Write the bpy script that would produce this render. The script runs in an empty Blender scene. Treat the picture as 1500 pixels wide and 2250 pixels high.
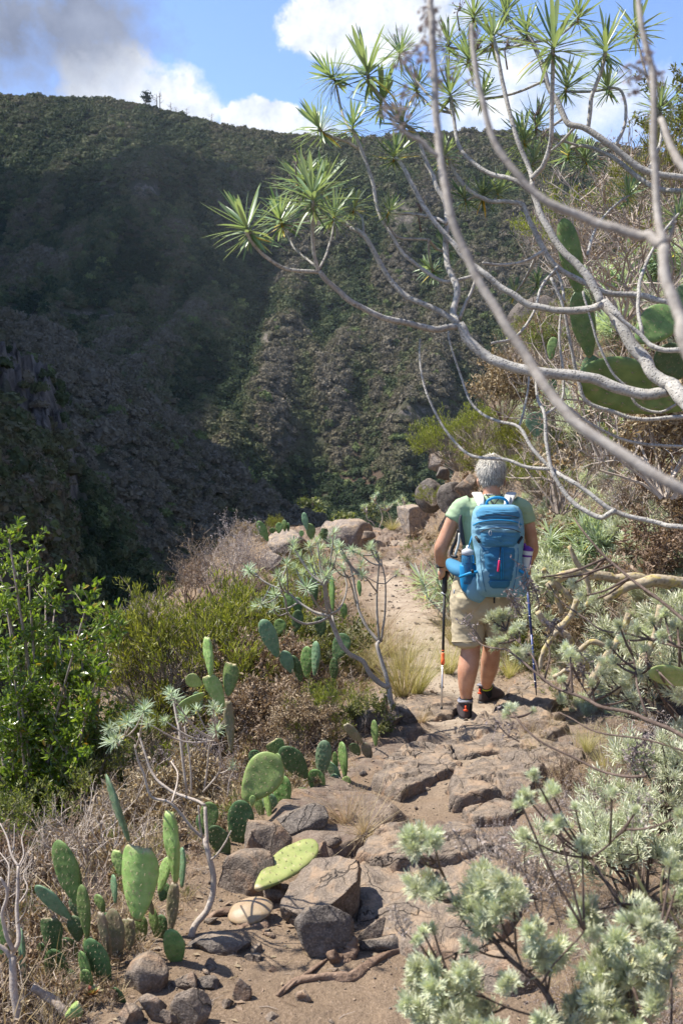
import bpy, math, random
import numpy as np
from mathutils import Vector, Matrix
R = math.radians
random.seed(7)
rng = np.random.default_rng(7)
scn = bpy.context.scene
COL = scn.collection

# ------------------------------------------------------------------ camera, light, exposure
FPX = 2190.0                      # focal length in pixels of the 1500 px wide photograph
PITCH = math.atan(175 / FPX)
CAM = np.array([0.0, 0.0, 1.65])
cd = bpy.data.cameras.new('camera'); cam = bpy.data.objects.new('camera', cd); COL.objects.link(cam)
cam.location = CAM; cam.rotation_euler = (R(90) - PITCH, 0, 0)
cd.sensor_fit = 'HORIZONTAL'; cd.sensor_width = 24; cd.lens = FPX / 1500 * 24
cd.clip_start = 0.05; cd.clip_end = 20000
cd.dof.use_dof = True; cd.dof.focus_distance = 6.2; cd.dof.aperture_fstop = 8
scn.camera = cam

SUN = np.array([-0.55, 0.12, 0.83]); SUN /= np.linalg.norm(SUN)
sl = bpy.data.lights.new('sun', 'SUN'); sun = bpy.data.objects.new('sun', sl); COL.objects.link(sun)
sl.energy = 5.0; sl.angle = R(0.53); sl.color = (1.0, 0.95, 0.87)
sun.rotation_euler = Vector(SUN).to_track_quat('Z', 'Y').to_euler()

world = bpy.data.worlds.new('World'); scn.world = world; world.use_nodes = True
scn.view_settings.view_transform = 'Standard'; scn.view_settings.look = 'None'
scn.view_settings.gamma = 1; scn.view_settings.use_curve_mapping = False
scn.view_settings.exposure = 1.10
scn.cycles.max_bounces = 8; scn.cycles.diffuse_bounces = 3; scn.cycles.transparent_max_bounces = 12
scn.cycles.caustics_reflective = False; scn.cycles.caustics_refractive = False
scn.cycles.sample_clamp_indirect = 6

def N(nt, typ, **kw):
    n = nt.nodes.new(typ)
    for k, v in kw.items():
        if k == 'in_':
            for i, x in v.items(): n.inputs[i].default_value = x
        else: setattr(n, k, v)
    return n
def L(nt, a, b): nt.links.new(a, b)
def M(nt, op, a, b=None, c=None, clamp=False):
    n = nt.nodes.new('ShaderNodeMath'); n.operation = op; n.use_clamp = clamp
    for i, x in enumerate((a, b, c)):
        if x is None: continue
        if isinstance(x, (int, float)): n.inputs[i].default_value = x
        else: nt.links.new(x, n.inputs[i])
    return n.outputs[0]
def MIX(nt, fac, a, b, mode='MIX'):
    n = nt.nodes.new('ShaderNodeMix'); n.data_type = 'RGBA'; n.blend_type = mode; n.clamp_factor = True
    for i, x in ((0, fac), (6, a), (7, b)):
        if isinstance(x, (int, float)): n.inputs[i].default_value = x
        elif isinstance(x, tuple): n.inputs[i].default_value = (*x[:3], 1)
        else: nt.links.new(x, n.inputs[i])
    return n.outputs[2]
def RAMP(nt, fac, stops, interp='LINEAR'):
    n = nt.nodes.new('ShaderNodeValToRGB'); cr = n.color_ramp; cr.interpolation = interp
    while len(cr.elements) > 1: cr.elements.remove(cr.elements[-1])
    for i, (p, c) in enumerate(stops):
        e = cr.elements[0] if i == 0 else cr.elements.new(p)
        e.position = p; e.color = (*c, 1) if len(c) == 3 else c
    nt.links.new(fac, n.inputs[0]); return n.outputs[0]

# sky: physical sky with procedural clouds at real directions
def build_world():
    nt = world.node_tree; nt.nodes.clear()
    sky = N(nt, 'ShaderNodeTexSky', sky_type='NISHITA'); sky.sun_disc = False
    sky.sun_elevation = math.asin(SUN[2]); sky.sun_rotation = math.atan2(SUN[0], SUN[1])
    sky.altitude = 600; sky.air_density = 1.0; sky.dust_density = 0.6; sky.ozone_density = 2.0
    tc = N(nt, 'ShaderNodeTexCoord')
    d = tc.outputs['Generated']
    n1 = N(nt, 'ShaderNodeTexNoise', in_={'Scale': 15.0, 'Detail': 10.0, 'Roughness': 0.62}); L(nt, d, n1.inputs['Vector'])
    n2 = N(nt, 'ShaderNodeTexNoise', in_={'Scale': 3.2, 'Detail': 5.0, 'Roughness': 0.55}); L(nt, d, n2.inputs['Vector'])
    n3 = N(nt, 'ShaderNodeTexNoise', in_={'Scale': 48.0, 'Detail': 8.0, 'Roughness': 0.6}); L(nt, d, n3.inputs['Vector'])
    nz = M(nt, 'ADD', M(nt, 'MULTIPLY', M(nt, 'SUBTRACT', n1.outputs['Fac'], 0.5), 0.62), M(nt, 'MULTIPLY', M(nt, 'SUBTRACT', n3.outputs['Fac'], 0.5), 0.34))
    def blob(px, py, rx, ry, soft):
        v = pixdir(px, py); v = v / np.linalg.norm(v)
        c = N(nt, 'ShaderNodeVectorMath', operation='SUBTRACT'); L(nt, d, c.inputs[0]); c.inputs[1].default_value = tuple(v)
        m = N(nt, 'ShaderNodeVectorMath', operation='MULTIPLY'); L(nt, c.outputs[0], m.inputs[0])
        m.inputs[1].default_value = (FPX / rx, FPX / ((rx + ry) / 2), FPX / ry)
        ln = N(nt, 'ShaderNodeVectorMath', operation='LENGTH'); L(nt, m.outputs[0], ln.inputs[0])
        e = M(nt, 'SUBTRACT', 1.0, ln.outputs['Value'])
        e = M(nt, 'ADD', M(nt, 'MULTIPLY', e, 0.5), nz)
        return M(nt, 'DIVIDE', e, soft, clamp=True)
    def union(bl):
        o = bl[0]
        for b in bl[1:]: o = M(nt, 'MAXIMUM', o, b)
        return o
    white = union([blob(240, 150, 120, 62, .16), blob(300, 200, 170, 72, .16), blob(420, 240, 90, 50, .22), blob(575, 262, 100, 50, .07), blob(650, 290, 110, 40, .22),
                   blob(770, 60, 150, 72, .09), blob(880, 20, 170, 70, .16), blob(1130, 150, 190, 80, .5), blob(1080, 240, 170, 70, .35), blob(1320, 240, 190, 90, .5)])
    # the same broken cloud goes on over the rest of the sky
    gen = M(nt, 'DIVIDE', M(nt, 'SUBTRACT', n2.outputs['Fac'], 0.56), 0.12, clamp=True)
    sx = N(nt, 'ShaderNodeSeparateXYZ'); L(nt, d, sx.inputs[0])
    v0 = pixdir(600, 500); v0 = v0 / np.linalg.norm(v0)
    dp = N(nt, 'ShaderNodeVectorMath', operation='DOT_PRODUCT'); L(nt, d, dp.inputs[0]); dp.inputs[1].default_value = tuple(v0)
    away = M(nt, 'DIVIDE', M(nt, 'SUBTRACT', 0.84, dp.outputs['Value']), 0.10, clamp=True)
    gen = M(nt, 'MULTIPLY', gen, away)
    grey = union([blob(-20, 60, 350, 170, .36), blob(165, 50, 230, 150, .36), blob(-120, 120, 300, 60, .5)])
    # cloud brightness varies a little inside
    wv = RAMP(nt, n3.outputs['Fac'], [(0.3, (3.0, 3.3, 3.9)), (0.65, (4.7, 4.8, 4.9))])
    gv = RAMP(nt, n1.outputs['Fac'], [(0.35, (.95, 1.10, 1.52)), (0.7, (1.6, 1.8, 2.3))])
    bl = N(nt, 'ShaderNodeMix', data_type='RGBA', blend_type='MULTIPLY'); bl.inputs[0].default_value = 1.0
    L(nt, sky.outputs[0], bl.inputs[6]); bl.inputs[7].default_value = (.80, .87, 1.06, 1)
    c = MIX(nt, M(nt, 'MULTIPLY', gen, 0.9), bl.outputs[2], wv)
    c = MIX(nt, M(nt, 'MULTIPLY', white, 0.97), c, wv)
    c = MIX(nt, M(nt, 'MULTIPLY', grey, 0.97), c, gv)
    bg = N(nt, 'ShaderNodeBackground', in_={'Strength': 0.115}); L(nt, c, bg.inputs[0])
    out = N(nt, 'ShaderNodeOutputWorld'); L(nt, bg.outputs[0], out.inputs[0])

def pixdir(px, py):
    u = (px - 750) / FPX; v = -(py - 1125) / FPX
    cp, sp = math.cos(PITCH), math.sin(PITCH)
    return np.array([u, cp + v * sp, -sp + v * cp])
def P(px, py, Y):
    """the world point at distance Y ahead that the photograph shows at this pixel"""
    d = pixdir(px, py); return CAM + d * (Y / d[1])
build_world()

# ------------------------------------------------------------------ noise
def _h(i, j, k):
    n = (i * 374761393 + j * 668265263 + k * 1274126177) & 0xffffffff
    n = ((n ^ (n >> 13)) * 1274126177) & 0xffffffff
    return ((n ^ (n >> 16)) & 0xffff) / 65535.0
def vn(x, y, z=0.0):
    x, y, z = np.broadcast_arrays(np.asarray(x, float), np.asarray(y, float), np.asarray(z, float))
    i, j, k = np.floor(x).astype(np.int64), np.floor(y).astype(np.int64), np.floor(z).astype(np.int64)
    fx, fy, fz = x - i, y - j, z - k
    fx = fx * fx * fx * (fx * (fx * 6 - 15) + 10); fy = fy * fy * fy * (fy * (fy * 6 - 15) + 10); fz = fz * fz * fz * (fz * (fz * 6 - 15) + 10)
    def l(a, b, t): return a + (b - a) * t
    c = [[[_h(i + a, j + b, k + e) for e in (0, 1)] for b in (0, 1)] for a in (0, 1)]
    return l(l(l(c[0][0][0], c[1][0][0], fx), l(c[0][1][0], c[1][1][0], fx), fy),
             l(l(c[0][0][1], c[1][0][1], fx), l(c[0][1][1], c[1][1][1], fx), fy), fz) * 2 - 1
def fbm(x, y, z=0.0, o=4, g=0.5, lac=2.03):
    s = 0; a = 1.0; t = 0
    for q in range(o):
        s = s + a * vn(x * lac ** q + 17.3 * q, y * lac ** q - 9.1 * q, z * lac ** q + 3.7 * q if not np.isscalar(z) or z else 5.5 * q); t += a; a *= g
    return s / t
def cells(x, y, jit=0.9, seed=0):
    """2-D cellular noise: F1, F2 distances and the cell's random value"""
    x, y = np.broadcast_arrays(np.asarray(x, float), np.asarray(y, float))
    i, j = np.floor(x).astype(np.int64), np.floor(y).astype(np.int64)
    f1 = np.full(x.shape, 9.0); f2 = f1.copy(); v = np.zeros(x.shape)
    for a in (-1, 0, 1):
        for b in (-1, 0, 1):
            ci, cj = i + a, j + b
            d = np.hypot(ci + .5 + (_h(ci, cj, 11 + seed) - .5) * jit - x, cj + .5 + (_h(ci, cj, 23 + seed) - .5) * jit - y)
            near = d < f1
            f2 = np.where(near, f1, np.minimum(f2, d)); v = np.where(near, _h(ci, cj, 37 + seed), v); f1 = np.where(near, d, f1)
    return f1, f2, v
def sstep(a, b, x):
    t = np.clip((np.asarray(x, float) - a) / (b - a), 0, 1); return t * t * (3 - 2 * t)
def norm(v):
    v = np.asarray(v, float); return v / (np.linalg.norm(v) + 1e-12)

# ------------------------------------------------------------------ mesh builder
class MB:
    def __init__(s): s.v = []; s.q = []; s.t = []; s.n = 0; s.r = []; s.qm = []; s.tm = []
    def add(s, v, quads=None, tris=None, rnd=0.0, m=0):
        v = np.asarray(v, np.float32).reshape(-1, 3)
        if quads is not None and len(quads):
            q = np.asarray(quads, np.int64).reshape(-1, 4) + s.n; s.q.append(q); s.qm.append(np.full(len(q), m))
        if tris is not None and len(tris):
            t = np.asarray(tris, np.int64).reshape(-1, 3) + s.n; s.t.append(t); s.tm.append(np.full(len(t), m))
        s.v.append(v); s.r.append(np.broadcast_to(np.asarray(rnd, np.float32), (len(v),)).copy()); s.n += len(v)
    def tube(s, pts, rad, k=6, rnd=0.0, cap=True, m=0):
        pts = np.asarray(pts, float); n = len(pts); rad = np.broadcast_to(np.asarray(rad, float), (n,))
        t = np.gradient(pts, axis=0); t /= (np.linalg.norm(t, axis=1, keepdims=True) + 1e-9)
        up = np.array([0.31, 0.17, 0.93]) if abs(t[0][2]) < 0.9 else np.array([1.0, 0.1, 0])
        a = np.cross(t, up); a /= (np.linalg.norm(a, axis=1, keepdims=True) + 1e-9); b = np.cross(t, a)
        th = np.arange(k) * 2 * math.pi / k
        v = pts[:, None, :] + rad[:, None, None] * (np.cos(th)[None, :, None] * a[:, None, :] + np.sin(th)[None, :, None] * b[:, None, :])
        i = np.arange(n - 1)[:, None] * k; j = np.arange(k)[None, :]; j2 = (j + 1) % k
        q = np.stack([i + j, i + j2, i + k + j2, i + k + j], -1).reshape(-1, 4)
        v = v.reshape(-1, 3); tr = None
        if cap:
            v = np.vstack([v, pts[-1] + t[-1] * rad[-1] * .6, pts[0]]); e = (n - 1) * k
            jj = np.arange(k); tr = np.vstack([np.stack([e + jj, e + (jj + 1) % k, np.full(k, n * k)], -1), np.stack([(jj + 1) % k, jj, np.full(k, n * k + 1)], -1)])
        s.add(v, q, tr, rnd, m)
    def inst(s, tv, tq, tt, mats, locs, rnd, m=0):
        """many copies of one small template, in one go: mats (m,3,3) columns = axes"""
        mats = np.asarray(mats, np.float32); locs = np.asarray(locs, np.float32); c = len(locs); k = len(tv)
        v = np.einsum('mij,kj->mki', mats, np.asarray(tv, np.float32)) + locs[:, None, :]
        off = (np.arange(c) * k)[:, None, None]
        q = (np.asarray(tq)[None] + off).reshape(-1, 4) if tq is not None else None
        t = (np.asarray(tt)[None] + off).reshape(-1, 3) if tt is not None else None
        s.add(v.reshape(-1, 3), q, t, np.repeat(np.asarray(rnd, np.float32), k), m)
    def mesh(s, name, mats, smooth=True):
        me = bpy.data.meshes.new(name); V = np.concatenate(s.v).astype(np.float32)
        Q = np.concatenate(s.q) if s.q else np.zeros((0, 4), np.int64); T = np.concatenate(s.t) if s.t else np.zeros((0, 3), np.int64)
        me.vertices.add(len(V)); me.vertices.foreach_set('co', V.ravel())
        me.loops.add(len(Q) * 4 + len(T) * 3); me.loops.foreach_set('vertex_index', np.concatenate([Q.ravel(), T.ravel()]).astype(np.int32))
        me.polygons.add(len(Q) + len(T))
        st = np.concatenate([np.arange(len(Q)) * 4, len(Q) * 4 + np.arange(len(T)) * 3]).astype(np.int32)
        me.polygons.foreach_set('loop_start', st)
        mi = np.concatenate(s.qm + s.tm).astype(np.int32) if (s.qm or s.tm) else np.zeros(0, np.int32)
        me.polygons.foreach_set('material_index', mi)
        me.update(calc_edges=True); 
        me.polygons.foreach_set('use_smooth', np.full(len(me.polygons), smooth))
        at = me.attributes.new('rnd', 'FLOAT', 'POINT'); at.data.foreach_set('value', np.concatenate(s.r).astype(np.float32))
        for mm in (mats if isinstance(mats, (list, tuple)) else [mats]): me.materials.append(mm)
        return me
    def build(s, name, mats, parent=None, smooth=True):
        return obj(name, s.mesh(name, mats, smooth), parent)
def obj(name, me, parent=None, loc=None, rot=None, scale=None):
    o = bpy.data.objects.new(name, me); COL.objects.link(o)
    if parent is not None: o.parent = parent
    if loc is not None: o.location = loc
    if rot is not None: o.rotation_euler = rot
    if scale is not None: o.scale = scale if hasattr(scale, '__len__') else (scale,) * 3
    return o
def tag(o, label=None, cat=None, group=None, kind=None):
    for k, v in (('label', label), ('category', cat), ('group', group), ('kind', kind)):
        if v: o[k] = v
    return o
def empty(name, loc=(0, 0, 0), label=None, cat=None, group=None, rz=0.0):
    o = obj(name, None, loc=tuple(loc)); o.rotation_euler[2] = rz; o.empty_display_size = .1
    return tag(o, label, cat, group)
def axes(up, fwd):
    """3x3 with columns x, y, z where z = up and y ~ fwd"""
    z = norm(up); x = np.cross(fwd, z)
    if np.linalg.norm(x) < 1e-4: x = np.cross([1, .2, .1], z)
    x = norm(x); y = np.cross(z, x); return np.stack([x, y, z], 1)
def mat4(M3, loc, sc=1.0):
    m = Matrix.Identity(4)
    sc = np.broadcast_to(np.asarray(sc, float), (3,))
    for i in range(3):
        for j in range(3): m[i][j] = float(M3[i, j] * sc[j])
        m[i][3] = float(loc[i])
    return m
def WT(o, m=None):
    """give a child its place in the world (its parent is only moved, never turned)"""
    o.matrix_basis = Matrix.Translation(-o.parent.location) @ (m if m is not None else Matrix.Identity(4)); return o
def smooth_path(pts, n=4):
    """Catmull-Rom through the points"""
    p = np.asarray(pts, float)
    if len(p) < 3: return p
    q = np.vstack([2 * p[0] - p[1], p, 2 * p[-1] - p[-2]]); o = []
    for i in range(1, len(q) - 2):
        for t in np.arange(n) / n:
            o.append(.5 * (2 * q[i] + (q[i + 1] - q[i - 1]) * t + (2 * q[i - 1] - 5 * q[i] + 4 * q[i + 1] - q[i + 2]) * t * t + (3 * q[i] - q[i - 1] - 3 * q[i + 1] + q[i + 2]) * t ** 3))
    o.append(p[-1]); return np.array(o)
# ------------------------------------------------------------------ materials
def newmat(name):
    m = bpy.data.materials.new(name); m.use_nodes = True; nt = m.node_tree; nt.nodes.clear()
    out = N(nt, 'ShaderNodeOutputMaterial'); return m, nt, out
def prin(nt, col, rough=0.7, spec=0.3, bump=None, bstr=0.3, bdist=0.01, **kw):
    p = N(nt, 'ShaderNodeBsdfPrincipled')
    if isinstance(col, tuple): p.inputs['Base Color'].default_value = (*col[:3], 1)
    else: L(nt, col, p.inputs['Base Color'])
    if isinstance(rough, (int, float)): p.inputs['Roughness'].default_value = rough
    else: L(nt, rough, p.inputs['Roughness'])
    p.inputs['Specular IOR Level'].default_value = spec
    for k, v in kw.items(): p.inputs[k].default_value = v
    if bump is not None:
        b = N(nt, 'ShaderNodeBump', in_={'Strength': bstr, 'Distance': bdist}); L(nt, bump, b.inputs['Height']); L(nt, b.outputs[0], p.inputs['Normal'])
    return p
def coord(nt, kind='Object', scale=None):
    t = N(nt, 'ShaderNodeTexCoord'); o = t.outputs[kind]
    if scale is not None:
        m = N(nt, 'ShaderNodeMapping'); m.inputs['Scale'].default_value = scale if hasattr(scale, '__len__') else (scale,) * 3; L(nt, o, m.inputs[0]); o = m.outputs[0]
    return o
def world_pos(nt):
    return N(nt, 'ShaderNodeNewGeometry').outputs['Position']
def noise(nt, vec, sc, det=4, rough=0.55, dist=0.0):
    n = N(nt, 'ShaderNodeTexNoise', in_={'Scale': sc, 'Detail': det, 'Roughness': rough, 'Distortion': dist}); L(nt, vec, n.inputs['Vector']); return n.outputs['Fac']
def attr(nt, name, typ='GEOMETRY', out='Fac'):
    a = N(nt, 'ShaderNodeAttribute'); a.attribute_name = name; a.attribute_type = typ; return a.outputs[out]

def leaf_mat(name, stops, trans=0.35, rough=0.45, spec=0.35, tcol=None, under=None, patch=None):
    """leaf colour by each leaf's own random number; light also comes through the leaf"""
    m, nt, out = newmat(name)
    c = RAMP(nt, attr(nt, 'rnd'), stops)
    oi = N(nt, 'ShaderNodeObjectInfo').outputs['Random']
    hsv = N(nt, 'ShaderNodeHueSaturation'); L(nt, c, hsv.inputs['Color'])
    L(nt, M(nt, 'ADD', 0.82, M(nt, 'MULTIPLY', oi, 0.36)), hsv.inputs['Value'])
    L(nt, M(nt, 'ADD', 0.485, M(nt, 'MULTIPLY', oi, 0.03)), hsv.inputs['Hue'])
    c = hsv.outputs[0]
    if under is not None:
        bf = N(nt, 'ShaderNodeNewGeometry').outputs['Backfacing']; c = MIX(nt, bf, c, under)
    p = prin(nt, c, rough, spec)
    t = N(nt, 'ShaderNodeBsdfTranslucent')
    tc = MIX(nt, 1.0, c, tcol or (1.35, 1.5, 0.6), 'MULTIPLY'); L(nt, tc, t.inputs[0])
    mx = N(nt, 'ShaderNodeMixShader', in_={0: trans}); L(nt, p.outputs[0], mx.inputs[1]); L(nt, t.outputs[0], mx.inputs[2]); L(nt, mx.outputs[0], out.inputs[0])
    return m
def bark_mat(name, a, b, sc=60, ring=0.0, rough=0.85, bstr=0.5, lichen=None, bd=0.004):
    m, nt, out = newmat(name); w = coord(nt)
    f = noise(nt, w, sc, 5, .65); g = noise(nt, w, sc * .13, 3, .5)
    c = MIX(nt, RAMPF(nt, f, .35, .68), a, b)
    c = MIX(nt, M(nt, 'MULTIPLY', RAMPF(nt, g, .4, .65), .45), c, tuple(x * .55 for x in a))
    if lichen: c = MIX(nt, M(nt, 'MULTIPLY', RAMPF(nt, noise(nt, w, sc * .35, 5, .6, 1.0), .52, .62), .8), c, lichen)
    hgt = f
    if ring:
        v = N(nt, 'ShaderNodeTexVoronoi', in_={'Scale': ring}); L(nt, w, v.inputs['Vector'])
        sp = M(nt, 'SUBTRACT', 1.0, RAMPF(nt, v.outputs['Distance'], .10, .36)); c = MIX(nt, M(nt, 'MULTIPLY', sp, .55), c, tuple(x * .38 for x in a)); hgt = M(nt, 'SUBTRACT', f, M(nt, 'MULTIPLY', sp, 1.3))
    p = prin(nt, c, rough, .2, hgt, bstr, bd); L(nt, p.outputs[0], out.inputs[0]); return m
def RAMPF(nt, f, a, b):
    n = N(nt, 'ShaderNodeMapRange', in_={1: a, 2: b}); n.clamp = True; L(nt, f, n.inputs[0]); return n.outputs[0]
def plain(name, col, rough=.6, spec=.3, metal=0.0, var=.12, sc=30, bstr=.15, trans=0.0, weave=0):
    m, nt, out = newmat(name); w = coord(nt)
    f = noise(nt, w, sc, 4, .6)
    c = MIX(nt, M(nt, 'MULTIPLY', f, var * 2), tuple(x * (1 - var) for x in col), tuple(min(1, x * (1 + var)) for x in col))
    h = f
    if weave:
        wv = N(nt, 'ShaderNodeTexWave', in_={'Scale': weave, 'Distortion': .5}); L(nt, w, wv.inputs['Vector'])
        f2 = noise(nt, w, weave * 3, 2); h = M(nt, 'ADD', M(nt, 'MULTIPLY', f2, .5), f); c = MIX(nt, M(nt, 'MULTIPLY', f2, .3), c, tuple(x * .75 for x in col))
    p = prin(nt, c, rough, spec, h, bstr, .004, Metallic=metal)
    if trans: p.inputs['Transmission Weight'].default_value = trans
    L(nt, p.outputs[0], out.inputs[0]); return m
def rock_mat(name, base, dark, rust=None, sc=1.0):
    m, nt, out = newmat(name); w = world_pos(nt)
    f = noise(nt, w, 2.3 * sc, 6, .62); g = noise(nt, w, 28 * sc, 6, .7); h = noise(nt, w, 140 * sc, 3, .6); k = noise(nt, w, 9 * sc, 5, .65, .7)
    c = MIX(nt, RAMPF(nt, f, .32, .68), dark, base)
    c = MIX(nt, RAMPF(nt, g, .3, .75), tuple(x * .62 for x in dark), c)
    c = MIX(nt, M(nt, 'MULTIPLY', RAMPF(nt, h, .5, .72), .45), c, tuple(min(1, x * 1.5) for x in base))
    c = MIX(nt, M(nt, 'MULTIPLY', M(nt, 'SUBTRACT', 1.0, RAMPF(nt, h, .28, .42)), .6), c, tuple(x * .35 for x in dark))
    if rust: c = MIX(nt, M(nt, 'MULTIPLY', RAMPF(nt, k, .50, .66), .75), c, rust)
    # dust gathers on what faces up
    nz = N(nt, 'ShaderNodeSeparateXYZ'); L(nt, N(nt, 'ShaderNodeNewGeometry').outputs['Normal'], nz.inputs[0])
    up = M(nt, 'MULTIPLY', RAMPF(nt, nz.outputs[2], .72, .98), M(nt, 'MULTIPLY', RAMPF(nt, k, .38, .62), .55))
    c = MIX(nt, up, c, (.335, .255, .175))
    vo = N(nt, 'ShaderNodeTexVoronoi', in_={'Scale': 5.0 * sc, 'Randomness': 1.0}); vo.feature = 'DISTANCE_TO_EDGE'
    wv = N(nt, 'ShaderNodeVectorMath', operation='ADD'); L(nt, w, wv.inputs[0]); 
    sc3 = N(nt, 'ShaderNodeTexNoise', in_={'Scale': 4.0 * sc, 'Detail': 5}); L(nt, w, sc3.inputs['Vector']); ms = N(nt, 'ShaderNodeVectorMath', operation='SCALE', in_={'Scale': .25}); L(nt, sc3.outputs['Color'], ms.inputs[0]); L(nt, ms.outputs[0], wv.inputs[1]); L(nt, wv.outputs[0], vo.inputs['Vector'])
    crack = M(nt, 'SUBTRACT', 1.0, RAMPF(nt, vo.outputs['Distance'], .0, .018)); crack = M(nt, 'MULTIPLY', crack, RAMPF(nt, f, .45, .55))
    c = MIX(nt, M(nt, 'MULTIPLY', crack, .7), c, tuple(x * .3 for x in dark))
    hh = M(nt, 'ADD', M(nt, 'MULTIPLY', g, .9), M(nt, 'ADD', M(nt, 'MULTIPLY', h, .3), M(nt, 'ADD', M(nt, 'MULTIPLY', k, 1.4), M(nt, 'MULTIPLY', crack, -1.0))))
    p = prin(nt, c, .92, .15, hh, .75, .022 / sc); L(nt, p.outputs[0], out.inputs[0]); return m

def soil_material():
    m, nt, out = newmat('trail_soil'); w = world_pos(nt)
    f = noise(nt, w, 1.1, 6, .6); g = noise(nt, w, 16, 6, .7); h = noise(nt, w, 90, 4, .7); k = noise(nt, w, 260, 2, .6); q = noise(nt, w, 4.2, 5, .6, .6)
    c = MIX(nt, RAMPF(nt, f, .35, .65), (.150, .104, .066), (.230, .165, .108))
    c = MIX(nt, M(nt, 'MULTIPLY', RAMPF(nt, g, .35, .7), .8), c, (.122, .086, .058))
    c = MIX(nt, M(nt, 'MULTIPLY', RAMPF(nt, h, .52, .75), .6), c, (.34, .25, .18))
    c = MIX(nt, M(nt, 'MULTIPLY', M(nt, 'SUBTRACT', 1.0, RAMPF(nt, h, .25, .45)), .7), c, (.055, .032, .022))
    # dry pale dust worn along the path
    pth = attr(nt, 'path')
    c = MIX(nt, M(nt, 'MULTIPLY', pth, RAMPF(nt, q, .22, .55)), c, (.350, .285, .215))
    c = MIX(nt, M(nt, 'MULTIPLY', RAMPF(nt, k, .60, .72), .55), c, (.37, .28, .21))
    rk = attr(nt, 'rock')
    rf = noise(nt, w, 3.1, 6, .6)
    rc = MIX(nt, RAMPF(nt, rf, .35, .65), (.175, .140, .108), (.280, .228, .176))
    rc = MIX(nt, RAMPF(nt, g, .3, .75), (.105, .072, .056), rc)
    rc = MIX(nt, M(nt, 'MULTIPLY', RAMPF(nt, h, .5, .7), .4), rc, (.34, .26, .20))
    rc = MIX(nt, M(nt, 'MULTIPLY', RAMPF(nt, q, .52, .64), .6), rc, (.30, .19, .11))
    c = MIX(nt, rk, c, rc)
    # dead straw and litter tint off the path
    lt = attr(nt, 'litter')
    c = MIX(nt, M(nt, 'MULTIPLY', lt, RAMPF(nt, g, .35, .6)), c, (.20, .145, .095))
    hh = M(nt, 'ADD', g, M(nt, 'ADD', M(nt, 'MULTIPLY', h, .45), M(nt, 'MULTIPLY', k, .16)))
    p = prin(nt, c, .95, .1, hh, .9, .02); L(nt, p.outputs[0], out.inputs[0]); return m

def hill_material():
    m, nt, out = newmat('hillside_ground'); w = world_pos(nt)
    f = noise(nt, w, .03, 6, .6); g = noise(nt, w, .35, 6, .65); h = noise(nt, w, 2.0, 5, .65)
    c = MIX(nt, RAMPF(nt, f, .35, .65), (.060, .055, .038), (.100, .083, .058))
    c = MIX(nt, RAMPF(nt, g, .35, .7), (.040, .045, .025), c)
    c = MIX(nt, M(nt, 'MULTIPLY', attr(nt, 'red'), .85), c, (.095, .060, .044))
    mp = N(nt, 'ShaderNodeMapping'); mp.inputs['Scale'].default_value = (1, 1, .35); L(nt, w, mp.inputs[0])
    r1 = noise(nt, mp.outputs[0], .5, 8, .68, .4)
    rc = MIX(nt, RAMPF(nt, r1, .35, .62), (.050, .042, .036), (.20, .172, .145))
    c = MIX(nt, RAMPF(nt, M(nt, 'ADD', attr(nt, 'rock'), M(nt, 'MULTIPLY', M(nt, 'SUBTRACT', g, .5), 1.2)), .45, .6), c, rc)
    p = prin(nt, c, .95, .1, M(nt, 'ADD', r1, M(nt, 'ADD', M(nt, 'MULTIPLY', g, .5), M(nt, 'MULTIPLY', h, .3))), 1.0, 1.2); L(nt, p.outputs[0], out.inputs[0]); return m

MT = {}
MT['soil'] = soil_material(); MT['hill'] = hill_material()
MT['rock'] = rock_mat('brown_basalt', (.280, .225, .176), (.150, .120, .096), (.300, .185, .110))
MT['rock_grey'] = rock_mat('grey_basalt', (.235, .200, .168), (.108, .092, .080))
MT['rock_pale'] = rock_mat('pale_lichened_basalt', (.42, .35, .285), (.20, .165, .14), (.40, .29, .18))
MT['kleinia_leaf'] = leaf_mat('succulent_leaf', [(0, (.100, .155, .062)), (.5, (.140, .205, .085)), (.93, (.19, .26, .125)), (.955, (.62, .36, .02)), (1, (.60, .40, .04))], .22, .4, .45, under=(.30, .36, .24))
MT['kleinia_grey'] = leaf_mat('blue_grey_leaf', [(0, (.22, .29, .18)), (.5, (.33, .40, .27)), (.94, (.46, .51, .38)), (.965, (.62, .45, .06)), (1, (.62, .45, .06))], .25, .5, .35, under=(.44, .49, .40))
MT['pale_bark'] = bark_mat('pale_ringed_bark', (.285, .262, .228), (.47, .445, .395), 90, ring=120, bstr=.7)
MT['grey_bark'] = bark_mat('smooth_grey_bark', (.245, .212, .180), (.39, .355, .31), 110, bstr=.4)
MT['twig'] = bark_mat('dry_grey_twig', (.22, .175, .14), (.42, .35, .285), 120)
MT['twig_red'] = bark_mat('dry_reddish_twig', (.18, .125, .09), (.31, .225, .165), 120)
MT['twig_white'] = bark_mat('bleached_twig', (.34, .28, .23), (.52, .45, .38), 120)
MT['dark_stem'] = bark_mat('dark_woody_stem', (.075, .052, .040), (.17, .125, .10), 90)
MT['fat_stem'] = bark_mat('lichened_fat_stem', (.26, .205, .13), (.45, .38, .27), 40, lichen=(.42, .33, .10), ring=34)
MT['dead_wood'] = bark_mat('weathered_dead_wood', (.15, .095, .062), (.30, .21, .15), 40, bstr=1.0, bd=.01)
MT['green_leaf'] = leaf_mat('glossy_green_leaf', [(0, (.065, .120, .018)), (.6, (.155, .235, .035)), (.97, (.28, .36, .08)), (1, (.5, .3, .03))], .40, .30, .5)
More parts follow.
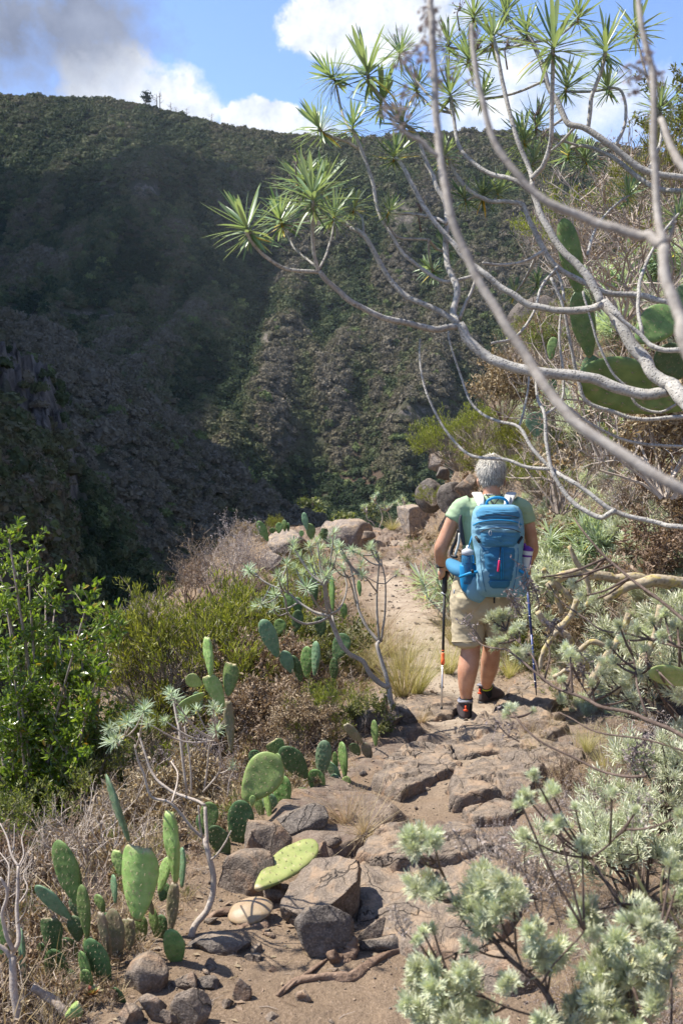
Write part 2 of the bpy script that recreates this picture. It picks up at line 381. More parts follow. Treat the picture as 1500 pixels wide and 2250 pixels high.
MT['lime_leaf'] = leaf_mat('yellow_green_leaf', [(0, (.095, .110, .028)), (.6, (.205, .215, .045)), (1, (.37, .36, .075))], .34, .45, .3)
MT['olive_leaf'] = leaf_mat('olive_small_leaf', [(0, (.075, .085, .030)), (.6, (.150, .165, .050)), (1, (.26, .24, .08))], .3, .5, .3)
MT['silver_leaf'] = leaf_mat('silver_feathery_leaf', [(0, (.40, .42, .27)), (.5, (.60, .61, .46)), (.9, (.76, .75, .62)), (1, (.62, .56, .28))], .22, .7, .2, tcol=(1.1, 1.25, .7))
MT['dry_leaf'] = leaf_mat('dry_brown_leaf', [(0, (.14, .10, .065)), (.6, (.28, .21, .14)), (1, (.44, .35, .24))], .2, .7, .2, tcol=(1.3, 1.1, .7))
MT['seed'] = leaf_mat('grey_seed_head', [(0, (.22, .18, .16)), (1, (.42, .36, .34))], .2, .8, .1, tcol=(1, .95, .9))
MT['tan_leaf'] = leaf_mat('broad_tan_leaf', [(0, (.46, .44, .25)), (1, (.62, .56, .34))], .35, .6, .25, tcol=(1.2, 1.2, .7))
MT['straw'] = leaf_mat('straw_grass', [(0, (.30, .22, .13)), (.6, (.46, .36, .22)), (1, (.60, .49, .32))], .3, .6, .25, tcol=(1.2, 1.1, .8))
MT['grass_green'] = leaf_mat('fading_green_grass', [(0, (.24, .23, .10)), (.4, (.42, .35, .19)), (1, (.60, .50, .33))], .3, .6, .25)
MT['red_leaf'] = leaf_mat('rosy_succulent_leaf', [(0, (.16, .20, .07)), (.6, (.30, .20, .10)), (1, (.42, .12, .07))], .2, .4, .4)

def pad_mat(name, a, b, scar, sc=1.0):
    m, nt, out = newmat(name); w = coord(nt)
    f = noise(nt, w, 9, 4, .5); g = noise(nt, w, 34, 5, .6); k = noise(nt, w, 14, 6, .7, .5)
    c = MIX(nt, RAMPF(nt, f, .35, .65), a, b)
    oi = N(nt, 'ShaderNodeObjectInfo').outputs['Random']
    hs = N(nt, 'ShaderNodeHueSaturation'); L(nt, c, hs.inputs['Color']); L(nt, M(nt, 'ADD', .8, M(nt, 'MULTIPLY', oi, .4)), hs.inputs['Value']); L(nt, M(nt, 'ADD', .48, M(nt, 'MULTIPLY', oi, .035)), hs.inputs['Hue']); c = hs.outputs[0]
    c = MIX(nt, M(nt, 'MULTIPLY', RAMPF(nt, k, .56, .66), .75), c, scar)
    c = MIX(nt, M(nt, 'MULTIPLY', attr(nt, 'rnd'), .9), c, scar)
    p = prin(nt, c, .5, .35, g, .25, .004)
    p.inputs['Subsurface Weight'].default_value = .08; p.inputs['Subsurface Radius'].default_value = (.01, .02, .005)
    L(nt, p.outputs[0], out.inputs[0]); return m
MT['pad'] = pad_mat('cactus_pad_green', (.085, .150, .040), (.160, .240, .070), (.30, .22, .12))
MT['pad_light'] = pad_mat('cactus_pad_light', (.190, .285, .075), (.270, .360, .115), (.36, .28, .15))  # paler green; sunlight on the lit pads is part of this colour
MT['pad_blue'] = pad_mat('cactus_pad_bluish', (.095, .165, .085), (.155, .235, .125), (.30, .25, .17))
MT['pad_dark'] = pad_mat('cactus_pad_dark', (.045, .090, .030), (.085, .140, .050), (.22, .15, .09))  # dark green pads; shade on the shaded ones is part of this colour
MT['pad_yellow'] = pad_mat('cactus_pad_yellowed', (.20, .24, .07), (.28, .30, .10), (.42, .34, .20))
MT['pad_tan'] = pad_mat('cactus_pad_withered', (.30, .22, .115), (.40, .32, .19), (.30, .19, .09))
MT['pad_wood'] = pad_mat('cactus_pad_corky', (.20, .155, .095), (.14, .135, .07), (.33, .27, .20))
MT['spine'] = plain('cactus_spine', (.34, .27, .17), .6)
# ------------------------------------------------------------------ near ground
def ip(y, a): 
    a = np.array(a, float); return np.interp(y, a[:, 0], a[:, 1])
XL = [(-6, -1.2), (1, -.85), (2.5, -.75), (3, -.62), (4, -.55), (4.6, -.15), (5, .08), (6.3, .22), (9, .38), (12, .05), (14, .1), (16, -.35), (18, -1.0), (22, -2.0), (40, -5)]
XR = [(-6, 1.0), (1, 1.0), (2.5, 1.2), (4, 1.7), (5, 1.8), (6.3, 1.38), (8, 1.12), (10, .95), (12, .85), (14, .80), (16, .95), (18, 1.5), (22, 3.5), (40, 8)]
ZP = [(-6, .1), (2.5, 0), (4.5, -.03), (5.4, -.05), (5.95, -.11), (6.2, -.19), (9, -.25), (13, -.30), (15, -.22), (17.5, -.08), (19, -.3), (22, -1.5), (26, -4.5), (40, -20), (80, -46)]
def H0(x, y):
    x, y = np.broadcast_arrays(np.asarray(x, float), np.asarray(y, float))
    xl, xr = ip(y, XL), ip(y, XR); z = ip(y, ZP)
    wob = .12 * fbm(x * .9, y * .9, 0, 3)
    dl = np.maximum(0, xl - x + wob); dr = np.maximum(0, x - xr + wob)
    z = z - .28 * dl - .50 * np.maximum(0, dl - .8) - .45 * np.maximum(0, dl - 5)
    st = sstep(2.0, 6.0, y); k = .95 + .85 * sstep(3.2, 8.5, y)
    z = z + .22 * np.minimum(dr, .25) + k * np.maximum(0, dr - .25) - .6 * k * np.maximum(0, dr - 1.9)
    off = sstep(0, .8, dl) + sstep(0, .6, dr)
    z = z + fbm(x * .55, y * .55, 0, 3) * (.05 + .22 * off)
    return z
def rockmask(x, y):
    """bedrock showing through the soil of the path"""
    n = fbm(x * 1.3 + 5, y * 1.1, 0, 4)
    band = np.exp(-((y - 4.0) / .75) ** 2) * sstep(-.7, -.1, x) * .55 + np.exp(-((y - 5.45) / .5) ** 2) * .7 + np.exp(-((y - 15.8) / 2.6) ** 2) * .9 + np.exp(-((y - 7.0) / .8) ** 2) * .15 * sstep(.9, 1.2, x)
    off = sstep(0, .5, ip(y, XL) - x) + sstep(0, .4, x - ip(y, XR))
    return np.clip(sstep(.42, .62, n * .9 + band), 0, 1) * (1 - np.clip(off, 0, 1) * .8)
def H(x, y, full=True):
    z = H0(x, y)
    r = rockmask(x, y)
    a, b, v = cells(x * 2.6 + .25 * fbm(x * 3, y * 3, 1.0, 2), y * 3.4 + .25 * fbm(x * 3, y * 3, 2.0, 2), .95)
    ledge = (v - .4) * .10 + .02 * fbm(x * 9, y * 9, 0, 3)
    gap = 1 - sstep(.02, .12, b - a)
    z = z + r * (.03 + ledge - .045 * gap * sstep(2.2, 3, y))
    z = z + (1 - r) * (.022 * fbm(x * 3.1, y * 3.1, 0, 4) + .008 * fbm(x * 14, y * 14, 0, 3))
    return z
def G(px, py):
    """where the sight line through this pixel meets the ground"""
    d = pixdir(px, py); t = np.concatenate([np.linspace(1.2, 8, 500), np.linspace(8.02, 40, 900)])
    p = CAM[None] + d[None] * t[:, None]; z = H(p[:, 0], p[:, 1]); k = np.nonzero(p[:, 2] < z)[0]
    i = k[0] if len(k) else len(t) - 1
    return p[i]
def onground(x, y, dz=0.0): return np.array([x, y, float(H(x, y)) + dz])

def grid_mesh(name, X, Y, Z, mat_, attrs=None, parent=None):
    ny, nx = X.shape
    V = np.stack([X, Y, Z], -1).reshape(-1, 3)
    i = np.arange(ny - 1)[:, None] * nx; j = np.arange(nx - 1)[None, :]
    q = np.stack([i + j, i + j + 1, i + nx + j + 1, i + nx + j], -1).reshape(-1, 4)
    b = MB(); b.add(V, q); me = b.mesh(name, mat_)
    for k, v in (attrs or {}).items():
        a = me.attributes.new(k, 'FLOAT', 'POINT'); a.data.foreach_set('value', v.astype(np.float32).ravel())
    return obj(name, me, parent)
def axis(segs):
    o = []
    for a, b, s in segs: o += list(np.arange(a, b, s))
    return np.array(o + [segs[-1][1]])
xs = axis([(-60, -20, 4), (-20, -8, .8), (-8, -3, .16), (-3, -1.0, .045), (-1.0, 1.9, .0165), (1.9, 4, .05), (4, 9, .2), (9, 20, 1), (20, 44, 4)])
ys = axis([(-12, 0, 1.2), (0, 2.4, .1), (2.4, 6.6, .0175), (6.6, 10, .035), (10, 20, .07), (20, 30, .4), (30, 60, 2.5)])
X, Y = np.meshgrid(xs, ys); Z = H(X, Y)
XLg, XRg = ip(Y, XL), ip(Y, XR)
offp = np.clip(sstep(-.1, .35, XLg - X) + sstep(-.1, .3, X - XRg), 0, 1)
xc = ip(Y, [(2, .1), (3, .1), (4.2, .5), (5.5, .85), (6.5, .75), (9, .72), (14, .8), (18, .8)])
pth = np.exp(-((X - xc) / .42) ** 2) * sstep(3.9, 6.0, Y) + .08 * (1 - offp)
grid_mesh('ground', X, Y, Z, MT['soil'], {'path': np.clip(pth, 0, 1) * (1 - offp), 'rock': rockmask(X, Y), 'litter': offp})
tag(COL.objects['ground'], 'dusty brown trail with worn bedrock and vegetated slopes either side', kind='structure')

# ------------------------------------------------------------------ the ravine and the mountain behind
def px_of(x, y): return 750 + x / y * FPX
CREST = [(-2500, 330), (-800, 232), (-300, 225), (0, 216), (90, 212), (250, 220), (320, 232), (400, 252), (480, 275), (600, 292), (680, 302), (800, 305), (1000, 292), (1100, 290), (1200, 297), (1300, 316), (1420, 336), (1600, 350), (2500, 430), (4000, 500)]
CR2 = [(-2500, 400), (-300, 560), (0, 700), (150, 745), (250, 805), (350, 885), (450, 965), (560, 1062), (650, 1125), (720, 1160), (850, 1250), (4000, 1400)]
CR3 = [(-2500, 200), (-500, 420), (-100, 640), (0, 738), (60, 780), (100, 820), (140, 900), (157, 960), (165, 1010), (230, 1090), (300, 1205), (380, 1300), (500, 1420), (700, 1560), (4000, 1900)]
def zcrest(px, tab, Yc):
    py = ip(px, tab); v = -(py - 1125) / FPX; cp, sp = math.cos(PITCH), math.sin(PITCH)
    return 1.65 + (-sp + v * cp) / (cp + v * sp) * Yc
def gully(pts):
    w = np.array([P(a, b, c) for a, b, c in pts]); return w
G1 = gully([(800, 1150, 200), (700, 1140, 240), (560, 1110, 265), (440, 1020, 300), (455, 940, 350), (520, 830, 410), (560, 720, 465), (590, 620, 520), (620, 480, 570), (640, 330, 620)])
G2 = gully([(770, 1140, 235), (745, 1060, 270), (770, 960, 330), (830, 880, 385), (900, 760, 440), (960, 600, 500), (1000, 430, 570), (1050, 300, 640)])
def HV(x, y):
    px = px_of(x, y)
    wx = x + 9 * fbm(x / 60, y / 60, 0, 3)
    zc = zcrest(px, CREST, 620)
    rg = 1 - np.abs(fbm(wx / 75, y / 170, 0, 4)) * 2.2
    t = np.clip((620 - y) / 400, 0, 2)
    zs = np.where(y < 620, zc - (620 - y) * (.62 + .05 * np.minimum(t, 1)) - 24 * (t > 0) * t * (1 - np.minimum(t, 1)) , zc - (y - 620) * .35)
    rg2 = np.abs(fbm(wx / 34 + 7, y / 110, 2.0, 4)) * 2; zs = zs - 20 * (1 - rg) * sstep(0, .3, t) - 7 * (1 - rg2) * sstep(.02, .25, t) - 3.5 * (1 - np.abs(fbm(wx / 22, y / 60, 3.0, 4)) * 2) * sstep(0, .15, t)
    z = zs
    for g, sl_, sr_ in ((G1, .80, .82), (G2, .55, .60)):
        xg = np.interp(y, g[:, 1], g[:, 0]); zg = np.interp(y, g[:, 1], g[:, 2]); d = wx - xg
        c = zg + np.where(d < 0, -d * sl_, d * sr_) + 2.5 * fbm(x / 14, y / 14, 0, 3)
        c = c + 260 * sstep(520, 640, y)
        k = 9.0; h = np.clip(.5 + .5 * (c - z) / k, 0, 1); z = c + (z - c) * h - k * h * (1 - h); z = np.where(np.isnan(z), zs, z)
    n1 = 3.0 * fbm(x / 20, y / 20, 0, 4)
    c2 = zcrest(px, CR2, 200) - np.where(y < 200, (200 - y) * .42, (y - 200) * .55) + n1 + .8 * fbm(x / 5, y / 5, 0, 3) - 200 * sstep(310, 420, y)
    c3 = zcrest(px, CR3, 110) - np.where(y < 110, (110 - y) * .30, (y - 110) * 1.0) + (1.2 * fbm(x / 9, y / 9, 0, 4)) * sstep(0, 25, np.abs(y - 110) + 8) + .5 * fbm(x / 3, y / 3, 0, 3)
    a3, b3, v3 = cells(px / 26, y / 3.0, .9, 5); cl = (1 - sstep(150, 200, px)) * sstep(70, 95, y)
    c3 = c3 + cl * ((v3 - .5) * 3.0 + fbm(px / 18, y / 3, 1.0, 4) * 2.2)
    floor = -26 - (240 - y) * .12 * (y < 240) + 2 * fbm(x / 30, y / 30, 0, 3)
    z = np.maximum(z, floor); which = np.zeros(x.shape)
    which = np.where(c2 > z, 1, which); z = np.maximum(z, c2); which = np.where(c3 > z, 2, which); z = np.maximum(z, c3)
    return z, which
th = np.concatenate([np.arange(-70, -22, 1.5), np.arange(-22, 22, .095), np.arange(22, 70, 1.5)]); rr = np.concatenate([np.exp(np.arange(math.log(36), math.log(95), .02)), np.arange(95, 122, .45), np.exp(np.arange(math.log(122), math.log(180), .016)), np.arange(180, 214, 1.1), np.exp(np.arange(math.log(214), math.log(600), .0062)), np.arange(600, 640, 2.0), np.exp(np.arange(math.log(640), math.log(1500), .06))])
TH, RR = np.meshgrid(np.radians(th), rr); VY = RR; VX = RR * np.tan(TH)
VZ, WH = HV(VX, VY)
pxg = px_of(VX, VY)
dzr = np.gradient(VZ, axis=0) / np.gradient(VY, axis=0)
def patch(px0, py0, rx, ry, X=None, Yv=None, Zv=None):
    a = 1125 - FPX * ((VZ - 1.65) / VY * math.cos(PITCH) + math.sin(PITCH)) / (math.cos(PITCH) - (VZ - 1.65) / VY * math.sin(PITCH))
    return np.clip(1.3 - np.hypot((pxg - px0) / rx, (a - py0) / ry), 0, 1)
rk = np.zeros(VX.shape)
for q in ((330, 415, 55, 26), (235, 405, 50, 14), (10, 520, 30, 14), (190, 690, 130, 14), (390, 715, 90, 12), (285, 555, 16, 12), (620, 600, 22, 16), (590, 740, 22, 30), (620, 660, 26, 30), (600, 780, 30, 12), (880, 470, 50, 60), (905, 905, 70, 24), (630, 965, 60, 16), (560, 820, 20, 20), (900, 660, 70, 20), (1000, 860, 60, 40)):
    rk = np.maximum(rk, patch(*q))
rk = rk * .55 * (WH == 0)
rk = np.maximum(rk, (WH == 2) * (1 - sstep(160, 180, pxg)) * sstep(80, 95, VY) * 1.0)
red = np.maximum(patch(790, 1045, 75, 42), patch(775, 960, 30, 60)) * (WH == 0)
hill = grid_mesh('hillside_terrain', VX, VY, VZ, MT['hill'], {'rock': rk, 'red': np.clip(red, 0, 1)})
tag(hill, 'shrub-covered mountainside rising beyond the deep ravine', kind='structure')

# ---- scatter helper: one object that instances a few small meshes on points
def scatter(name, pts, rot, sc, tint, variants, label=None, ground=None):
    n = len(pts); me = bpy.data.meshes.new(name); me.vertices.add(n); me.vertices.foreach_set('co', np.asarray(pts, np.float32).ravel())
    for nm, dt, val in (('irot', 'FLOAT_VECTOR', rot), ('iscale', 'FLOAT_VECTOR', sc)):
        a = me.attributes.new(nm, dt, 'POINT'); a.data.foreach_set('vector', np.asarray(val, np.float32).ravel())
    a = me.attributes.new('tint', 'FLOAT', 'POINT'); a.data.foreach_set('value', np.asarray(tint, np.float32))
    a = me.attributes.new('var', 'INT', 'POINT'); a.data.foreach_set('value', rng.integers(0, len(variants), n).astype(np.int32))
    c = bpy.data.collections.new(name + '_kinds')
    for i, v in enumerate(variants):
        o = bpy.data.objects.new(v.name, v); c.objects.link(o)
    ng = bpy.data.node_groups.new(name, 'GeometryNodeTree')
    ng.interface.new_socket('Geometry', in_out='INPUT', socket_type='NodeSocketGeometry'); ng.interface.new_socket('Geometry', in_out='OUTPUT', socket_type='NodeSocketGeometry')
    gi = ng.nodes.new('NodeGroupInput'); go = ng.nodes.new('NodeGroupOutput')
    ip_ = ng.nodes.new('GeometryNodeInstanceOnPoints'); ci = ng.nodes.new('GeometryNodeCollectionInfo')
    ci.inputs['Collection'].default_value = c; ci.inputs['Separate Children'].default_value = True; ci.inputs['Reset Children'].default_value = True
    def at(nm, dt):
        a = ng.nodes.new('GeometryNodeInputNamedAttribute'); a.data_type = dt; a.inputs['Name'].default_value = nm; return a.outputs['Attribute']
    lk = ng.links.new
    lk(gi.outputs[0], ip_.inputs['Points']); lk(ci.outputs[0], ip_.inputs['Instance']); ip_.inputs['Pick Instance'].default_value = True
    lk(at('var', 'INT'), ip_.inputs['Instance Index'])
    e = ng.nodes.new('FunctionNodeEulerToRotation'); lk(at('irot', 'FLOAT_VECTOR'), e.inputs[0]); lk(e.outputs[0], ip_.inputs['Rotation'])
    lk(at('iscale', 'FLOAT_VECTOR'), ip_.inputs['Scale']); lk(ip_.outputs[0], go.inputs[0])
    o = obj(name, me); md = o.modifiers.new('scatter', 'NODES'); md.node_group = ng
    tag(o, label, kind='stuff'); return o

def clump_mesh(name, mat_, seed, n=70, spiky=.35, flat=.92, leaf=.26):
    """a shrub crown: an uneven mass with many small leaf faces standing out of it"""
    r = np.random.default_rng(seed); b = MB()
    u = np.linspace(0, 2 * math.pi, 9)[:-1]; v = np.linspace(-.3, 1.35, 6)
    U, Vv = np.meshgrid(u, v); rad = .8 + .22 * vn(np.cos(U) * 1.7 + seed, np.sin(U) * 1.7, Vv * 1.7)
    x = rad * np.cos(U) * np.cos(Vv); y = rad * np.sin(U) * np.cos(Vv); z = rad * np.sin(Vv) * flat
    q = [[i * 8 + j, i * 8 + (j + 1) % 8, (i + 1) * 8 + (j + 1) % 8, (i + 1) * 8 + j] for i in range(5) for j in range(8)]
    b.add(np.stack([x, y, z], -1).reshape(-1, 3), q, None, .1)
    d = r.normal(size=(n, 3)); d[:, 2] = np.abs(d[:, 2]) - .25; d /= np.linalg.norm(d, axis=1, keepdims=True)
    c = d * (.78 + .30 * r.random((n, 1)) + .2 * vn(d[:, 0] * 2 + seed, d[:, 1] * 2, d[:, 2] * 2)[:, None]); c[:, 2] *= flat
    Ms = []
    for i in range(n):
        A = axes(d[i] + r.normal(size=3) * .7, r.normal(size=3)); Ms.append(A * leaf * (.6 + .9 * r.random()))
    b.inst([(-.6, -.3, 0), (.5, -.4, .1), (.7, .5, -.05), (-.3, .6, .12)], [(0, 1, 2, 3)], None, Ms, c, .25 + .75 * r.random(n))
    return b.mesh(name, mat_, False)
def far_leaf():
    m, nt, out = newmat('far_shrub_foliage')
    t = attr(nt, 'tint', 'INSTANCER'); r = attr(nt, 'rnd')
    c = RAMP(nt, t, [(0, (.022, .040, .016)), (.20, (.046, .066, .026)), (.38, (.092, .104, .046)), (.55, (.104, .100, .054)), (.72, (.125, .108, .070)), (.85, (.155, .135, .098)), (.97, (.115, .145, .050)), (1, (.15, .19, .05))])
    c = MIX(nt, 1.0, c, RAMP(nt, r, [(0, (.75, .75, .75)), (1, (1.25, 1.25, 1.25))]), 'MULTIPLY')
    p = prin(nt, c, .8, .15); tr = N(nt, 'ShaderNodeBsdfTranslucent'); L(nt, c, tr.inputs[0])
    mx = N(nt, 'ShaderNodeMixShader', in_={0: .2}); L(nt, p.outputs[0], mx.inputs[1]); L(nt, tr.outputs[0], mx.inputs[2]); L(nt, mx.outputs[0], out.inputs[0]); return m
MT['far'] = far_leaf()
def hv1(x, y): return HV(np.asarray(x, float), np.asarray(y, float))
CL = [clump_mesh('shrub_clump', MT['far'], s, 85, leaf=.23) for s in (1, 2, 3, 4)] + [clump_mesh('tree_clump', MT['far'], 9, 120, flat=1.1, leaf=.2)]
def hill_scatter(name, r0, r1, n, s0, s1, zone, label, t0=-21.5, t1=21.5):
    r = np.sqrt(rng.uniform(r0 ** 2, r1 ** 2, n)); t = np.tan(np.radians(rng.uniform(t0, t1, n))); x = r * t; y = r
    z, wh = hv1(x, y); px = px_of(x, y)
    k = (wh == zone) if zone is not None else np.ones(n, bool)
    py = 1125 - FPX * ((z - 1.65) / y * math.cos(PITCH) + math.sin(PITCH)) / (math.cos(PITCH) - (z - 1.65) / y * math.sin(PITCH))
    bare = np.zeros(n)
    if zone == 0:
        for (a, b, c, d) in ((330, 415, 50, 20), (235, 405, 40, 10), (790, 1045, 55, 30), (190, 690, 120, 9), (880, 470, 40, 50), (905, 905, 60, 18), (590, 745, 20, 25), (620, 600, 16, 12), (630, 965, 50, 10), (775, 990, 22, 40)):
            bare = np.maximum(bare, (np.hypot((px - a) / c, (py - b) / d) < 1) * (.62 if c in (55, 22) else .88))
    if zone == 2: bare = (px < 172) * (y > 84) * .93
    k &= rng.random(n) > bare
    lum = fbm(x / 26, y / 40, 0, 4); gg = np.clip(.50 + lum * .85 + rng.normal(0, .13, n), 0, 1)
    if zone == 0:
        spur = np.exp(-((px - 640) / 130) ** 2) * sstep(640, 900, py) * (1 - sstep(990, 1040, py)); gg = gg * (1 - .75 * spur) + (.66 + .1 * lum) * .75 * spur  # sunlight on the spur face put into the tint as paler shrubs
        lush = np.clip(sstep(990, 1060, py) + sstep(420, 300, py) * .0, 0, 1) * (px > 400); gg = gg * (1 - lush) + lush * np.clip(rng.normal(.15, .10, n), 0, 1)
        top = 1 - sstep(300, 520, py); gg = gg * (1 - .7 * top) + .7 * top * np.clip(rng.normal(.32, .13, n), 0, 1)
        band = np.exp(-((px - 520) / 60) ** 2) * (py > 560); gg = gg * (1 - .6 * band)  # dark band: shade on the slope put into the shrub tint
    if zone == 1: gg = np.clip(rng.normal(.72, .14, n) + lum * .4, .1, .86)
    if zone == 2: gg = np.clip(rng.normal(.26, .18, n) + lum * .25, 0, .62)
    zr = z - sum(hv1(x + a, y + b)[0] for a, b in ((9, 0), (-9, 0), (0, 14), (0, -14))) / 4; gg = np.clip(gg + np.clip(zr * .13, -.34, .20) - .16 * (px < 470) * (zone == 0), 0, .84); gg = np.where(rng.random(n) < .03, .97, gg)  # relief shading in the tint: hollows darker, ridges lighter, shaded left side darker
    sc = rng.uniform(s0, s1, n) * np.where(rng.random(n) < .12, 1.5, 1)
    k &= rng.random(n) < .96
    scv = np.stack([sc * rng.uniform(.8, 1.25, n), sc * rng.uniform(.8, 1.25, n), sc * rng.uniform(.65, 1.25, n)], 1)
    rot = np.stack([rng.normal(0, .15, n), rng.normal(0, .15, n), rng.uniform(0, 6.28, n)], 1)
    p = np.stack([x, y, z + sc * .05], 1)
    return scatter(name, p[k], rot[k], scv[k], gg[k], CL, label)
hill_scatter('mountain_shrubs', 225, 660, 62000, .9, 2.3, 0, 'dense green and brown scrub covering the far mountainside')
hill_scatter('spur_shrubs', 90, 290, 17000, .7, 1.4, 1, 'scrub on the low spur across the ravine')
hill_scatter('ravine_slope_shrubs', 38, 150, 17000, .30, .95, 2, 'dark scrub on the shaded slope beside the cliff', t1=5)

# skyline trees
def far_tree(px, py, Y, h, kind, label):
    b = P(px, py, Y); x, y = b[0], b[1]; z = float(hv1([x], [y])[0][0]) - .5
    t = empty(kind, (x, y, z), label, 'tree', 'trees standing out on the skyline' if kind != 'ravine_tree' else 'trees in the ravine')
    r = np.random.default_rng(int(px)); m = MB(); tw = MB(); pts = np.array([(0, 0, 0), (r.normal(0, .02) * h, 0, .5 * h), (r.normal(0, .04) * h, 0, h)])
    tw.tube(pts, [.03 * h, .02 * h, .008 * h], 5)
    for i in range(9):
        z0 = h * (.4 + .06 * i); a = r.uniform(0, 6.28); l = h * (.34 - .02 * i) * r.uniform(.6, 1.2)
        e = np.array([math.cos(a) * l, math.sin(a) * l, z0 + l * .4]); tw.tube(np.array([(0, 0, z0), e * .6 + np.array([0, 0, z0]) * .4, e]), [.012 * h, .008 * h, .003 * h], 4)
        if kind == 'bare_tree':
            for _ in range(3): tw.tube(np.array([e, e + r.normal(0, .06 * h, 3) + [0, 0, .05 * h]]), [.003 * h, .002 * h], 3)
        else:
            n = 60; c = e + r.normal(0, .085 * h, (n, 3)) * [1.25, 1.25, .55]
            Ms = [axes(r.normal(size=3), r.normal(size=3)) * h * .035 * (.6 + r.random()) for _ in range(n)]
            m.inst([(-1, -.5, 0), (1, -.6, 0), (.9, .7, .2), (-.8, .6, -.1)], [(0, 1, 2, 3)], None, Ms, c, r.random(n))
    tw.build('trunk', MT['dark_stem'], t)
    if kind != 'bare_tree': m.build('crown', MT['olive_leaf'] if kind != 'skyline_pine' else MT['far'], t, False)
far_tree(320, 240, 618, 10, 'skyline_pine', 'dark flat-topped pine standing tallest on the skyline left of centre')
for px, py, h, lb in ((345, 245, 11, 'bare pole-like tree just right of the skyline pine'), (352, 250, 12, 'twiggy dead tree, second right of the skyline pine'), (376, 262, 8, 'thin dead snag on the skyline right of the paired dead trees'), (387, 264, 6, 'short leaning snag on the descending skyline'), (410, 266, 7, 'single thin snag on the skyline, rightmost but one'), (464, 285, 8, 'lone thin snag on the skyline near the low white cloud')):
    far_tree(px, py, 618, h, 'bare_tree', lb)
for px, py, Y, h, lb in ((440, 985, 300, 10, 'pale green tree at the mouth of the dark gully'), (690, 1075, 262, 11, 'bright green round tree at the foot of the sunlit spur'), (490, 985, 310, 6, 'small green tree at the foot of the gully, right of the pale one'), (755, 1120, 240, 9, 'dark round tree in the ravine bottom beside the red scree'), (815, 1030, 285, 7, 'grey green tree above the red scree')):
    far_tree(px, py, Y, h, 'ravine_tree', lb)

# ------------------------------------------------------------------ the cloud that shades the ravine and the left of the mountain
def cloud():
    m, nt, out = newmat('cloud_vapour'); d = N(nt, 'ShaderNodeBsdfDiffuse'); d.inputs[0].default_value = (.9, .9, .92, 1); L(nt, d.outputs[0], out.inputs[0])
    Hc = 520.0
    edge = [(-13, 22), (-9, 50), (-4, 110), (-6, 190), (-18, 240), (-38, 268), (-42, 300), (-45, 350), (-40, 410), (-36, 465), (-32, 515), (-34, 560), (-80, 575), (-150, 545), (-250, 500), (-400, 400), (-480, 240), (-330, 10), (-110, 6), (-40, 10)]
    e = smooth_path(edge + edge[:1], 6)[:-1]; n = len(e); c = np.array([-140, 300.])
    e = e + 3 * np.stack([vn(e[:, 0] / 14, e[:, 1] / 14), vn(e[:, 0] / 14 + 9, e[:, 1] / 14)], 1)
    gz = HV(e[:, 0], e[:, 1])[0]; gz = np.where(e[:, 0] < -150, 0, gz) * sstep(200, 280, e[:, 1])
    rings = []
    for f, z in ((.25, -25), (.6, -32), (.9, -18), (1.0, 0), (.93, 22), (.75, 60), (.45, 95), (.1, 110)):
        q = c + (e - c) * f; hh = Hc + z - gz * f; rings.append(np.stack([q[:, 0] + SUN[0] / SUN[2] * hh, q[:, 1] + SUN[1] / SUN[2] * hh, Hc + z + 5 * vn(q[:, 0] / 25, q[:, 1] / 25, z / 30)], 1))
    V = np.vstack(rings + [np.array([[c[0] + SUN[0] / SUN[2] * Hc, c[1] + SUN[1] / SUN[2] * Hc, Hc - 24]]), np.array([[c[0] + SUN[0] / SUN[2] * Hc, c[1] + SUN[1] / SUN[2] * Hc, Hc + 112]])])
    q = [[i * n + j, i * n + (j + 1) % n, (i + 1) * n + (j + 1) % n, (i + 1) * n + j] for i in range(7) for j in range(n)]
    t = [[len(V) - 2, (j + 1) % n, j] for j in range(n)] + [[len(V) - 1, 7 * n + j, 7 * n + (j + 1) % n] for j in range(n)]
    b = MB(); b.add(V, q, t); tag(b.build('cloud', m), 'broad cloud overhead whose shadow lies on the ravine', kind='structure')
cloud()
# ------------------------------------------------------------------ rocks
_ICO = {}
def ico(n):
    if n not in _ICO:
        import bmesh
        bm = bmesh.new(); bmesh.ops.create_icosphere(bm, subdivisions=n, radius=1.0)
        _ICO[n] = (np.array([v.co[:] for v in bm.verts]), np.array([[v.index for v in f.verts] for f in bm.faces])); bm.free()
    return _ICO[n]
def rock_mesh(size, seed, mat_, sub=4, cuts=20, rough=.045, crack=0.0, depth=(.34, .74)):
    r = np.random.default_rng(seed); v, f = ico(sub); v = v.copy()
    for i in range(cuts):
        n = r.normal(size=3); n /= np.linalg.norm(n); d = r.uniform(*depth); s = v @ n - d; v = v - np.where(s > 0, s, 0)[:, None] * n[None] * .97
    lo, hi = v.min(0), v.max(0); v = (v - (lo + hi) / 2) / ((hi - lo) / 2)
    v = v * (1 + rough * 1.6 * fbm(v[:, 0] * 1.6 + seed, v[:, 1] * 1.6, v[:, 2] * 1.6, 3))[:, None]
    u = v / (np.linalg.norm(v, axis=1, keepdims=True) + 1e-9)
    v = v + u * (rough * fbm(v[:, 0] * 5 + seed, v[:, 1] * 5, v[:, 2] * 5, 4) + rough * .35 * fbm(v[:, 0] * 17, v[:, 1] * 17 + seed, v[:, 2] * 17, 2))[:, None]
    if crack:
        k = np.abs(fbm(v[:, 0] * 1.3 + seed * 3, v[:, 1] * 1.3, v[:, 2] * 1.3, 3)); v = v - u * (crack * (1 - sstep(0, .035, k)))[:, None]
    v *= np.asarray(size, float) / 2
    b = MB(); b.add(v, None, f); return b.mesh('rock', mat_, True)
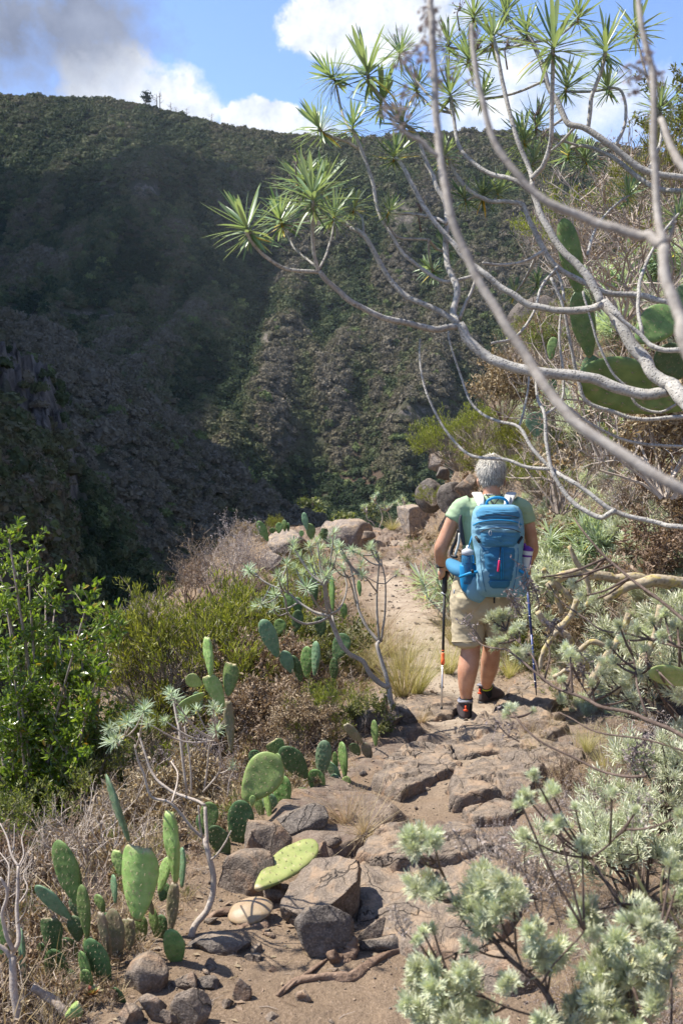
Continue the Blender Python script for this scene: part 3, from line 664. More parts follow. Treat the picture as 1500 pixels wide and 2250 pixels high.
def rock(px, py, w, h, label, Yd=None, dep=1.0, mt='rock', seed=None, sub=4, name='rock', tilt=0.0, group=None, sink=.25, **kw):
    """a stone whose outline is w x h pixels about (px, py); it rests in the ground"""
    g = G(px, py + h * .5 * (1 - sink)) if Yd is None else P(px, py + h * .5, Yd); Yc = g[1] + w * g[1] / FPX * dep * .3 if Yd is None else Yd
    c = P(px, py, Yc); W = w * Yc / FPX; Hh = h * Yc / FPX; seed = seed or int(px * 7 + py)
    me = rock_mesh((W * 1.08, W * dep, Hh * 1.15), seed, MT[mt], sub, **kw)
    o = obj(name, me, loc=c, rot=(0, tilt, 0)); tag(o, label, 'rock', group); return o

def slab(pts, z, thick, label, mt='rock', seed=1, tilt=(0, 0), name='rock_slab', rough=.012, n=96):
    """flat bedrock slab: its outline in the photograph taken down to the height z"""
    q = []
    for px, py in pts:
        d = pixdir(px, py); t = (z - CAM[2]) / d[2]; q.append((CAM + d * t)[:2])
    e = np.array(q); c = e.mean(0)
    L_ = np.concatenate([[0], np.cumsum(np.linalg.norm(np.diff(np.vstack([e, e[:1]]), axis=0), axis=1))]); ee = np.vstack([e, e[:1]])
    s = np.linspace(0, L_[-1], n, endpoint=False); e = np.stack([np.interp(s, L_, ee[:, 0]), np.interp(s, L_, ee[:, 1])], 1)
    span = np.sqrt((np.ptp(e[:, 0]) * np.ptp(e[:, 1]))); e = e + (.07 * span) * np.stack([fbm(s * 16 / L_[-1] + seed, .5, 0, 3), fbm(s * 16 / L_[-1], seed + 3.5, 0, 3)], 1); ca, cb, cv = cells(e[:, 0] * 9 + seed, e[:, 1] * 9, .95); e = e + (cv[:, None] - .5) * .035 * (e - e.mean(0)) / .5
    V = []; F = []
    prof = [(1.05, -thick - .05), (1.03, -thick * .5), (1.0, -thick * .12), (.975, -.001), (.95, .003), (.91, .004), (.87, .005), (.83, .006), (.78, .007), (.73, .008), (.68, .009), (.62, .009), (.56, .009), (.5, .009), (.44, .009), (.38, .009), (.32, .009), (.26, .009), (.2, .009), (.13, .009), (.06, .009)]
    for f, dz in prof:
        p = c + (e - c) * f
        zz = z + dz + (p[:, 0] - c[0]) * tilt[0] + (p[:, 1] - c[1]) * tilt[1] + (rough * fbm(p[:, 0] * 5 + seed, p[:, 1] * 5, 0, 4) + rough * .5 * fbm(p[:, 0] * 22, p[:, 1] * 22, 0, 3)) * (1 if dz > -thick * .2 else .2)
        ca, cb, cv = cells(p[:, 0] * 5.5 + seed * 1.7 + .3 * fbm(p[:, 0] * 4, p[:, 1] * 4, 0, 2), p[:, 1] * 8 + .3 * fbm(p[:, 0] * 4, p[:, 1] * 4, 1., 2), .95); zz = zz + ((cv - .6) * .035 - .02 * (1 - sstep(.01, .07, cb - ca))) * (dz > -.02)
        if dz < -.02: p = p + rough * 1.2 * np.stack([fbm(p[:, 0] * 14, p[:, 1] * 14, dz * 30, 2), fbm(p[:, 0] * 14 + 5, p[:, 1] * 14, dz * 30, 2)], 1)
        V.append(np.column_stack([p, zz]))
    V.append(np.array([[*c, z + .009]])); V = np.vstack(V); k = len(prof)
    q = [[i * n + j, i * n + (j + 1) % n, (i + 1) * n + (j + 1) % n, (i + 1) * n + j] for i in range(k - 1) for j in range(n)]
    t = [[(k - 1) * n + j, (k - 1) * n + (j + 1) % n, k * n] for j in range(n)]
    cc = np.array([*c, z]); b = MB(); b.add(V - cc, q, t); o = b.build(name, MT[mt]); o.location = cc; tag(o, label, 'rock'); return o

# bedrock of the path
slab([(778, 1895), (800, 1870), (950, 1862), (1100, 1880), (1160, 1930), (1130, 2010), (1060, 2075), (900, 2080), (830, 2010), (790, 2000)], .035, .09, 'broad flat brown slab of cracked bedrock in the middle of the path', seed=3, tilt=(0, .03))
slab([(783, 1868), (800, 1835), (850, 1808), (960, 1800), (1060, 1815), (1090, 1850), (1000, 1880), (880, 1888)], .07, .10, 'rounded brown ledge just above the broad cracked slab', seed=5, rough=.02)
slab([(968, 1638), (1010, 1590), (1085, 1560), (1190, 1556), (1250, 1590), (1215, 1625), (1120, 1640), (1020, 1655)], -.015, .10, 'pale brown flat slab right behind the hiker, hiding one shoe', seed=8, tilt=(.02, .02), mt='rock')
slab([(820, 1708), (850, 1655), (905, 1632), (1000, 1640), (1010, 1680), (950, 1700), (880, 1740)], .0, .11, 'grey brown ledge left of the step, beside the cactus patch', seed=11, rough=.02)
slab([(985, 1750), (1000, 1690), (1060, 1660), (1140, 1655), (1200, 1680), (1160, 1730), (1080, 1745)], .03, .12, 'rounded brown bedrock hump below the pale flat slab', seed=13, rough=.03)
slab([(1100, 1650), (1130, 1622), (1230, 1625), (1290, 1660), (1220, 1692), (1130, 1690)], .0, .10, 'low brown ledge right of the bedrock hump', seed=15, rough=.02)
slab([(880, 1560), (900, 1532), (985, 1530), (1010, 1545), (990, 1568), (930, 1580)], -.15, .09, 'flat pinkish slab left of the hiker where the pole is planted', seed=17)
slab([(1090, 1560), (1120, 1500), (1190, 1440), (1280, 1440), (1300, 1500), (1220, 1550)], -.12, .10, 'wide smooth slab in front of the hiker, right of the path', seed=19, rough=.02)
slab([(1020, 1770), (1090, 1755), (1150, 1770), (1120, 1790), (1040, 1792)], .03, .03, 'small flat stone flush with the dusty soil', seed=21)
slab([(835, 1235), (850, 1195), (880, 1165), (960, 1160), (975, 1200), (955, 1235), (900, 1250)], -.17, .22, 'broad sloping sandstone-coloured slab far along the path', 'rock_pale', seed=23, tilt=(0, .09), rough=.03)
slab([(872, 1255), (880, 1232), (935, 1225), (960, 1250), (930, 1262)], -.22, .10, 'flat slab at the near end of the far sloping rock', 'rock_pale', seed=25)
slab([(820, 1190), (835, 1172), (880, 1168), (900, 1180), (870, 1195)], -.12, .16, 'low pale rock at the left rim of the far path', 'rock_pale', seed=27)

RK = 'stones along the left edge of the path'
rock(706, 2004, 168, 178, 'big rounded dark brown boulder split by cracks in the foreground', dep=1.2, mt='rock', seed=41, sub=5, cuts=13, rough=.05, crack=.05, depth=(.45, .85), sink=.55)
rock(712, 2050, 128, 116, 'angular block broken off the front of the big rounded boulder', dep=.5, mt='rock_grey', seed=48, sub=5, cuts=10, rough=.04, depth=(.6, .9), sink=.1)
rock(815, 2055, 62, 70, 'small square block wedged right of the broken boulder', dep=.6, mt='rock', seed=44, cuts=9)
rock(835, 2080, 90, 45, 'thin grey plate of stone beside the cut stump', dep=.6, mt='rock_grey', seed=45, cuts=9)
rock(550, 1928, 135, 110, 'broad flat-faced brown rock behind the leaning pale stem', dep=.7, mt='rock', seed=51, sub=5, cuts=12, depth=(.5, .85))
rock(588, 1855, 105, 88, 'dark brown cracked rock above the yellow fallen pad', dep=.8, mt='rock', seed=52, sub=5, cuts=12, crack=.03)
rock(665, 1800, 110, 62, 'dark ledge rock under the tuft of dry grass', dep=.8, mt='rock_grey', seed=53, cuts=10)
rock(712, 1878, 55, 55, 'small triangular stone right of the yellow fallen pad', dep=.7, seed=54, cuts=9)
rock(730, 1850, 40, 26, 'small flat stone above the triangular stone', dep=.7, seed=55, sub=3)
rock(480, 2075, 140, 48, 'long flat dark rock at the foot of the pale stem', dep=.6, mt='rock_grey', seed=56, sub=5, cuts=12, depth=(.5, .8))
rock(603, 1972, 50, 40, 'rough brown stone between the two fallen pads', dep=.8, seed=57, sub=3)
rock(322, 2150, 95, 85, 'brown angular block between the cactus stems', dep=.8, seed=58, sub=4, cuts=9, depth=(.5, .8))
rock(405, 2160, 60, 48, 'rounded brown stone right of the angular block', dep=.8, seed=59, cuts=12)
rock(450, 2162, 62, 36, 'flat slanting stone in the soil left of the log', dep=.8, seed=60, mt='rock_grey')
rock(532, 2180, 42, 56, 'upright wedge-shaped stone standing in the soil', dep=.7, seed=61, cuts=8)
rock(415, 2225, 85, 95, 'tall tilted slab of stone at the bottom edge', dep=.45, seed=62, cuts=9, tilt=.5)
rock(335, 2220, 62, 72, 'upright brown stone right of the small dark pad', dep=.7, seed=63, cuts=9)
rock(285, 2235, 60, 50, 'brown stone at the bottom edge below the small dark pad', dep=.8, seed=64)
rock(372, 2240, 40, 46, 'narrow stone between two upright ones at the bottom edge', dep=.8, seed=69)
rock(562, 2092, 34, 26, 'small grey pebble near the fallen tan pad', dep=.9, seed=65, sub=3)
rock(556, 2106, 36, 20, 'flat grey pebble touching the one near the tan pad', dep=.9, seed=66, sub=3)
rock(602, 2130, 26, 20, 'small reddish stone in front of the grey boulder', dep=.9, seed=67, sub=3)
rock(668, 2190, 42, 32, 'light brown stone lying below the log', dep=.8, seed=68, sub=3)
rock(500, 2208, 26, 24, 'pale stone left of the light brown one, below the wedge', dep=.8, seed=70, sub=3)
rock(600, 2240, 40, 26, 'flat stone at the bottom edge below the log', dep=.8, seed=71, sub=3)
rock(465, 2125, 40, 28, 'dark brown stone above the slanting flat stone', dep=.8, seed=72, sub=3)
rock(1102, 2150, 150, 90, 'half-buried tan boulder under the silver bush', dep=.9, mt='rock', seed=73, sub=5, cuts=8, depth=(.65, .95), sink=.4)
rock(1008, 2108, 36, 24, 'small angular stone left of the half-buried tan boulder', dep=.8, seed=74, sub=3)
rock(1040, 2112, 42, 26, 'angular stone touching the half-buried tan boulder', dep=.8, seed=75, sub=3)
rock(935, 1735, 20, 10, 'tiny dark stone on the dusty path', seed=76, sub=3)
rock(990, 1742, 24, 12, 'clod of dark soil beside the bedrock hump', seed=77, sub=3)
rock(770, 1920, 24, 14, 'small dark stone on top of the cracked slab', seed=78, sub=3)
rock(845, 1568, 85, 75, 'pinkish rock at the base of the little forked tree', dep=.8, mt='rock', seed=80, sub=4, cuts=9)
rock(888, 1572, 55, 50, 'dark stone right of the forked trunk', dep=.8, mt='rock_grey', seed=81)
rock(806, 1588, 60, 56, 'shaded dark stone left of the forked trunk', dep=.8, mt='rock_grey', seed=82)
rock(1440, 1640, 60, 60, 'grey stone under the right-hand bush', dep=.8, mt='rock_grey', seed=83)
rock(1490, 1560, 90, 120, 'tall grey boulder at the right edge behind the bush', dep=.8, mt='rock_grey', seed=84, sub=4)
rock(1215, 1592, 45, 14, 'small pinkish stone half hidden by the silver bush', dep=.7, mt='rock_pale', seed=85, sub=3)
rock(938, 1215 - 0, 16, 8, 'dark flat stone lying on the far sloping slab', Yd=15.0, seed=86, sub=3, mt='rock_grey')
# boulders on the rim
rock(765, 1180, 105, 72, 'large pale domed boulder on the rim beyond the cacti', Yd=15.8, dep=1.0, mt='rock_pale', seed=90, sub=5, cuts=8, depth=(.7, .95))
rock(632, 1192, 85, 52, 'pale block on the rim, left of the domed boulder', Yd=15.0, dep=.9, mt='rock_pale', seed=91, cuts=10)
rock(600, 1240, 55, 50, 'pale rock below the left rim block, in dry scrub', Yd=14.2, dep=.9, mt='rock_pale', seed=92)
rock(810, 1178, 30, 20, 'small brown stone beside the domed boulder', Yd=15.2, dep=.9, mt='rock', seed=93, sub=3)
rock(725, 1158, 40, 24, 'flat stone behind the domed boulder', Yd=17.0, dep=.9, mt='rock_pale', seed=94, sub=3)
rock(910, 1140, 70, 56, 'pale angular outcrop left of the round boulders', Yd=16.5, dep=.9, mt='rock_pale', seed=95, sub=4, cuts=12)
rock(943, 1090, 58, 66, 'round grey boulder at the outer edge of the bend', Yd=13.9, dep=.9, mt='rock_grey', seed=96, sub=4, cuts=5, depth=(.8, .95))
rock(993, 1094, 62, 64, 'round grey boulder nearest the hiker on the bend', Yd=13.0, dep=.9, mt='rock_grey', seed=97, sub=4, cuts=6, depth=(.75, .95))
rock(960, 1015, 36, 40, 'pale stone on top of the outer round boulder', Yd=14.6, dep=.9, mt='rock_pale', seed=98, sub=4)
rock(972, 1040, 28, 26, 'dark stone wedged between the bend boulders', Yd=14.2, dep=.9, mt='rock_grey', seed=99, sub=3)
rock(1030, 1075, 60, 60, 'brownish rock behind the hiker\'s left shoulder', Yd=12.6, dep=.9, mt='rock', seed=100)
rock(1182, 712, 120, 100, 'big dark boulder high on the bank under the branches', Yd=None, dep=.9, mt='rock_grey', seed=101, sub=5, cuts=6, depth=(.75, .95))
rock(1240, 785, 60, 40, 'grey stone on the bank below the big dark boulder', Yd=None, dep=.9, mt='rock_grey', seed=102)

# loose small stones and crumbs of earth: too many to count
def pebbles():
    kinds = [rock_mesh((1, 1, .7), 200 + i, MT['rock' if i else 'rock_grey'], 2, cuts=8, rough=.05) for i in range(5)]
    n = 20000; x = rng.uniform(-1.6, 2.4, n); y = 2.3 + 5.5 * rng.random(n) ** 1.5; 
    den = np.clip(.5 + 1.1 * fbm(x * 1.2, y * 1.2, 0, 3), .05, 1) * np.where(rockmask(x, y) > .4, .25, 1); k = rng.random(n) < den; x, y = x[k], y[k]; n = len(x)
    s = .0035 + .006 * rng.random(n) + .035 * rng.random(n) ** 22
    z = H(x, y) + s * .12
    scatter('gravel', np.stack([x, y, z], 1), rng.uniform(0, 6.28, (n, 3)) * [.12, .12, 1], s[:, None] * rng.uniform(.7, 1.3, (n, 3)), rng.random(n), kinds, 'small stones and crumbs of earth strewn over the trail')
    n = 2600; x = rng.uniform(-.6, 1.8, n); y = rng.uniform(7, 19, n); k = (x > ip(y, XL) - .3) & (x < ip(y, XR) + .2); x, y = x[k], y[k]; n = len(x); s = .01 + .05 * rng.random(n) ** 6
    scatter('far_gravel', np.stack([x, y, H(x, y)], 1), rng.uniform(0, 6.28, (n, 3)) * [.12, .12, 1], s[:, None] * rng.uniform(.7, 1.3, (n, 3)), rng.random(n), kinds, 'small stones scattered on the farther part of the trail')
pebbles()
# ------------------------------------------------------------------ leaves and rosettes
def blade(L_, w, curve=.15, fold=.25, k=4, tip=.1):
    """a long leaf along +x, cupped, with a point: template verts and quads"""
    v = []; q = []
    for i in range(k + 1):
        t = i / k; ww = w * (math.sin(math.pi * (t * .80 + .10)) ** .6) * (1 if i < k else .32)
        x = L_ * t * (1 - .06 * curve); z = -curve * L_ * t * t
        v += [(x, -ww / 2, z + fold * ww * .5), (x, 0, z), (x, ww / 2, z + fold * ww * .5)]
        if i: a = 3 * (i - 1); q += [(a, a + 3, a + 4, a + 1), (a + 1, a + 4, a + 5, a + 2)]
    return np.array(v), np.array(q)
LEAFT = [blade(1, .088, .10, .3, 5), blade(1, .10, -.10, .35, 5), blade(1, .085, .30, .3, 5), blade(1, .08, .02, .4, 5)]
def rosette(n, L_, seed, wmul=1.0, spread=(6, 128), yellow=.05, squeeze=1.0):
    """leaf placements of a tuft at the end of a stem that points to +z"""
    r = np.random.default_rng(seed); out = []
    for i in range(n):
        t = i / n; el = R(90 - (spread[0] + (spread[1] - spread[0]) * t ** .72) + r.normal(0, 9)); az = i * 2.39996 + r.normal(0, .18)
        d = np.array([math.cos(az) * math.cos(el), math.sin(az) * math.cos(el), math.sin(el)])
        A = axes(np.cross(d, np.cross((0, 0, 1), d)) if abs(d[2]) < .98 else (1, 0, 0), (0, 0, 1))
        side = norm(np.cross((0, 0, 1), d)) if abs(d[2]) < .995 else np.array([1., 0, 0]); up = np.cross(d, side)
        l = L_ * r.uniform(.72, 1.08) * (.72 + .45 * math.sin(math.pi * min(1, .15 + t * .95)))
        B = np.stack([d * l, side * l * wmul, up * l], 1); base = np.array([0, 0, -.30 * L_ * t]) + d * .01 * L_
        ylw = .97 + .03 * r.random() if (r.random() < yellow and t > .55) else r.random() * .9
        out.append((B, base, ylw, r.integers(0, 4)))
    return out
def rosette_mesh(n, L_, seed, mt, name='leaf_rosette', **kw):
    b = MB()
    for k in range(4):
        S = [o for o in rosette(n, L_, seed, **kw) if o[3] == k]
        if S: b.inst(LEAFT[k][0], LEAFT[k][1], None, [s[0] for s in S], [s[1] for s in S], [s[2] for s in S])
    b.tube([(0, 0, -.34 * L_), (0, 0, -.1 * L_), (0, 0, .02)], [.045 * L_, .04 * L_, .02 * L_], 5, .95)
    return b.mesh(name, MT[mt])
ROS_G = [rosette_mesh(n, 1.0, 10 + i, 'kleinia_leaf', wmul=w) for i, (n, w) in enumerate([(60, 1), (72, .9), (50, 1.1), (64, .85)])]
ROS_B = [rosette_mesh(n, 1.0, 20 + i, 'kleinia_grey', wmul=w, spread=(5, 105)) for i, (n, w) in enumerate([(50, .95), (46, .9), (56, .8)])]
def single_leaves(mt):
    out = []
    for k in range(4):
        for c in (.25, .6, .88, .99):
            b = MB(); b.add(LEAFT[k][0], LEAFT[k][1], None, c); out.append(b.mesh('leaf', MT[mt]))
    return out
LEAF_G = single_leaves('kleinia_leaf')
def place_rosette(parent, p, d, L_, kinds, i=0, name='leaf_rosette'):
    o = obj(name, kinds[i % len(kinds)], parent); WT(o, mat4(axes(d, (math.cos(i), math.sin(i), .1)), p, L_)); return o
def leafy_rosette(parent, p, d, L_, seed, n=30):
    """a tuft whose leaves are objects of their own"""
    o = obj('leaf_rosette', None, parent); WT(o, mat4(axes(d, (math.cos(seed), math.sin(seed), .1)), p, 1.0))
    b = MB(); b.tube([(0, 0, -.34 * L_), (0, 0, -.1 * L_), (0, 0, .02)], [.05 * L_, .045 * L_, .02 * L_], 6, .95); s = b.build('stem_tip', MT['pale_bark'], o)
    for B, base, y, k in rosette(n, L_, seed, wmul=1.0):
        c = 3 if y > .96 else int(min(2, y * 3)); lf = obj('leaf', LEAF_G[int(k) * 4 + c], o)
        lf.matrix_basis = mat4(B / np.array([1, 1, 1.0]), base)
    return o

# ------------------------------------------------------------------ stems traced from the photograph
def stem_pts(pix, Y0, Y1=None, n=4):
    Y1 = Y0 if Y1 is None else Y1; k = len(pix); pts = []
    for i, p in enumerate(pix):
        Yq = p[2] if len(p) > 2 else Y0 + (Y1 - Y0) * i / max(1, k - 1); pts.append(P(p[0], p[1], Yq))
    return smooth_path(pts, n)
def stem(b, pix, w0, w1, Y0, Y1=None, k=9, n=5, knob=.06, seed=0):
    """one stem; w0, w1 = its thickness in photograph pixels at the start and the end"""
    pts = stem_pts(pix, Y0, Y1, n); m = len(pts); t = np.linspace(0, 1, m); w = (w0 + (w1 - w0) * t) * .93
    r = w * pts[:, 1] / FPX / 2; r = r * (1 + knob * vn(t * m * .8 + seed * 7.7, seed)); pts = pts + (r * .35)[:, None] * np.stack([vn(t * m * .35, seed + 1.), vn(t * m * .35, seed + 5.), vn(t * m * .35, seed + 9.)], 1)
    b.tube(pts, r, k); return pts

# the big candelabra shrub that leans over the path from the right
def big_shrub():
    T = empty('succulent_tree', P(1560, 1000, 3.2), 'tall pale-stemmed succulent tree with spiky leaf tufts arching over the path from the right', 'tree')
    rd = random.Random(5)
    S = {}
    def S_(name, pix, w0, w1, Y0, Y1=None):
        b = MB(); p = stem(b, pix, w0, w1, Y0, Y1, 10, 5, .07, len(S) + 1); S[name] = p; T_objs.append((b, name)); return p
    T_objs = []
    S_('trunk', [(1700, 1260), (1620, 1050), (1530, 910), (1476, 846)], 60, 36, 2.6, 2.9)
    S_('a', [(1476, 846), (1460, 862), (1400, 864), (1340, 846), (1268, 822), (1180, 816), (1124, 808), (1080, 790), (1044, 758), (1008, 714)], 27, 23, 2.9, 3.15)
    S_('a1', [(1008, 714), (960, 724), (900, 712), (850, 700), (790, 672), (740, 635), (700, 597)], 15, 12, 3.15, 3.05)
    S_('a1a', [(700, 597), (630, 590), (585, 565), (555, 535), (540, 508)], 9, 7, 3.05, 2.95)
    S_('a1b', [(700, 597), (690, 560), (685, 500), (687, 440)], 9, 7, 3.05, 3.0)
    S_('a1c', [(695, 585), (650, 548), (620, 500)], 6, 5, 3.05, 3.2)
    S_('a1d', [(702, 590), (722, 545), (735, 480)], 6, 5, 3.05, 3.2)
    S_('a2', [(1008, 714), (964, 682), (900, 654), (850, 605), (800, 520), (770, 498)], 14, 11, 3.15, 3.3)
    S_('a2a', [(770, 498), (740, 478), (720, 455), (705, 425)], 9, 7, 3.3, 3.35)
    S_('a2b', [(800, 520), (795, 480), (780, 460)], 6, 5, 3.3, 3.4)
    S_('a3', [(1005, 712), (995, 690), (1002, 640), (990, 600), (980, 560), (982, 490), (977, 445), (955, 400), (935, 350), (915, 295), (885, 270)], 18, 8, 3.15, 3.5)
    S_('a3a', [(982, 490), (950, 478), (905, 470), (860, 468)], 9, 6, 3.3, 3.4)
    S_('a4', [(1010, 700), (1030, 650), (1044, 607), (985, 620), (940, 600), (885, 555), (850, 500), (832, 465), (815, 390), (795, 330), (775, 285)], 8, 9, 3.2, 3.4)
    S_('a4a', [(795, 330), (760, 310), (725, 300), (700, 285)], 7, 6, 3.4, 3.3)
    S_('a4b', [(940, 525), (900, 525), (870, 518), (850, 480), (855, 455)], 6, 5, 3.35, 3.3)
    S_('b', [(1476, 846), (1440, 818), (1400, 770), (1360, 710), (1324, 665)], 32, 26, 2.9, 3.1)
    S_('b1', [(1324, 665), (1290, 612), (1250, 565), (1215, 520), (1185, 465), (1168, 415)], 20, 14, 3.1, 3.3)
    S_('b1a', [(1168, 415), (1162, 370), (1130, 285), (1110, 210), (1090, 115), (1082, 80)], 12, 8, 3.3, 3.5)
    S_('b1b', [(1166, 392), (1192, 365), (1207, 320), (1212, 270), (1215, 130), (1215, 95)], 12, 9, 3.3, 3.2)
    S_('b1c', [(1160, 410), (1120, 392), (1075, 380), (1025, 345), (1002, 300), (990, 210)], 12, 8, 3.3, 3.5)
    S_('b2', [(1320, 672), (1300, 678), (1240, 682), (1180, 675), (1120, 645), (1070, 605), (1025, 570), (990, 530), (950, 480), (910, 415), (882, 360), (868, 345)], 18, 9, 3.05, 3.4)
    S_('b3', [(1620, 700), (1500, 673), (1420, 652), (1340, 645), (1290, 622), (1230, 590), (1195, 550), (1165, 490), (1147, 450), (1110, 442), (1075, 440), (1030, 415), (1000, 380), (977, 340)], 16, 8, 3.3, 3.6)
    S_('b3a', [(1195, 550), (1150, 575), (1100, 582), (1060, 578)], 8, 6, 3.4, 3.3)
    S_('b4', [(1225, 585), (1190, 630), (1170, 690), (1130, 740), (1080, 755)], 7, 6, 3.35, 3.1)
    S_('c1', [(1640, 400), (1500, 392), (1420, 375), (1350, 325), (1290, 285), (1250, 270), (1225, 230), (1200, 175), (1182, 120), (1160, 72)], 17, 10, 3.4, 3.7)
    S_('c1a', [(1290, 285), (1300, 215), (1322, 150), (1330, 105)], 10, 8, 3.6, 3.6)
    S_('c1b', [(1350, 325), (1375, 260), (1365, 200), (1335, 190)], 8, 6, 3.6, 3.7)
    S_('c2', [(1620, 415), (1500, 420), (1445, 414), (1395, 385), (1345, 345), (1300, 325), (1265, 320), (1250, 325)], 13, 7, 3.5, 3.9)
    S_('c3', [(1420, 375), (1440, 340), (1452, 300), (1450, 240)], 9, 6, 3.6, 3.8)
    S_('d1', [(1700, 1180), (1500, 1158), (1452, 1152), (1348, 1122), (1288, 1078), (1240, 1050), (1212, 1030), (1172, 990), (1140, 938), (1096, 926), (1060, 910), (1032, 878), (1012, 826), (988, 754), (986, 728)], 13, 4, 2.7, 3.3)
    S_('d2', [(1212, 1030), (1156, 1026), (1108, 1010), (1040, 1004), (1000, 974), (964, 922), (932, 850), (922, 782), (923, 745)], 9, 4, 2.95, 3.3)
    S_('d3', [(1140, 938), (1152, 898), (1162, 822), (1150, 760)], 6, 4, 3.1, 3.3)
    S_('d4', [(1348, 1122), (1320, 1136), (1268, 1110), (1220, 1050), (1200, 978), (1196, 910), (1180, 874), (1176, 830)], 13, 6, 2.8, 3.1)
    S_('d5', [(1196, 912), (1232, 882), (1238, 830), (1228, 740), (1232, 680)], 7, 5, 3.05, 3.2)
    S_('e1', [(1700, 905), (1500, 916), (1400, 920), (1352, 906), (1292, 886), (1272, 842), (1264, 810), (1244, 710), (1230, 655), (1210, 610)], 11, 7, 3.1, 3.2)
    S_('e2', [(1680, 975), (1500, 980), (1380, 970), (1288, 926), (1235, 885)], 9, 6, 3.3, 3.3)
    S_('e3', [(1500, 880), (1450, 905), (1400, 890), (1376, 850), (1344, 818), (1312, 750), (1292, 685), (1280, 640)], 7, 5, 3.0, 3.1)
    S_('e4', [(1500, 770), (1440, 765), (1405, 735), (1340, 680)], 13, 9, 2.9, 3.0)
    S_('e5', [(1290, 560), (1310, 500), (1345, 455), (1380, 430)], 7, 5, 3.4, 3.7)
    S_('e6', [(1410, 735), (1400, 660), (1415, 590), (1450, 520), (1490, 470)], 9, 6, 3.0, 3.4)
    S_('e7', [(1240, 660), (1225, 600), (1190, 540)], 5, 4, 3.3, 3.5)
    for b, nm in T_objs:
        o = b.build('trunk' if nm == 'trunk' else 'branch', MT['pale_bark'], T); WT(o)
    # tufts: (px, py, leaf length in px, lean x, lean up, toward viewer, depth)
    RS = [(540, 495, 98, -.35, .8, 3.0), (615, 478, 76, -.25, .9, 3.2), (686, 428, 105, 0, 1, 3.0), (735, 468, 70, .2, .95, 3.2), (706, 408, 92, .05, 1, 3.35), (668, 392, 80, -.2, .95, 3.4), (778, 452, 52, .2, .9, 3.4),
          (700, 278, 76, -.55, .75, 3.3), (775, 272, 62, 0, 1, 3.4), (884, 268, 74, -.3, .9, 3.5), (866, 338, 62, .1, .9, 3.4), (856, 462, 46, .35, .8, 3.3),
          (805, 150, 100, -.2, .95, 3.5), (726, 165, 72, -.6, .6, 3.6), (838, 215, 84, .1, 1, 3.6), (880, 110, 60, .2, .9, 3.7), (988, 200, 74, -.1, 1, 3.5), (1030, 120, 78, .1, .95, 3.6), (1082, 78, 74, 0, 1, 3.5), (985, 90, 60, -.1, 1, 3.8),
          (1155, 62, 62, -.2, .9, 3.7), (1215, 92, 108, 0, 1, 3.2), (1330, 100, 90, .05, 1, 3.6), (1245, 185, 70, .1, .95, 3.8), (1335, 188, 62, -.2, .9, 3.7), (1450, 235, 70, .1, 1, 3.8), (1400, 60, 70, .2, .9, 3.9),
          (1180, 268, 72, .1, .9, 3.8), (1150, 300, 70, -.2, .9, 3.7), (1172, 350, 60, .2, .9, 3.6), (1020, 432, 52, -.3, .8, 3.6), (1060, 424, 56, 0, .9, 3.6), (1095, 418, 54, .2, .9, 3.6), (975, 338, 60, -.1, .9, 3.6), (945, 590, 44, -.6, .5, 3.4), (978, 545, 48, -.4, .5, 3.5),
          (1130, 640, 42, .1, 1, 3.5), (1180, 618, 44, -.1, 1, 3.5), (1250, 330, 60, .1, .9, 3.9), (1285, 345, 54, -.3, .7, 3.9), (1380, 425, 54, .2, .9, 3.8), (1490, 470, 70, .2, .9, 3.5), (1060, 205, 60, .2, .9, 3.7), (915, 190, 62, -.1, .95, 3.7), (1110, 20, 66, .1, 1, 3.8), (1040, 30, 56, -.1, 1, 3.8), (1270, 30, 66, .1, 1, 3.9)]
    leaves = 0
    for i, (px, py, lp, lx, lz, Yq) in enumerate(RS):
        p = P(px, py, Yq); d = norm((lx, -.10 - .25 * rd.random(), lz)); L_ = lp * .93 * Yq / FPX
        ends = [q[-1] for q in S.values()]; dd = [np.linalg.norm(e - p) for e in ends]; e = ends[int(np.argmin(dd))]
        if min(dd) > .03:   # a twig that carries the tuft
            near = min((q for q in S.values()), key=lambda q: np.linalg.norm(q - p, axis=1).min() + (0 if len(q) > 12 else .3)); j = int(np.argmin(np.linalg.norm(near - p, axis=1)))
            j = max(0, j - 2); a = near[j]; mid = (a + p) / 2 + np.array([0, 0, -.10]) * min(1, np.linalg.norm(a - p)); extra = MB(); sp = smooth_path([a, mid, p - d * L_ * .2, p], 5); extra.tube(sp, .0042 * np.linspace(1.2, .8, len(sp)), 6); WT(extra.build('twig', MT['pale_bark'], T))
        if leaves < 250 and i in (0, 2, 4, 12, 21):
            leafy_rosette(T, p, d, L_, i + 1, 56); leaves += 56
        else: place_rosette(T, p, d, L_, ROS_G, i)
    # dried flower stalks
    for (px, py, Yq) in ((1050, 95, 3.5), (1115, 90, 3.4), (655, 345, 3.3), (925, 450, 3.4), (1010, 10, 3.7), (1195, 290, 3.6), (1180, 240, 3.7)):
        fl = MB(); p = P(px, py, Yq); fl.tube([p - [0, 0, .09], p - [.01, 0, .03], p], [.003, .0025, .0015], 4)
        for _ in range(14): q = p + rng.normal(0, .012, 3); fl.tube([p - [0, 0, .02], q], [.0012, .0012], 3); fl.inst([(-1, 0, 0), (0, .7, 0), (1, 0, 0), (0, -.7, 0)], [(0, 1, 2, 3)], None, [axes(rng.normal(size=3), rng.normal(size=3)) * .005], [q], [.5])
        WT(fl.build('dried_flower', MT['seed'], T))
    return T
big_shrub()

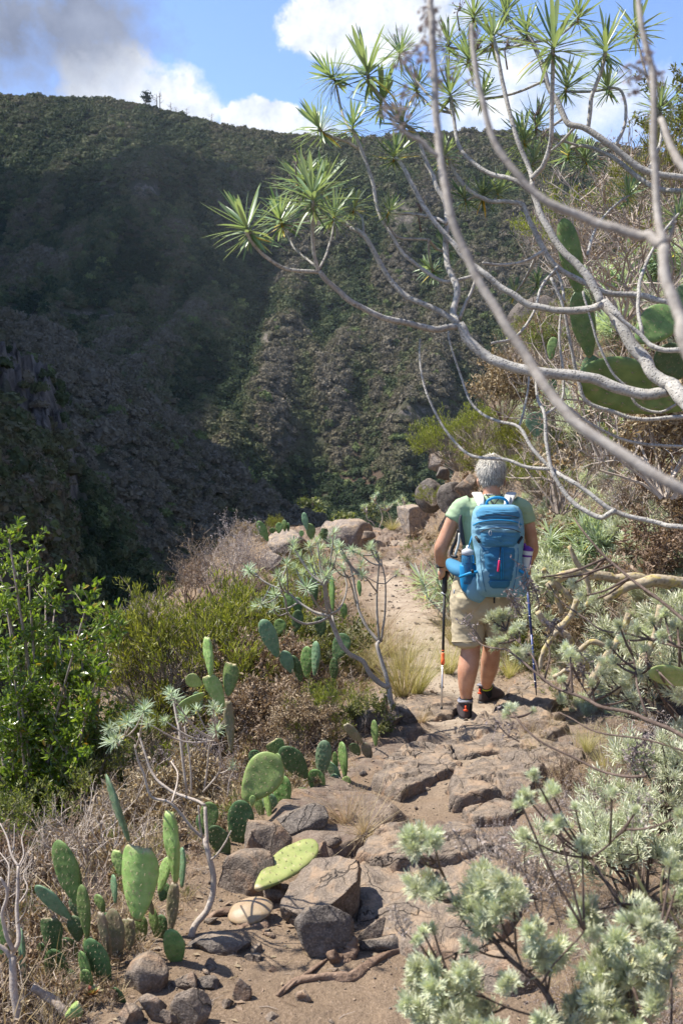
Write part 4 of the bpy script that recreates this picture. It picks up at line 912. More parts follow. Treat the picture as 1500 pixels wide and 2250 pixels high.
# bare stems right in front of the lens
def near_branches():
    T = empty('bare_shrub', P(1800, 1400, 1.0), 'out-of-focus bare brown branches with dried grey flower heads closest to the viewer', 'shrub')
    def one(lst, head=()):
        b = MB()
        for i, (pix, w0, w1, Y0, Y1) in enumerate(lst): stem(b, pix, w0, w1, Y0, Y1, 10, 6, .05, i + 31)
        o = b.build('branch', MT['grey_bark'], T); WT(o)
        if head:
            for px, py, r_, n, Yq in head:
                m = MB(); c = P(px, py, Yq); s = Yq / FPX
                for _ in range(n):
                    q = c + rng.normal(0, 1, 3) * [r_ * s, r_ * s, r_ * s * 1.5]
                    m.tube([c * .35 + q * .65 , q], [.0006, .0005], 3, .3)
                    Ms = [axes(rng.normal(size=3), rng.normal(size=3)) * s * rng.uniform(3, 6.5) for _ in range(4)]
                    m.inst([(-1, -.4, 0), (.2, -.7, .2), (1, .3, 0), (-.2, .6, .2)], [(0, 1, 2, 3)], None, Ms, q + rng.normal(0, 4 * s, (4, 3)), rng.random(4))
                WT(m.build('dried_flower_head', MT['seed'], T, False))
    one([([(1620, 1110), (1500, 1078), (1420, 1038), (1340, 986), (1272, 938), (1220, 882), (1180, 818), (1140, 758), (1092, 678), (1045, 600), (1000, 500), (975, 400), (962, 325), (955, 190), (948, 60), (945, -10)], 30, 15, .78, 1.05),
         ([(962, 345), (925, 310), (875, 280), (862, 262)], 11, 8, .99, 1.0)],
        [(943, 30, 14, 22, 1.04), (950, 85, 16, 22, 1.04), (935, 130, 14, 14, 1.04), (870, 255, 13, 12, 1.0), (895, 215, 14, 14, 1.02), (885, 115, 14, 12, 1.02), (905, 140, 12, 12, 1.02), (980, 165, 14, 14, 1.03), (845, 235, 9, 8, 1.0)])
    one([([(1640, 1180), (1560, 900), (1500, 760), (1490, 700), (1465, 625), (1455, 540)], 34, 26, .8, .88),
         ([(1455, 540), (1425, 520), (1370, 505), (1300, 485), (1200, 440), (1140, 385), (1090, 320), (1060, 220), (1042, 125), (1036, 55)], 26, 10, .88, 1.0),
         ([(1455, 540), (1442, 450), (1437, 300), (1434, 175), (1410, 60), (1402, -20)], 20, 12, .88, .98),
         ([(1434, 175), (1400, 150), (1380, 140)], 8, 6, .95, .95), ([(1460, 540), (1478, 500), (1482, 470)], 12, 6, .9, .9)],
        [(1410, 150, 14, 16, .95), (1385, 165, 12, 10, .95), (1440, 185, 10, 8, .95), (1385, 200, 8, 6, .95), (1040, 80, 6, 6, 1.0), (1040, 165, 7, 6, 1.0)])
    one([([(1700, 480), (1560, 420), (1500, 372), (1472, 325), (1452, 262)], 26, 14, .95, 1.05)], [])
near_branches()

# ------------------------------------------------------------------ smaller traced trees
def traced_tree(name, label, cat, base, stems, tufts, mt, kinds, Y0, group=None):
    T = empty(name, base, label, cat, group)
    ends = []
    for i, s in enumerate(stems):
        b = MB(); p = stem(b, s[0], s[1], s[2], s[3] if len(s) > 3 else Y0, s[4] if len(s) > 4 else None, 8, 4, .06, i + 61); ends.append(p)
        o = b.build('trunk' if i == 0 else 'branch', MT[mt], T); WT(o)
    for i, t in enumerate(tufts):
        px, py, lp = t[:3]; Yq = t[3] if len(t) > 3 else Y0 + .12 * math.sin(i * 2.1)
        p = P(px, py, Yq); j = [np.linalg.norm(e - p, axis=1).min() for e in ends]; e = ends[int(np.argmin(j))]; a = e[max(0, int(np.argmin(np.linalg.norm(e - p, axis=1))) - 1)]
        d = norm(norm(p - a) * .7 + np.array([0, -.15, .8]))
        if min(j) > .01: m = smooth_path([a, (a + p) / 2 + np.array([0, 0, -.12]) * np.linalg.norm(a - p), p], 4); tw = MB(); tw.tube(m, np.linspace(.005, .0035, len(m)) * Y0 / 5, 5); WT(tw.build('twig', MT[mt], T))
        place_rosette(T, p, d, lp * Yq / FPX, kinds, i)
    return T
def q3(l, ox=500, oy=1050, s=3.0): return [(ox + a / s, oy + b / s) + tuple(r) for a, b, *r in l]
gb = G(862, 1592)
YM = gb[1]
traced_tree('succulent_tree', 'little forked tree with grey-green leaf tufts beside the path, left of the hiker', 'tree', gb,
    [(q3([(1085, 1640), (1080, 1530), (1075, 1450), (1060, 1380)]), 17, 13),
     (q3([(1060, 1385), (1000, 1350), (940, 1290), (890, 1210), (820, 1170), (780, 1145), (725, 1060), (680, 940), (660, 900)]), 13, 9, YM, YM - .1),
     (q3([(775, 1140), (735, 1060), (700, 960), (690, 905)]), 7, 6, YM, YM + .1),
     (q3([(660, 900), (640, 780), (632, 680)]), 7, 5, YM - .1, YM - .2), (q3([(690, 905), (660, 800), (645, 680)]), 6, 5, YM + .1, YM),
     (q3([(660, 925), (580, 955), (500, 960), (400, 900), (380, 800), (350, 740)]), 7, 4, YM - .1, YM - .4),
     (q3([(660, 905), (560, 880), (470, 820), (400, 760), (250, 690), (160, 610)]), 7, 4, YM - .1, YM + .1),
     (q3([(665, 900), (600, 855), (555, 780), (520, 720)]), 6, 4, YM, YM - .3), (q3([(680, 895), (735, 865), (775, 780), (785, 700), (760, 600)]), 5, 4, YM, YM + .2),
     (q3([(1062, 1390), (1045, 1290), (1010, 1200), (985, 1110), (1000, 1080)]), 11, 9, YM, YM + .1),
     (q3([(1000, 1085), (920, 990), (870, 880), (845, 780), (820, 620), (780, 540), (680, 400)]), 8, 4, YM + .1, YM + .3),
     (q3([(1000, 1080), (985, 900), (985, 700), (1000, 560), (980, 480)]), 6, 3, YM + .1, YM + .1), (q3([(1008, 1080), (1030, 950), (1040, 700), (1010, 540)]), 6, 3, YM + .1, YM),
     (q3([(985, 760), (930, 680), (885, 640)]), 4, 3, YM + .1, YM - .1), (q3([(1040, 700), (1075, 665), (1110, 640)]), 3, 2, YM, YM), (q3([(1040, 700), (980, 690), (910, 650)]), 3, 2, YM, YM - .1), (q3([(395, 890), (340, 910), (300, 870)]), 4, 3, YM - .3, YM - .4), (q3([(850, 850), (820, 720), (790, 640)]), 4, 3, YM + .2, YM + .1)],
    q3([(540, 450, 19), (430, 430, 20), (440, 470, 18), (700, 360, 18), (690, 430, 20), (545, 560, 22), (650, 645, 26, YM - .2), (520, 720, 28, YM - .3), (390, 570, 20), (140, 610, 20), (170, 640, 18), (450, 600, 20), (310, 770, 22), (190, 850, 20), (220, 830, 18), (360, 690, 20), (880, 575, 20), (885, 640, 20), (940, 465, 18), (980, 520, 18), (770, 530, 20), (720, 500, 18), (760, 600, 20), (600, 520, 20), (870, 500, 16), (1112, 632, 12), (300, 860, 20), (560, 620, 20), (610, 470, 20), (740, 450, 18), (820, 480, 18), (480, 520, 20), (590, 420, 18), (640, 560, 20), (690, 580, 20), (330, 640, 18), (500, 630, 18), (950, 440, 14)]),
    'grey_bark', ROS_B, YM)
gl = G(425, 2062); YL = gl[1]
def q7(l): return q3(l, 0, 1650, 2.5)
def q6(l): return q3(l, 0, 1100, 2.5)
traced_tree('succulent_shrub', 'slender pale-stemmed shrub with silvery leaf tufts growing behind the foreground cacti', 'shrub', gl,
    [(q7([(1040, 1060), (1070, 960), (1150, 860), (1172, 720), (1140, 560), (1125, 480)]), 18, 12, YL, YL + .1),
     (q7([(1140, 560), (1130, 400), (1130, 310)]), 10, 8, YL + .1, YL + .15), (q7([(1130, 300), (1060, 270), (960, 230), (870, 170)]) + q6([(830, 1480), (790, 1370), (760, 1280)]), 8, 5, YL + .15, YL + .3),
     (q7([(1125, 490), (1050, 420), (940, 290), (830, 250), (790, 130)]) + q6([(760, 1430), (740, 1340)]), 8, 4, YL + .1, YL + .1),
     (q6([(1025, 1610), (990, 1300), (970, 1200), (950, 1100)]), 7, 4, YL + .2, YL + .3), (q6([(1050, 1620), (1045, 1450), (1015, 1240)]), 5, 4, YL + .2, YL + .2),
     (q6([(1120, 1600), (1140, 1450), (1150, 1350), (1180, 1290)]), 5, 4, YL + .2, YL + .1), (q6([(1115, 1600), (1200, 1500), (1210, 1380), (1190, 1300)]), 5, 3, YL + .15, YL),
     (q7([(1160, 600), (1200, 560), (1240, 500), (1270, 440)]), 6, 3, YL, YL), (q7([(940, 290), (970, 200), (975, 120), (940, 60)]), 5, 3, YL + .1, YL + .3), (q7([(830, 250), (855, 200), (850, 170)]), 3, 2, YL + .1, YL),
     (q6([(760, 1340), (720, 1300), (640, 1290)]), 4, 3, YL + .2, YL + .1), (q7([(1110, 480), (1095, 380), (1090, 300)]), 5, 4, YL, YL), (q6([(1250, 1620), (1260, 1540), (1290, 1470)]), 3, 2, YL, YL)],
    q6([(790, 1150, 24), (800, 1125, 22), (700, 1215, 26), (730, 1200, 20), (615, 1325, 28), (640, 1310, 24), (600, 1250, 22), (955, 1085, 26), (935, 1060, 22), (1010, 1185, 22), (1190, 1160, 22), (1170, 1130, 20), (1190, 1260, 24), (1275, 1460, 18), (810, 1225, 20), (905, 1210, 16), (1080, 1150, 18), (660, 1240, 20)]),
    'twig_white', ROS_B, YL)
ge = np.array([*P(34, 2260, 2.65)])
traced_tree('bare_shrub', 'leafless grey forked shrub cut by the left edge', 'shrub', ge,
    [(q7([(100, 1580), (95, 1480), (80, 1300), (65, 1130)]), 26, 18, 2.65, 2.7), (q7([(60, 1140), (25, 1090), (-20, 1060), (-60, 1000)]), 13, 9, 2.7, 2.7), (q7([(65, 1130), (100, 1050), (98, 950), (92, 850), (100, 700), (100, 640)]), 13, 7, 2.7, 2.8),
     (q7([(70, 1100), (30, 1000), (15, 900), (40, 780), (0, 700)]), 12, 7, 2.7, 2.7), (q7([(100, 640), (60, 560), (40, 480), (0, 400)]), 6, 3, 2.8, 2.9), (q7([(100, 640), (130, 570), (120, 480), (150, 400)]), 5, 2, 2.8, 2.9), (q7([(95, 850), (150, 760), (130, 680), (180, 590)]), 5, 2, 2.8, 2.9),
     (q7([(40, 780), (50, 640), (0, 560)]), 5, 2, 2.7, 2.8), (q7([(95, 950), (140, 880), (150, 800)]), 4, 2, 2.7, 2.6), (q7([(0, 610), (70, 560), (80, 400)]), 4, 2, 2.8, 2.9)], [], 'twig_white', ROS_B, 2.7)
traced_tree('succulent_shrub', 'small pale shrub with drooping tufts against the dark ravine at the end of the path', 'shrub', P(850, 1160, 17.5),
    [(q3([(970, 320), (950, 290), (920, 270), (915, 210)]), 3, 2, 17.5, 17.5), (q3([(1000, 330), (1020, 260), (1000, 200), (960, 130)]), 3, 2, 17.5, 17.6), (q3([(1100, 330), (1120, 280), (1150, 220), (1170, 170)]), 3, 2, 17.5, 17.4), (q3([(1080, 320), (1070, 260), (1040, 200)]), 3, 2, 17.5, 17.5), (q3([(1110, 320), (1150, 250), (1190, 190)]), 3, 2, 17.4, 17.4)],
    q3([(890, 190, 9), (915, 185, 9), (955, 130, 9), (980, 110, 9), (960, 160, 8), (1000, 190, 9), (1030, 175, 9), (1040, 200, 8), (1060, 185, 9), (1090, 170, 9), (1120, 160, 9), (1150, 130, 10), (1165, 150, 9), (1190, 180, 9), (1140, 180, 9)]), 'twig_white', ROS_B, 17.5)
# ------------------------------------------------------------------ prickly pears
def pad_mesh(seed, ww=.55, thick=.09, bumps=.02, cup=0.0, cut=0.0, mt='pad'):
    """a pad of height 1 standing on its base at the origin, broad in x, thin in y; its areoles sit in rows"""
    r = np.random.default_rng(seed); nu, nv = 28, 22
    t = np.linspace(0, 1, nv); V = []; U = np.arange(nu) * 2 * math.pi / nu
    wid = np.where(t < .62, .17 + .83 * np.sin(np.clip(t / .62, 0, 1) * math.pi / 2) ** .9, np.sqrt(np.clip(1 - ((t - .62) / .385) ** 2, 0, 1)))
    asym = r.normal(0, .06)
    for i in range(nv):
        a = wid[i] * ww / 2; c = thick / 2 * (.35 + .65 * math.sin(math.pi * min(1, .12 + t[i] * .85)) ** .6) * (1 if i < nv - 1 else .3)
        x = a * np.sign(np.cos(U)) * np.abs(np.cos(U)) ** .9; y = c * np.sign(np.sin(U)) * np.abs(np.sin(U)) ** .75
        z = np.full(nu, t[i] * 1.0)
        x = x * (1 + .06 * vn(t[i] * 3 + seed, np.cos(U), 0)) + asym * (t[i] - .3) * .8 + .03 * vn(t[i] * 2, seed, .5)
        y = y + cup * (x / (ww / 2)) ** 2 * .12 + .05 * vn(t[i] * 1.7 + seed * 3, x * 3, 2.) * ww
        V.append(np.stack([x, y, z], 1))
    V = np.array(V)
    if cut: V[:, :, 2] = np.where(V[:, :, 2] > 1 - cut + .05 * vn(V[:, :, 0] * 8, seed, 1.), 1 - cut + .03 * vn(V[:, :, 0] * 12, seed, 1.) + (V[:, :, 2] - 1 + cut) * .1, V[:, :, 2])
    nz = .035 * vn(V[:, :, 0] * 6 + seed, V[:, :, 2] * 6, np.sign(V[:, :, 1])) * thick * 4
    V[:, :, 1] += nz * np.sign(V[:, :, 1]) * .5
    # tubercles
    ar = []
    st = .125
    for i, z in enumerate(np.arange(.12, .97 - cut, st)):
        w = np.interp(z, t, wid) * ww / 2
        for x in np.arange(-w + (.5 if i % 2 else 0) * st * .9, w, st * .9):
            if abs(x) < w * .86: ar.append((x + r.normal(0, .008), z + r.normal(0, .01)))
    fl = V.reshape(-1, 3)
    for x, z in ar:
        d2 = ((fl[:, 0] - x) ** 2 + (fl[:, 2] - z) ** 2) / .03 ** 2; fl[:, 1] += np.sign(fl[:, 1]) * bumps * np.exp(-d2) * (np.abs(fl[:, 1]) > thick * .12)
    q = [[i * nu + j, i * nu + (j + 1) % nu, (i + 1) * nu + (j + 1) % nu, (i + 1) * nu + j] for i in range(nv - 1) for j in range(nu)]
    n0 = len(fl); fl = np.vstack([fl, [0, 0, -.01], [fl[-nu:, 0].mean(), fl[-nu:, 1].mean(), fl[-nu:, 2].mean() + .004]])
    tr = [[(j + 1) % nu, j, n0] for j in range(nu)] + [[(nv - 1) * nu + j, (nv - 1) * nu + (j + 1) % nu, n0 + 1] for j in range(nu)]
    edge = np.zeros(len(fl)); tt = fl[:, 2]
    if cut: edge = np.maximum(edge, sstep(1 - cut - .03, 1 - cut + .03, tt))
    edge = np.maximum(edge, 1 - sstep(0, .05, tt))
    b = MB(); b.add(fl, q, tr, edge)
    # spines on both faces
    body = fl[:n0].reshape(nv, nu, 3)
    sp = MB()
    def face_y(x, z, s):
        m = (np.sign(body[:, :, 1].ravel() - body[:, :, 1].mean()) == s); c = body.reshape(-1, 3)[m]; d = (c[:, 0] - x) ** 2 + (c[:, 2] - z) ** 2; return c[int(np.argmin(d)), 1]
    for x, z in ar:
        for s in (-1, 1):
            y = face_y(x, z, s); p = np.array([x, y + s * .002, z])
            A = axes((0, s, 0), (0, 0, 1)); sp.inst([(-1, -1, 0), (1, -1, 0), (1, 1, 0), (-1, 1, 0), (0, 0, 1.4)], None, [(0, 1, 4), (1, 2, 4), (2, 3, 4), (3, 0, 4)], [A * .0060], [p], [.3])
            for _ in range(3):
                d = norm(np.array([r.normal(0, .5), s * 1.0, r.normal(-.2, .5)])); A = axes(d, (.1, .2, 1)); l = .05 * r.uniform(.5, 1.3)
                sp.inst([(-.0022, 0, 0), (.0022, 0, 0), (0, 0, 1)], None, [(0, 1, 2)], [np.stack([A[:, 0], A[:, 1], A[:, 2] * l], 1)], [p], [1])
    for _ in range(26):   # spines round the rim
        a = r.integers(4, nv - 1); j = r.choice([0, nu // 2]); p = body[a, j]
        if p[2] > 1 - cut - .02: continue
        d = norm(np.array([np.sign(p[0]) * 1.0, r.normal(0, .4), r.normal(.2, .4)])); A = axes(d, (.1, .9, .1)); l = .055 * r.uniform(.5, 1.2)
        sp.inst([(-.0022, 0, 0), (.0022, 0, 0), (0, 0, 1)], None, [(0, 1, 2)], [np.stack([A[:, 0], A[:, 1], A[:, 2] * l], 1)], [p], [1])
    return b, sp
_SP = {}
PV = []
for i, (w, t, bu, cu, ct) in enumerate([(.50, .085, .012, 0, 0), (.58, .09, .010, .3, 0), (.42, .10, .014, 0, 0), (.62, .08, .012, .8, .09), (.34, .12, .014, 0, .05), (.48, .10, .030, .2, 0)]):
    PV.append(pad_mesh(300 + i, w, t, bu, cu, ct) + (w,))
def pad_me(kind, mt):
    if (kind, mt) not in _SP:
        _SP[(kind, mt)] = PV[kind][0].mesh('pad', MT[mt])
        if ('s', kind) not in _SP: _SP[('s', kind)] = PV[kind][1].mesh('spines', MT['spine'], False)
    return _SP[(kind, mt)], _SP[('s', kind)]
def pad(parent, base, top, wpx, yaw, Y0, mt='pad', kind=None, Yt=None, spines=True, label=None):
    """one pad from its base pixel to its top pixel; wpx = its full breadth, yaw turns it edge-on"""
    a = P(base[0], base[1], Y0); t = P(top[0], top[1], Yt or Y0); h = np.linalg.norm(t - a); u = (t - a) / h; w = wpx * Y0 / FPX
    f = norm(np.cross(u, (1, 0, 0))) if abs(u[0]) < .9 else norm(np.cross(u, (0, 0, 1)))
    if f[1] > 0: f = -f
    x = np.cross(f, u); f = math.cos(R(yaw)) * f + math.sin(R(yaw)) * x; x = np.cross(-f, u)
    ratio = w / h
    if kind is None: kind = int(np.argmin([abs(PV[k][2] - ratio) + (9 if k in (3, 4) else 0) for k in range(len(PV))]))
    A = np.stack([x * (w / PV[kind][2]), -f * (w / PV[kind][2] * .55 + h * .45), u * h], 1)
    me, sm = pad_me(kind, mt); o = obj('pad', me, parent); m = mat4(A, a)
    WT(o, m) if parent is not None else setattr(o, 'matrix_basis', m)
    if spines:
        s = obj('spines', sm, o); s['kind'] = 'stuff'
    if label: o['label'] = label
    return o
def cactus(label, lst, base=None, group=None, spines=True):
    b0 = lst[0]; base = base if base is not None else P(b0[0][0], b0[0][1], b0[4])
    T = empty('prickly_pear', base, label, 'cactus', group)
    for e in lst:
        k = e[7] if len(e) > 7 else {}
        pad(T, e[0], e[1], e[2], e[3], e[4], e[5], e[6], spines=spines, **k)
    return T
# foreground, left: several plants growing together
cactus('tall prickly pear with one broad sunlit cut-topped pad, front left', [
    ((284, 2090), (288, 2016), 30, 25, 3.02, 'pad_wood', 4), ((300, 2022), (304, 1850), 100, 20, 3.0, 'pad_light', 3, {'label': 'broad sunlit pad with its top cut off'}),
    ((280, 1850), (235, 1702), 62, 66, 3.02, 'pad_blue', 0), ((262, 1925), (258, 1866), 34, 30, 3.05, 'pad_light', 4), ((252, 1985), (250, 1922), 30, 50, 3.06, 'pad_blue', 2),
    ((252, 2120), (252, 1998), 54, 25, 2.98, 'pad_wood', 0), ((225, 2008), (215, 1965), 40, 40, 3.1, 'pad', 2), ((335, 2010), (318, 1965), 36, 40, 3.12, 'pad_wood', 2)])
cactus('prickly pear with a corky grey trunk and a long scarred narrow pad', [
    ((374, 2050), (386, 1936), 30, 20, 3.1, 'pad_wood', 4, {'label': 'grey corky old trunk pad'}), ((384, 1940), (374, 1776), 46, 40, 3.1, 'pad_light', 4, {'label': 'long narrow scarred pad'}), ((398, 1950), (402, 1862), 34, 55, 3.14, 'pad_blue', 2),
    ((348, 1960), (370, 1884), 32, 35, 3.16, 'pad_light', 2), ((352, 1980), (366, 1940), 34, 20, 3.2, 'pad_dark', 2), ((340, 2060), (336, 1995), 30, 35, 3.15, 'pad', 2)])
cactus('dark green prickly pear with a long upright oval pad at the front left', [
    ((196, 2110), (196, 2058), 36, 20, 2.95, 'pad', 2), ((190, 2062), (180, 1944), 38, 25, 2.95, 'pad', 2, {'label': 'narrow dark pad in the middle'}), ((165, 1990), (132, 1846), 66, 25, 3.0, 'pad', 0, {'label': 'long oval dark green pad'}),
    ((180, 1990), (168, 1890), 34, 55, 3.04, 'pad_dark', 2), ((154, 2022), (80, 1945), 50, 30, 3.0, 'pad_blue', 0), ((172, 2018), (160, 1972), 34, 20, 3.03, 'pad_blue', 2),
    ((170, 2070), (162, 2012), 44, 15, 3.0, 'pad_dark', 2), ((120, 2100), (106, 2012), 56, 10, 3.0, 'pad_dark', 3), ((128, 2190), (118, 2085), 62, 15, 2.96, 'pad_dark', 1), ((150, 2220), (158, 2130), 50, 30, 2.94, 'pad_dark', 1)])
cactus('low dark prickly pear with two drooping lower pads, front left', [
    ((236, 2172), (200, 2062), 60, 20, 2.85, 'pad_dark', 0), ((200, 2178), (178, 2090), 34, 30, 2.84, 'pad', 2), ((196, 2180), (186, 2130), 34, 15, 2.82, 'pad', 2), ((240, 2110), (222, 2000), 34, 40, 2.9, 'pad_wood', 4)])
cactus('thicket of shaded old pads at the base of the foreground prickly pears', [
    ((140, 2150), (150, 2060), 56, 10, 3.12, 'pad_dark', 1), ((232, 2090), (238, 2005), 46, 20, 3.14, 'pad_dark', 1), ((268, 2100), (276, 2020), 44, 25, 3.16, 'pad_wood', 2), ((304, 2080), (312, 2012), 36, 15, 3.16, 'pad', 2), ((350, 2070), (356, 2010), 34, 20, 3.18, 'pad_dark', 2), ((214, 2140), (208, 2078), 40, 15, 3.1, 'pad_wood', 4), ((100, 2140), (92, 2072), 42, 25, 3.1, 'pad_dark', 1), ((322, 1950), (330, 1900), 28, 30, 3.2, 'pad', 2)])
cactus('small round dark green prickly pear pad rising beside the stones', [((386, 2130), (380, 2042), 52, 12, 3.0, 'pad', 0)])
cactus('tiny leaning dark pad seedling among the stones at the bottom', [((276, 2218), (246, 2170), 34, 20, 2.75, 'pad_dark', 2)])
cactus('narrow bluish prickly pear cut by the left edge', [((52, 2168), (47, 2040), 44, 62, 2.9, 'pad_blue', 2), ((10, 2120), (-6, 2010), 50, 30, 2.9, 'pad', 0), ((140, 2225), (124, 2180), 44, 10, 2.8, 'pad_dark', 1)])
cactus('pale curved stub of a cut pad at the bottom left', [((132, 2262), (180, 2206), 40, 35, 2.66, 'pad_light', 3)])
# middle patch
cactus('prickly pear with a large tilted sunlit pad in the middle of the left slope', [
    ((612, 1802), (625, 1705), 44, 20, 4.3, 'pad', 2), ((538, 1762), (606, 1658), 88, 12, 4.2, 'pad_light', 1, {'label': 'large tilted bright pad'}), ((600, 1800), (588, 1742), 40, 20, 4.28, 'pad_blue', 2), ((552, 1772), (556, 1748), 16, 10, 4.18, 'pad_light', 2),
    ((575, 1800), (566, 1752), 26, 30, 4.3, 'pad', 2), ((594, 1806), (584, 1740), 26, 50, 4.24, 'pad_light', 2), ((568, 1690), (556, 1648), 34, 15, 4.5, 'pad_dark', 1), ((618, 1708), (610, 1655), 30, 50, 4.4, 'pad', 2)])
cactus('prickly pear of dark pads leaning left behind the large tilted pad', [
    ((700, 1752), (690, 1690), 42, 15, 4.6, 'pad', 1), ((672, 1712), (622, 1640), 54, 15, 4.6, 'pad_dark', 0), ((620, 1660), (594, 1628), 50, 20, 4.65, 'pad', 3), ((668, 1765), (655, 1732), 46, 15, 4.5, 'pad', 1), ((640, 1790), (645, 1755), 40, 20, 4.45, 'pad_light', 1), ((690, 1765), (672, 1742), 28, 30, 4.5, 'pad_light', 2)])
cactus('prickly pear with a ribbed shaded pad and a thin upright pad beside it', [
    ((738, 1742), (734, 1700), 28, 20, 4.7, 'pad_blue', 2), ((706, 1710), (708, 1626), 38, 15, 4.7, 'pad_blue', 5, {'label': 'ribbed shaded pad'}), ((756, 1708), (752, 1630), 40, 60, 4.7, 'pad', 2), ((746, 1724), (722, 1672), 40, 50, 4.72, 'pad_blue', 0), ((750, 1744), (764, 1706), 24, 10, 4.66, 'pad_light', 2), ((738, 1700), (735, 1652), 14, 20, 4.74, 'pad', 2)])
cactus('thin single upright pad on a brown creeping stem below the forked tree', [((824, 1640), (822, 1582), 22, 45, 5.1, 'pad', 2), ((812, 1672), (800, 1632), 26, 20, 5.1, 'pad_wood', 2), ((795, 1635), (758, 1588), 26, 30, 5.1, 'pad_wood', 4), ((790, 1660), (770, 1635), 26, 20, 5.12, 'pad_dark', 1)])
cactus('shaded prickly pear of dark pads behind the leaning pale stem', [((520, 1862), (532, 1758), 62, 10, 4.0, 'pad_dark', 1), ((500, 1892), (466, 1814), 52, 15, 3.9, 'pad_dark', 1), ((455, 1830), (462, 1762), 44, 15, 4.0, 'pad', 1), ((444, 1836), (440, 1790), 30, 30, 4.05, 'pad_dark', 2)])
cactus('prickly pear with one tall finger pad above two broken ones, left slope', [
    ((508, 1650), (502, 1535), 24, 10, 4.9, 'pad_wood', 4, {'label': 'grey corky trunk'}), ((490, 1556), (452, 1480), 44, 20, 4.85, 'pad_light', 3), ((462, 1488), (456, 1396), 34, 50, 4.85, 'pad_light', 4, {'label': 'tall finger pad with a dry tip'}), ((500, 1530), (508, 1452), 42, 25, 4.85, 'pad', 3),
    ((444, 1505), (408, 1490), 34, 10, 4.88, 'pad_yellow', 1), ((450, 1524), (386, 1566), 34, 30, 4.82, 'pad_light', 0), ((440, 1560), (430, 1520), 26, 20, 4.9, 'pad_blue', 1)])
# beyond the forked tree
cactus('bumpy bluish prickly pear pad leaning left of the forked tree', [((640, 1480), (622, 1430), 34, 20, 6.3, 'pad_blue', 2), ((612, 1444), (570, 1364), 40, 15, 6.3, 'pad_blue', 5), ((658, 1484), (640, 1440), 28, 30, 6.3, 'pad_dark', 2)])
cactus('dark heart-shaped prickly pear pad right behind the forked tree', [((732, 1500), (734, 1445), 22, 20, 6.6, 'pad_dark', 2), ((736, 1450), (758, 1392), 42, 20, 6.6, 'pad_dark', 1)])
cactus('narrow bright upright pads beside the dark heart-shaped one', [((692, 1486), (692, 1408), 30, 50, 6.5, 'pad_blue', 5), ((672, 1490), (675, 1420), 32, 25, 6.55, 'pad', 2), ((660, 1500), (650, 1450), 24, 20, 6.6, 'pad_dark', 2)])
cactus('shaded clump of prickly pear pads under the grey-green tufts', [((648, 1390), (656, 1340), 28, 15, 7.4, 'pad_dark', 1), ((632, 1345), (634, 1300), 26, 20, 7.4, 'pad', 2), ((655, 1352), (652, 1312), 24, 20, 7.5, 'pad_dark', 2), ((690, 1330), (688, 1262), 24, 30, 7.6, 'pad_dark', 2), ((730, 1345), (729, 1265), 20, 55, 7.5, 'pad', 2), ((612, 1395), (616, 1360), 30, 20, 7.3, 'pad', 1), ((706, 1400), (700, 1355), 30, 20, 7.4, 'pad_dark', 1), ((756, 1360), (754, 1325), 18, 20, 7.6, 'pad', 2), ((790, 1310), (788, 1275), 12, 30, 7.8, 'pad', 2)], spines=False)
RIM = 'prickly pears on the left rim'
cactus('leftmost leaning pad of the prickly pears on the rim', [((588, 1190), (568, 1144), 22, 25, 14.4, 'pad', 0)], spines=False)
cactus('row of three small upright pads on the left rim', [((600, 1172), (596, 1160), 16, 20, 14.5, 'pad', 1), ((612, 1172), (613, 1148), 18, 20, 14.5, 'pad', 1), ((625, 1168), (624, 1142), 14, 30, 14.6, 'pad', 2), ((633, 1168), (632, 1148), 11, 40, 14.6, 'pad_dark', 2)], spines=False)
cactus('tallest prickly pear on the rim, one pad leaning over another', [((683, 1186), (682, 1150), 22, 15, 14.2, 'pad', 0), ((674, 1166), (667, 1126), 16, 20, 14.2, 'pad_blue', 2), ((662, 1180), (662, 1165), 12, 20, 14.3, 'pad', 1)], spines=False)
cactus('dark stubby pads right of the tallest rim prickly pear', [((712, 1188), (712, 1158), 18, 15, 14.4, 'pad_dark', 3), ((704, 1186), (706, 1170), 12, 15, 14.4, 'pad', 1)], spines=False)
# right bank
cactus('huge horizontal dark green pad of a prickly pear on the right bank', [((1620, 960), (1520, 890), 110, 15, 3.4, 'pad', 1), ((1530, 885), (1268, 826), 118, 12, 3.4, 'pad', 1, {'Yt': 3.3, 'label': 'huge horizontal pad with a scarred end'})])
cactus('tall column of long green pads rising behind the pale branches on the right', [((1296, 870), (1298, 780), 50, 30, 3.6, 'pad_dark', 2), ((1294, 786), (1268, 640), 54, 20, 3.6, 'pad', 2), ((1272, 652), (1236, 480), 52, 30, 3.6, 'pad', 2)])
cactus('dark rounded prickly pear pad near the right edge above the huge horizontal one', [((1500, 830), (1452, 760), 70, 20, 3.3, 'pad_dark', 1), ((1400, 752), (1475, 676), 80, 15, 3.2, 'pad', 1), ((1500, 700), (1520, 620), 70, 25, 3.3, 'pad_dark', 1)])
cactus('small green upright pad on the bank under the tall column of pads', [((1208, 790), (1216, 740), 24, 20, 6.0, 'pad', 2), ((1214, 860), (1213, 830), 20, 20, 6.0, 'pad_dark', 1)], spines=False)
cactus('faded grey-green pad among the tangle on the right bank', [((1180, 960), (1172, 905), 44, 15, 8.0, 'pad_blue', 1)], spines=False)
cactus('pale sun-bleached pad at the right edge among silver foliage', [((1540, 1500), (1424, 1476), 50, 15, 2.6, 'pad_yellow', 1)])
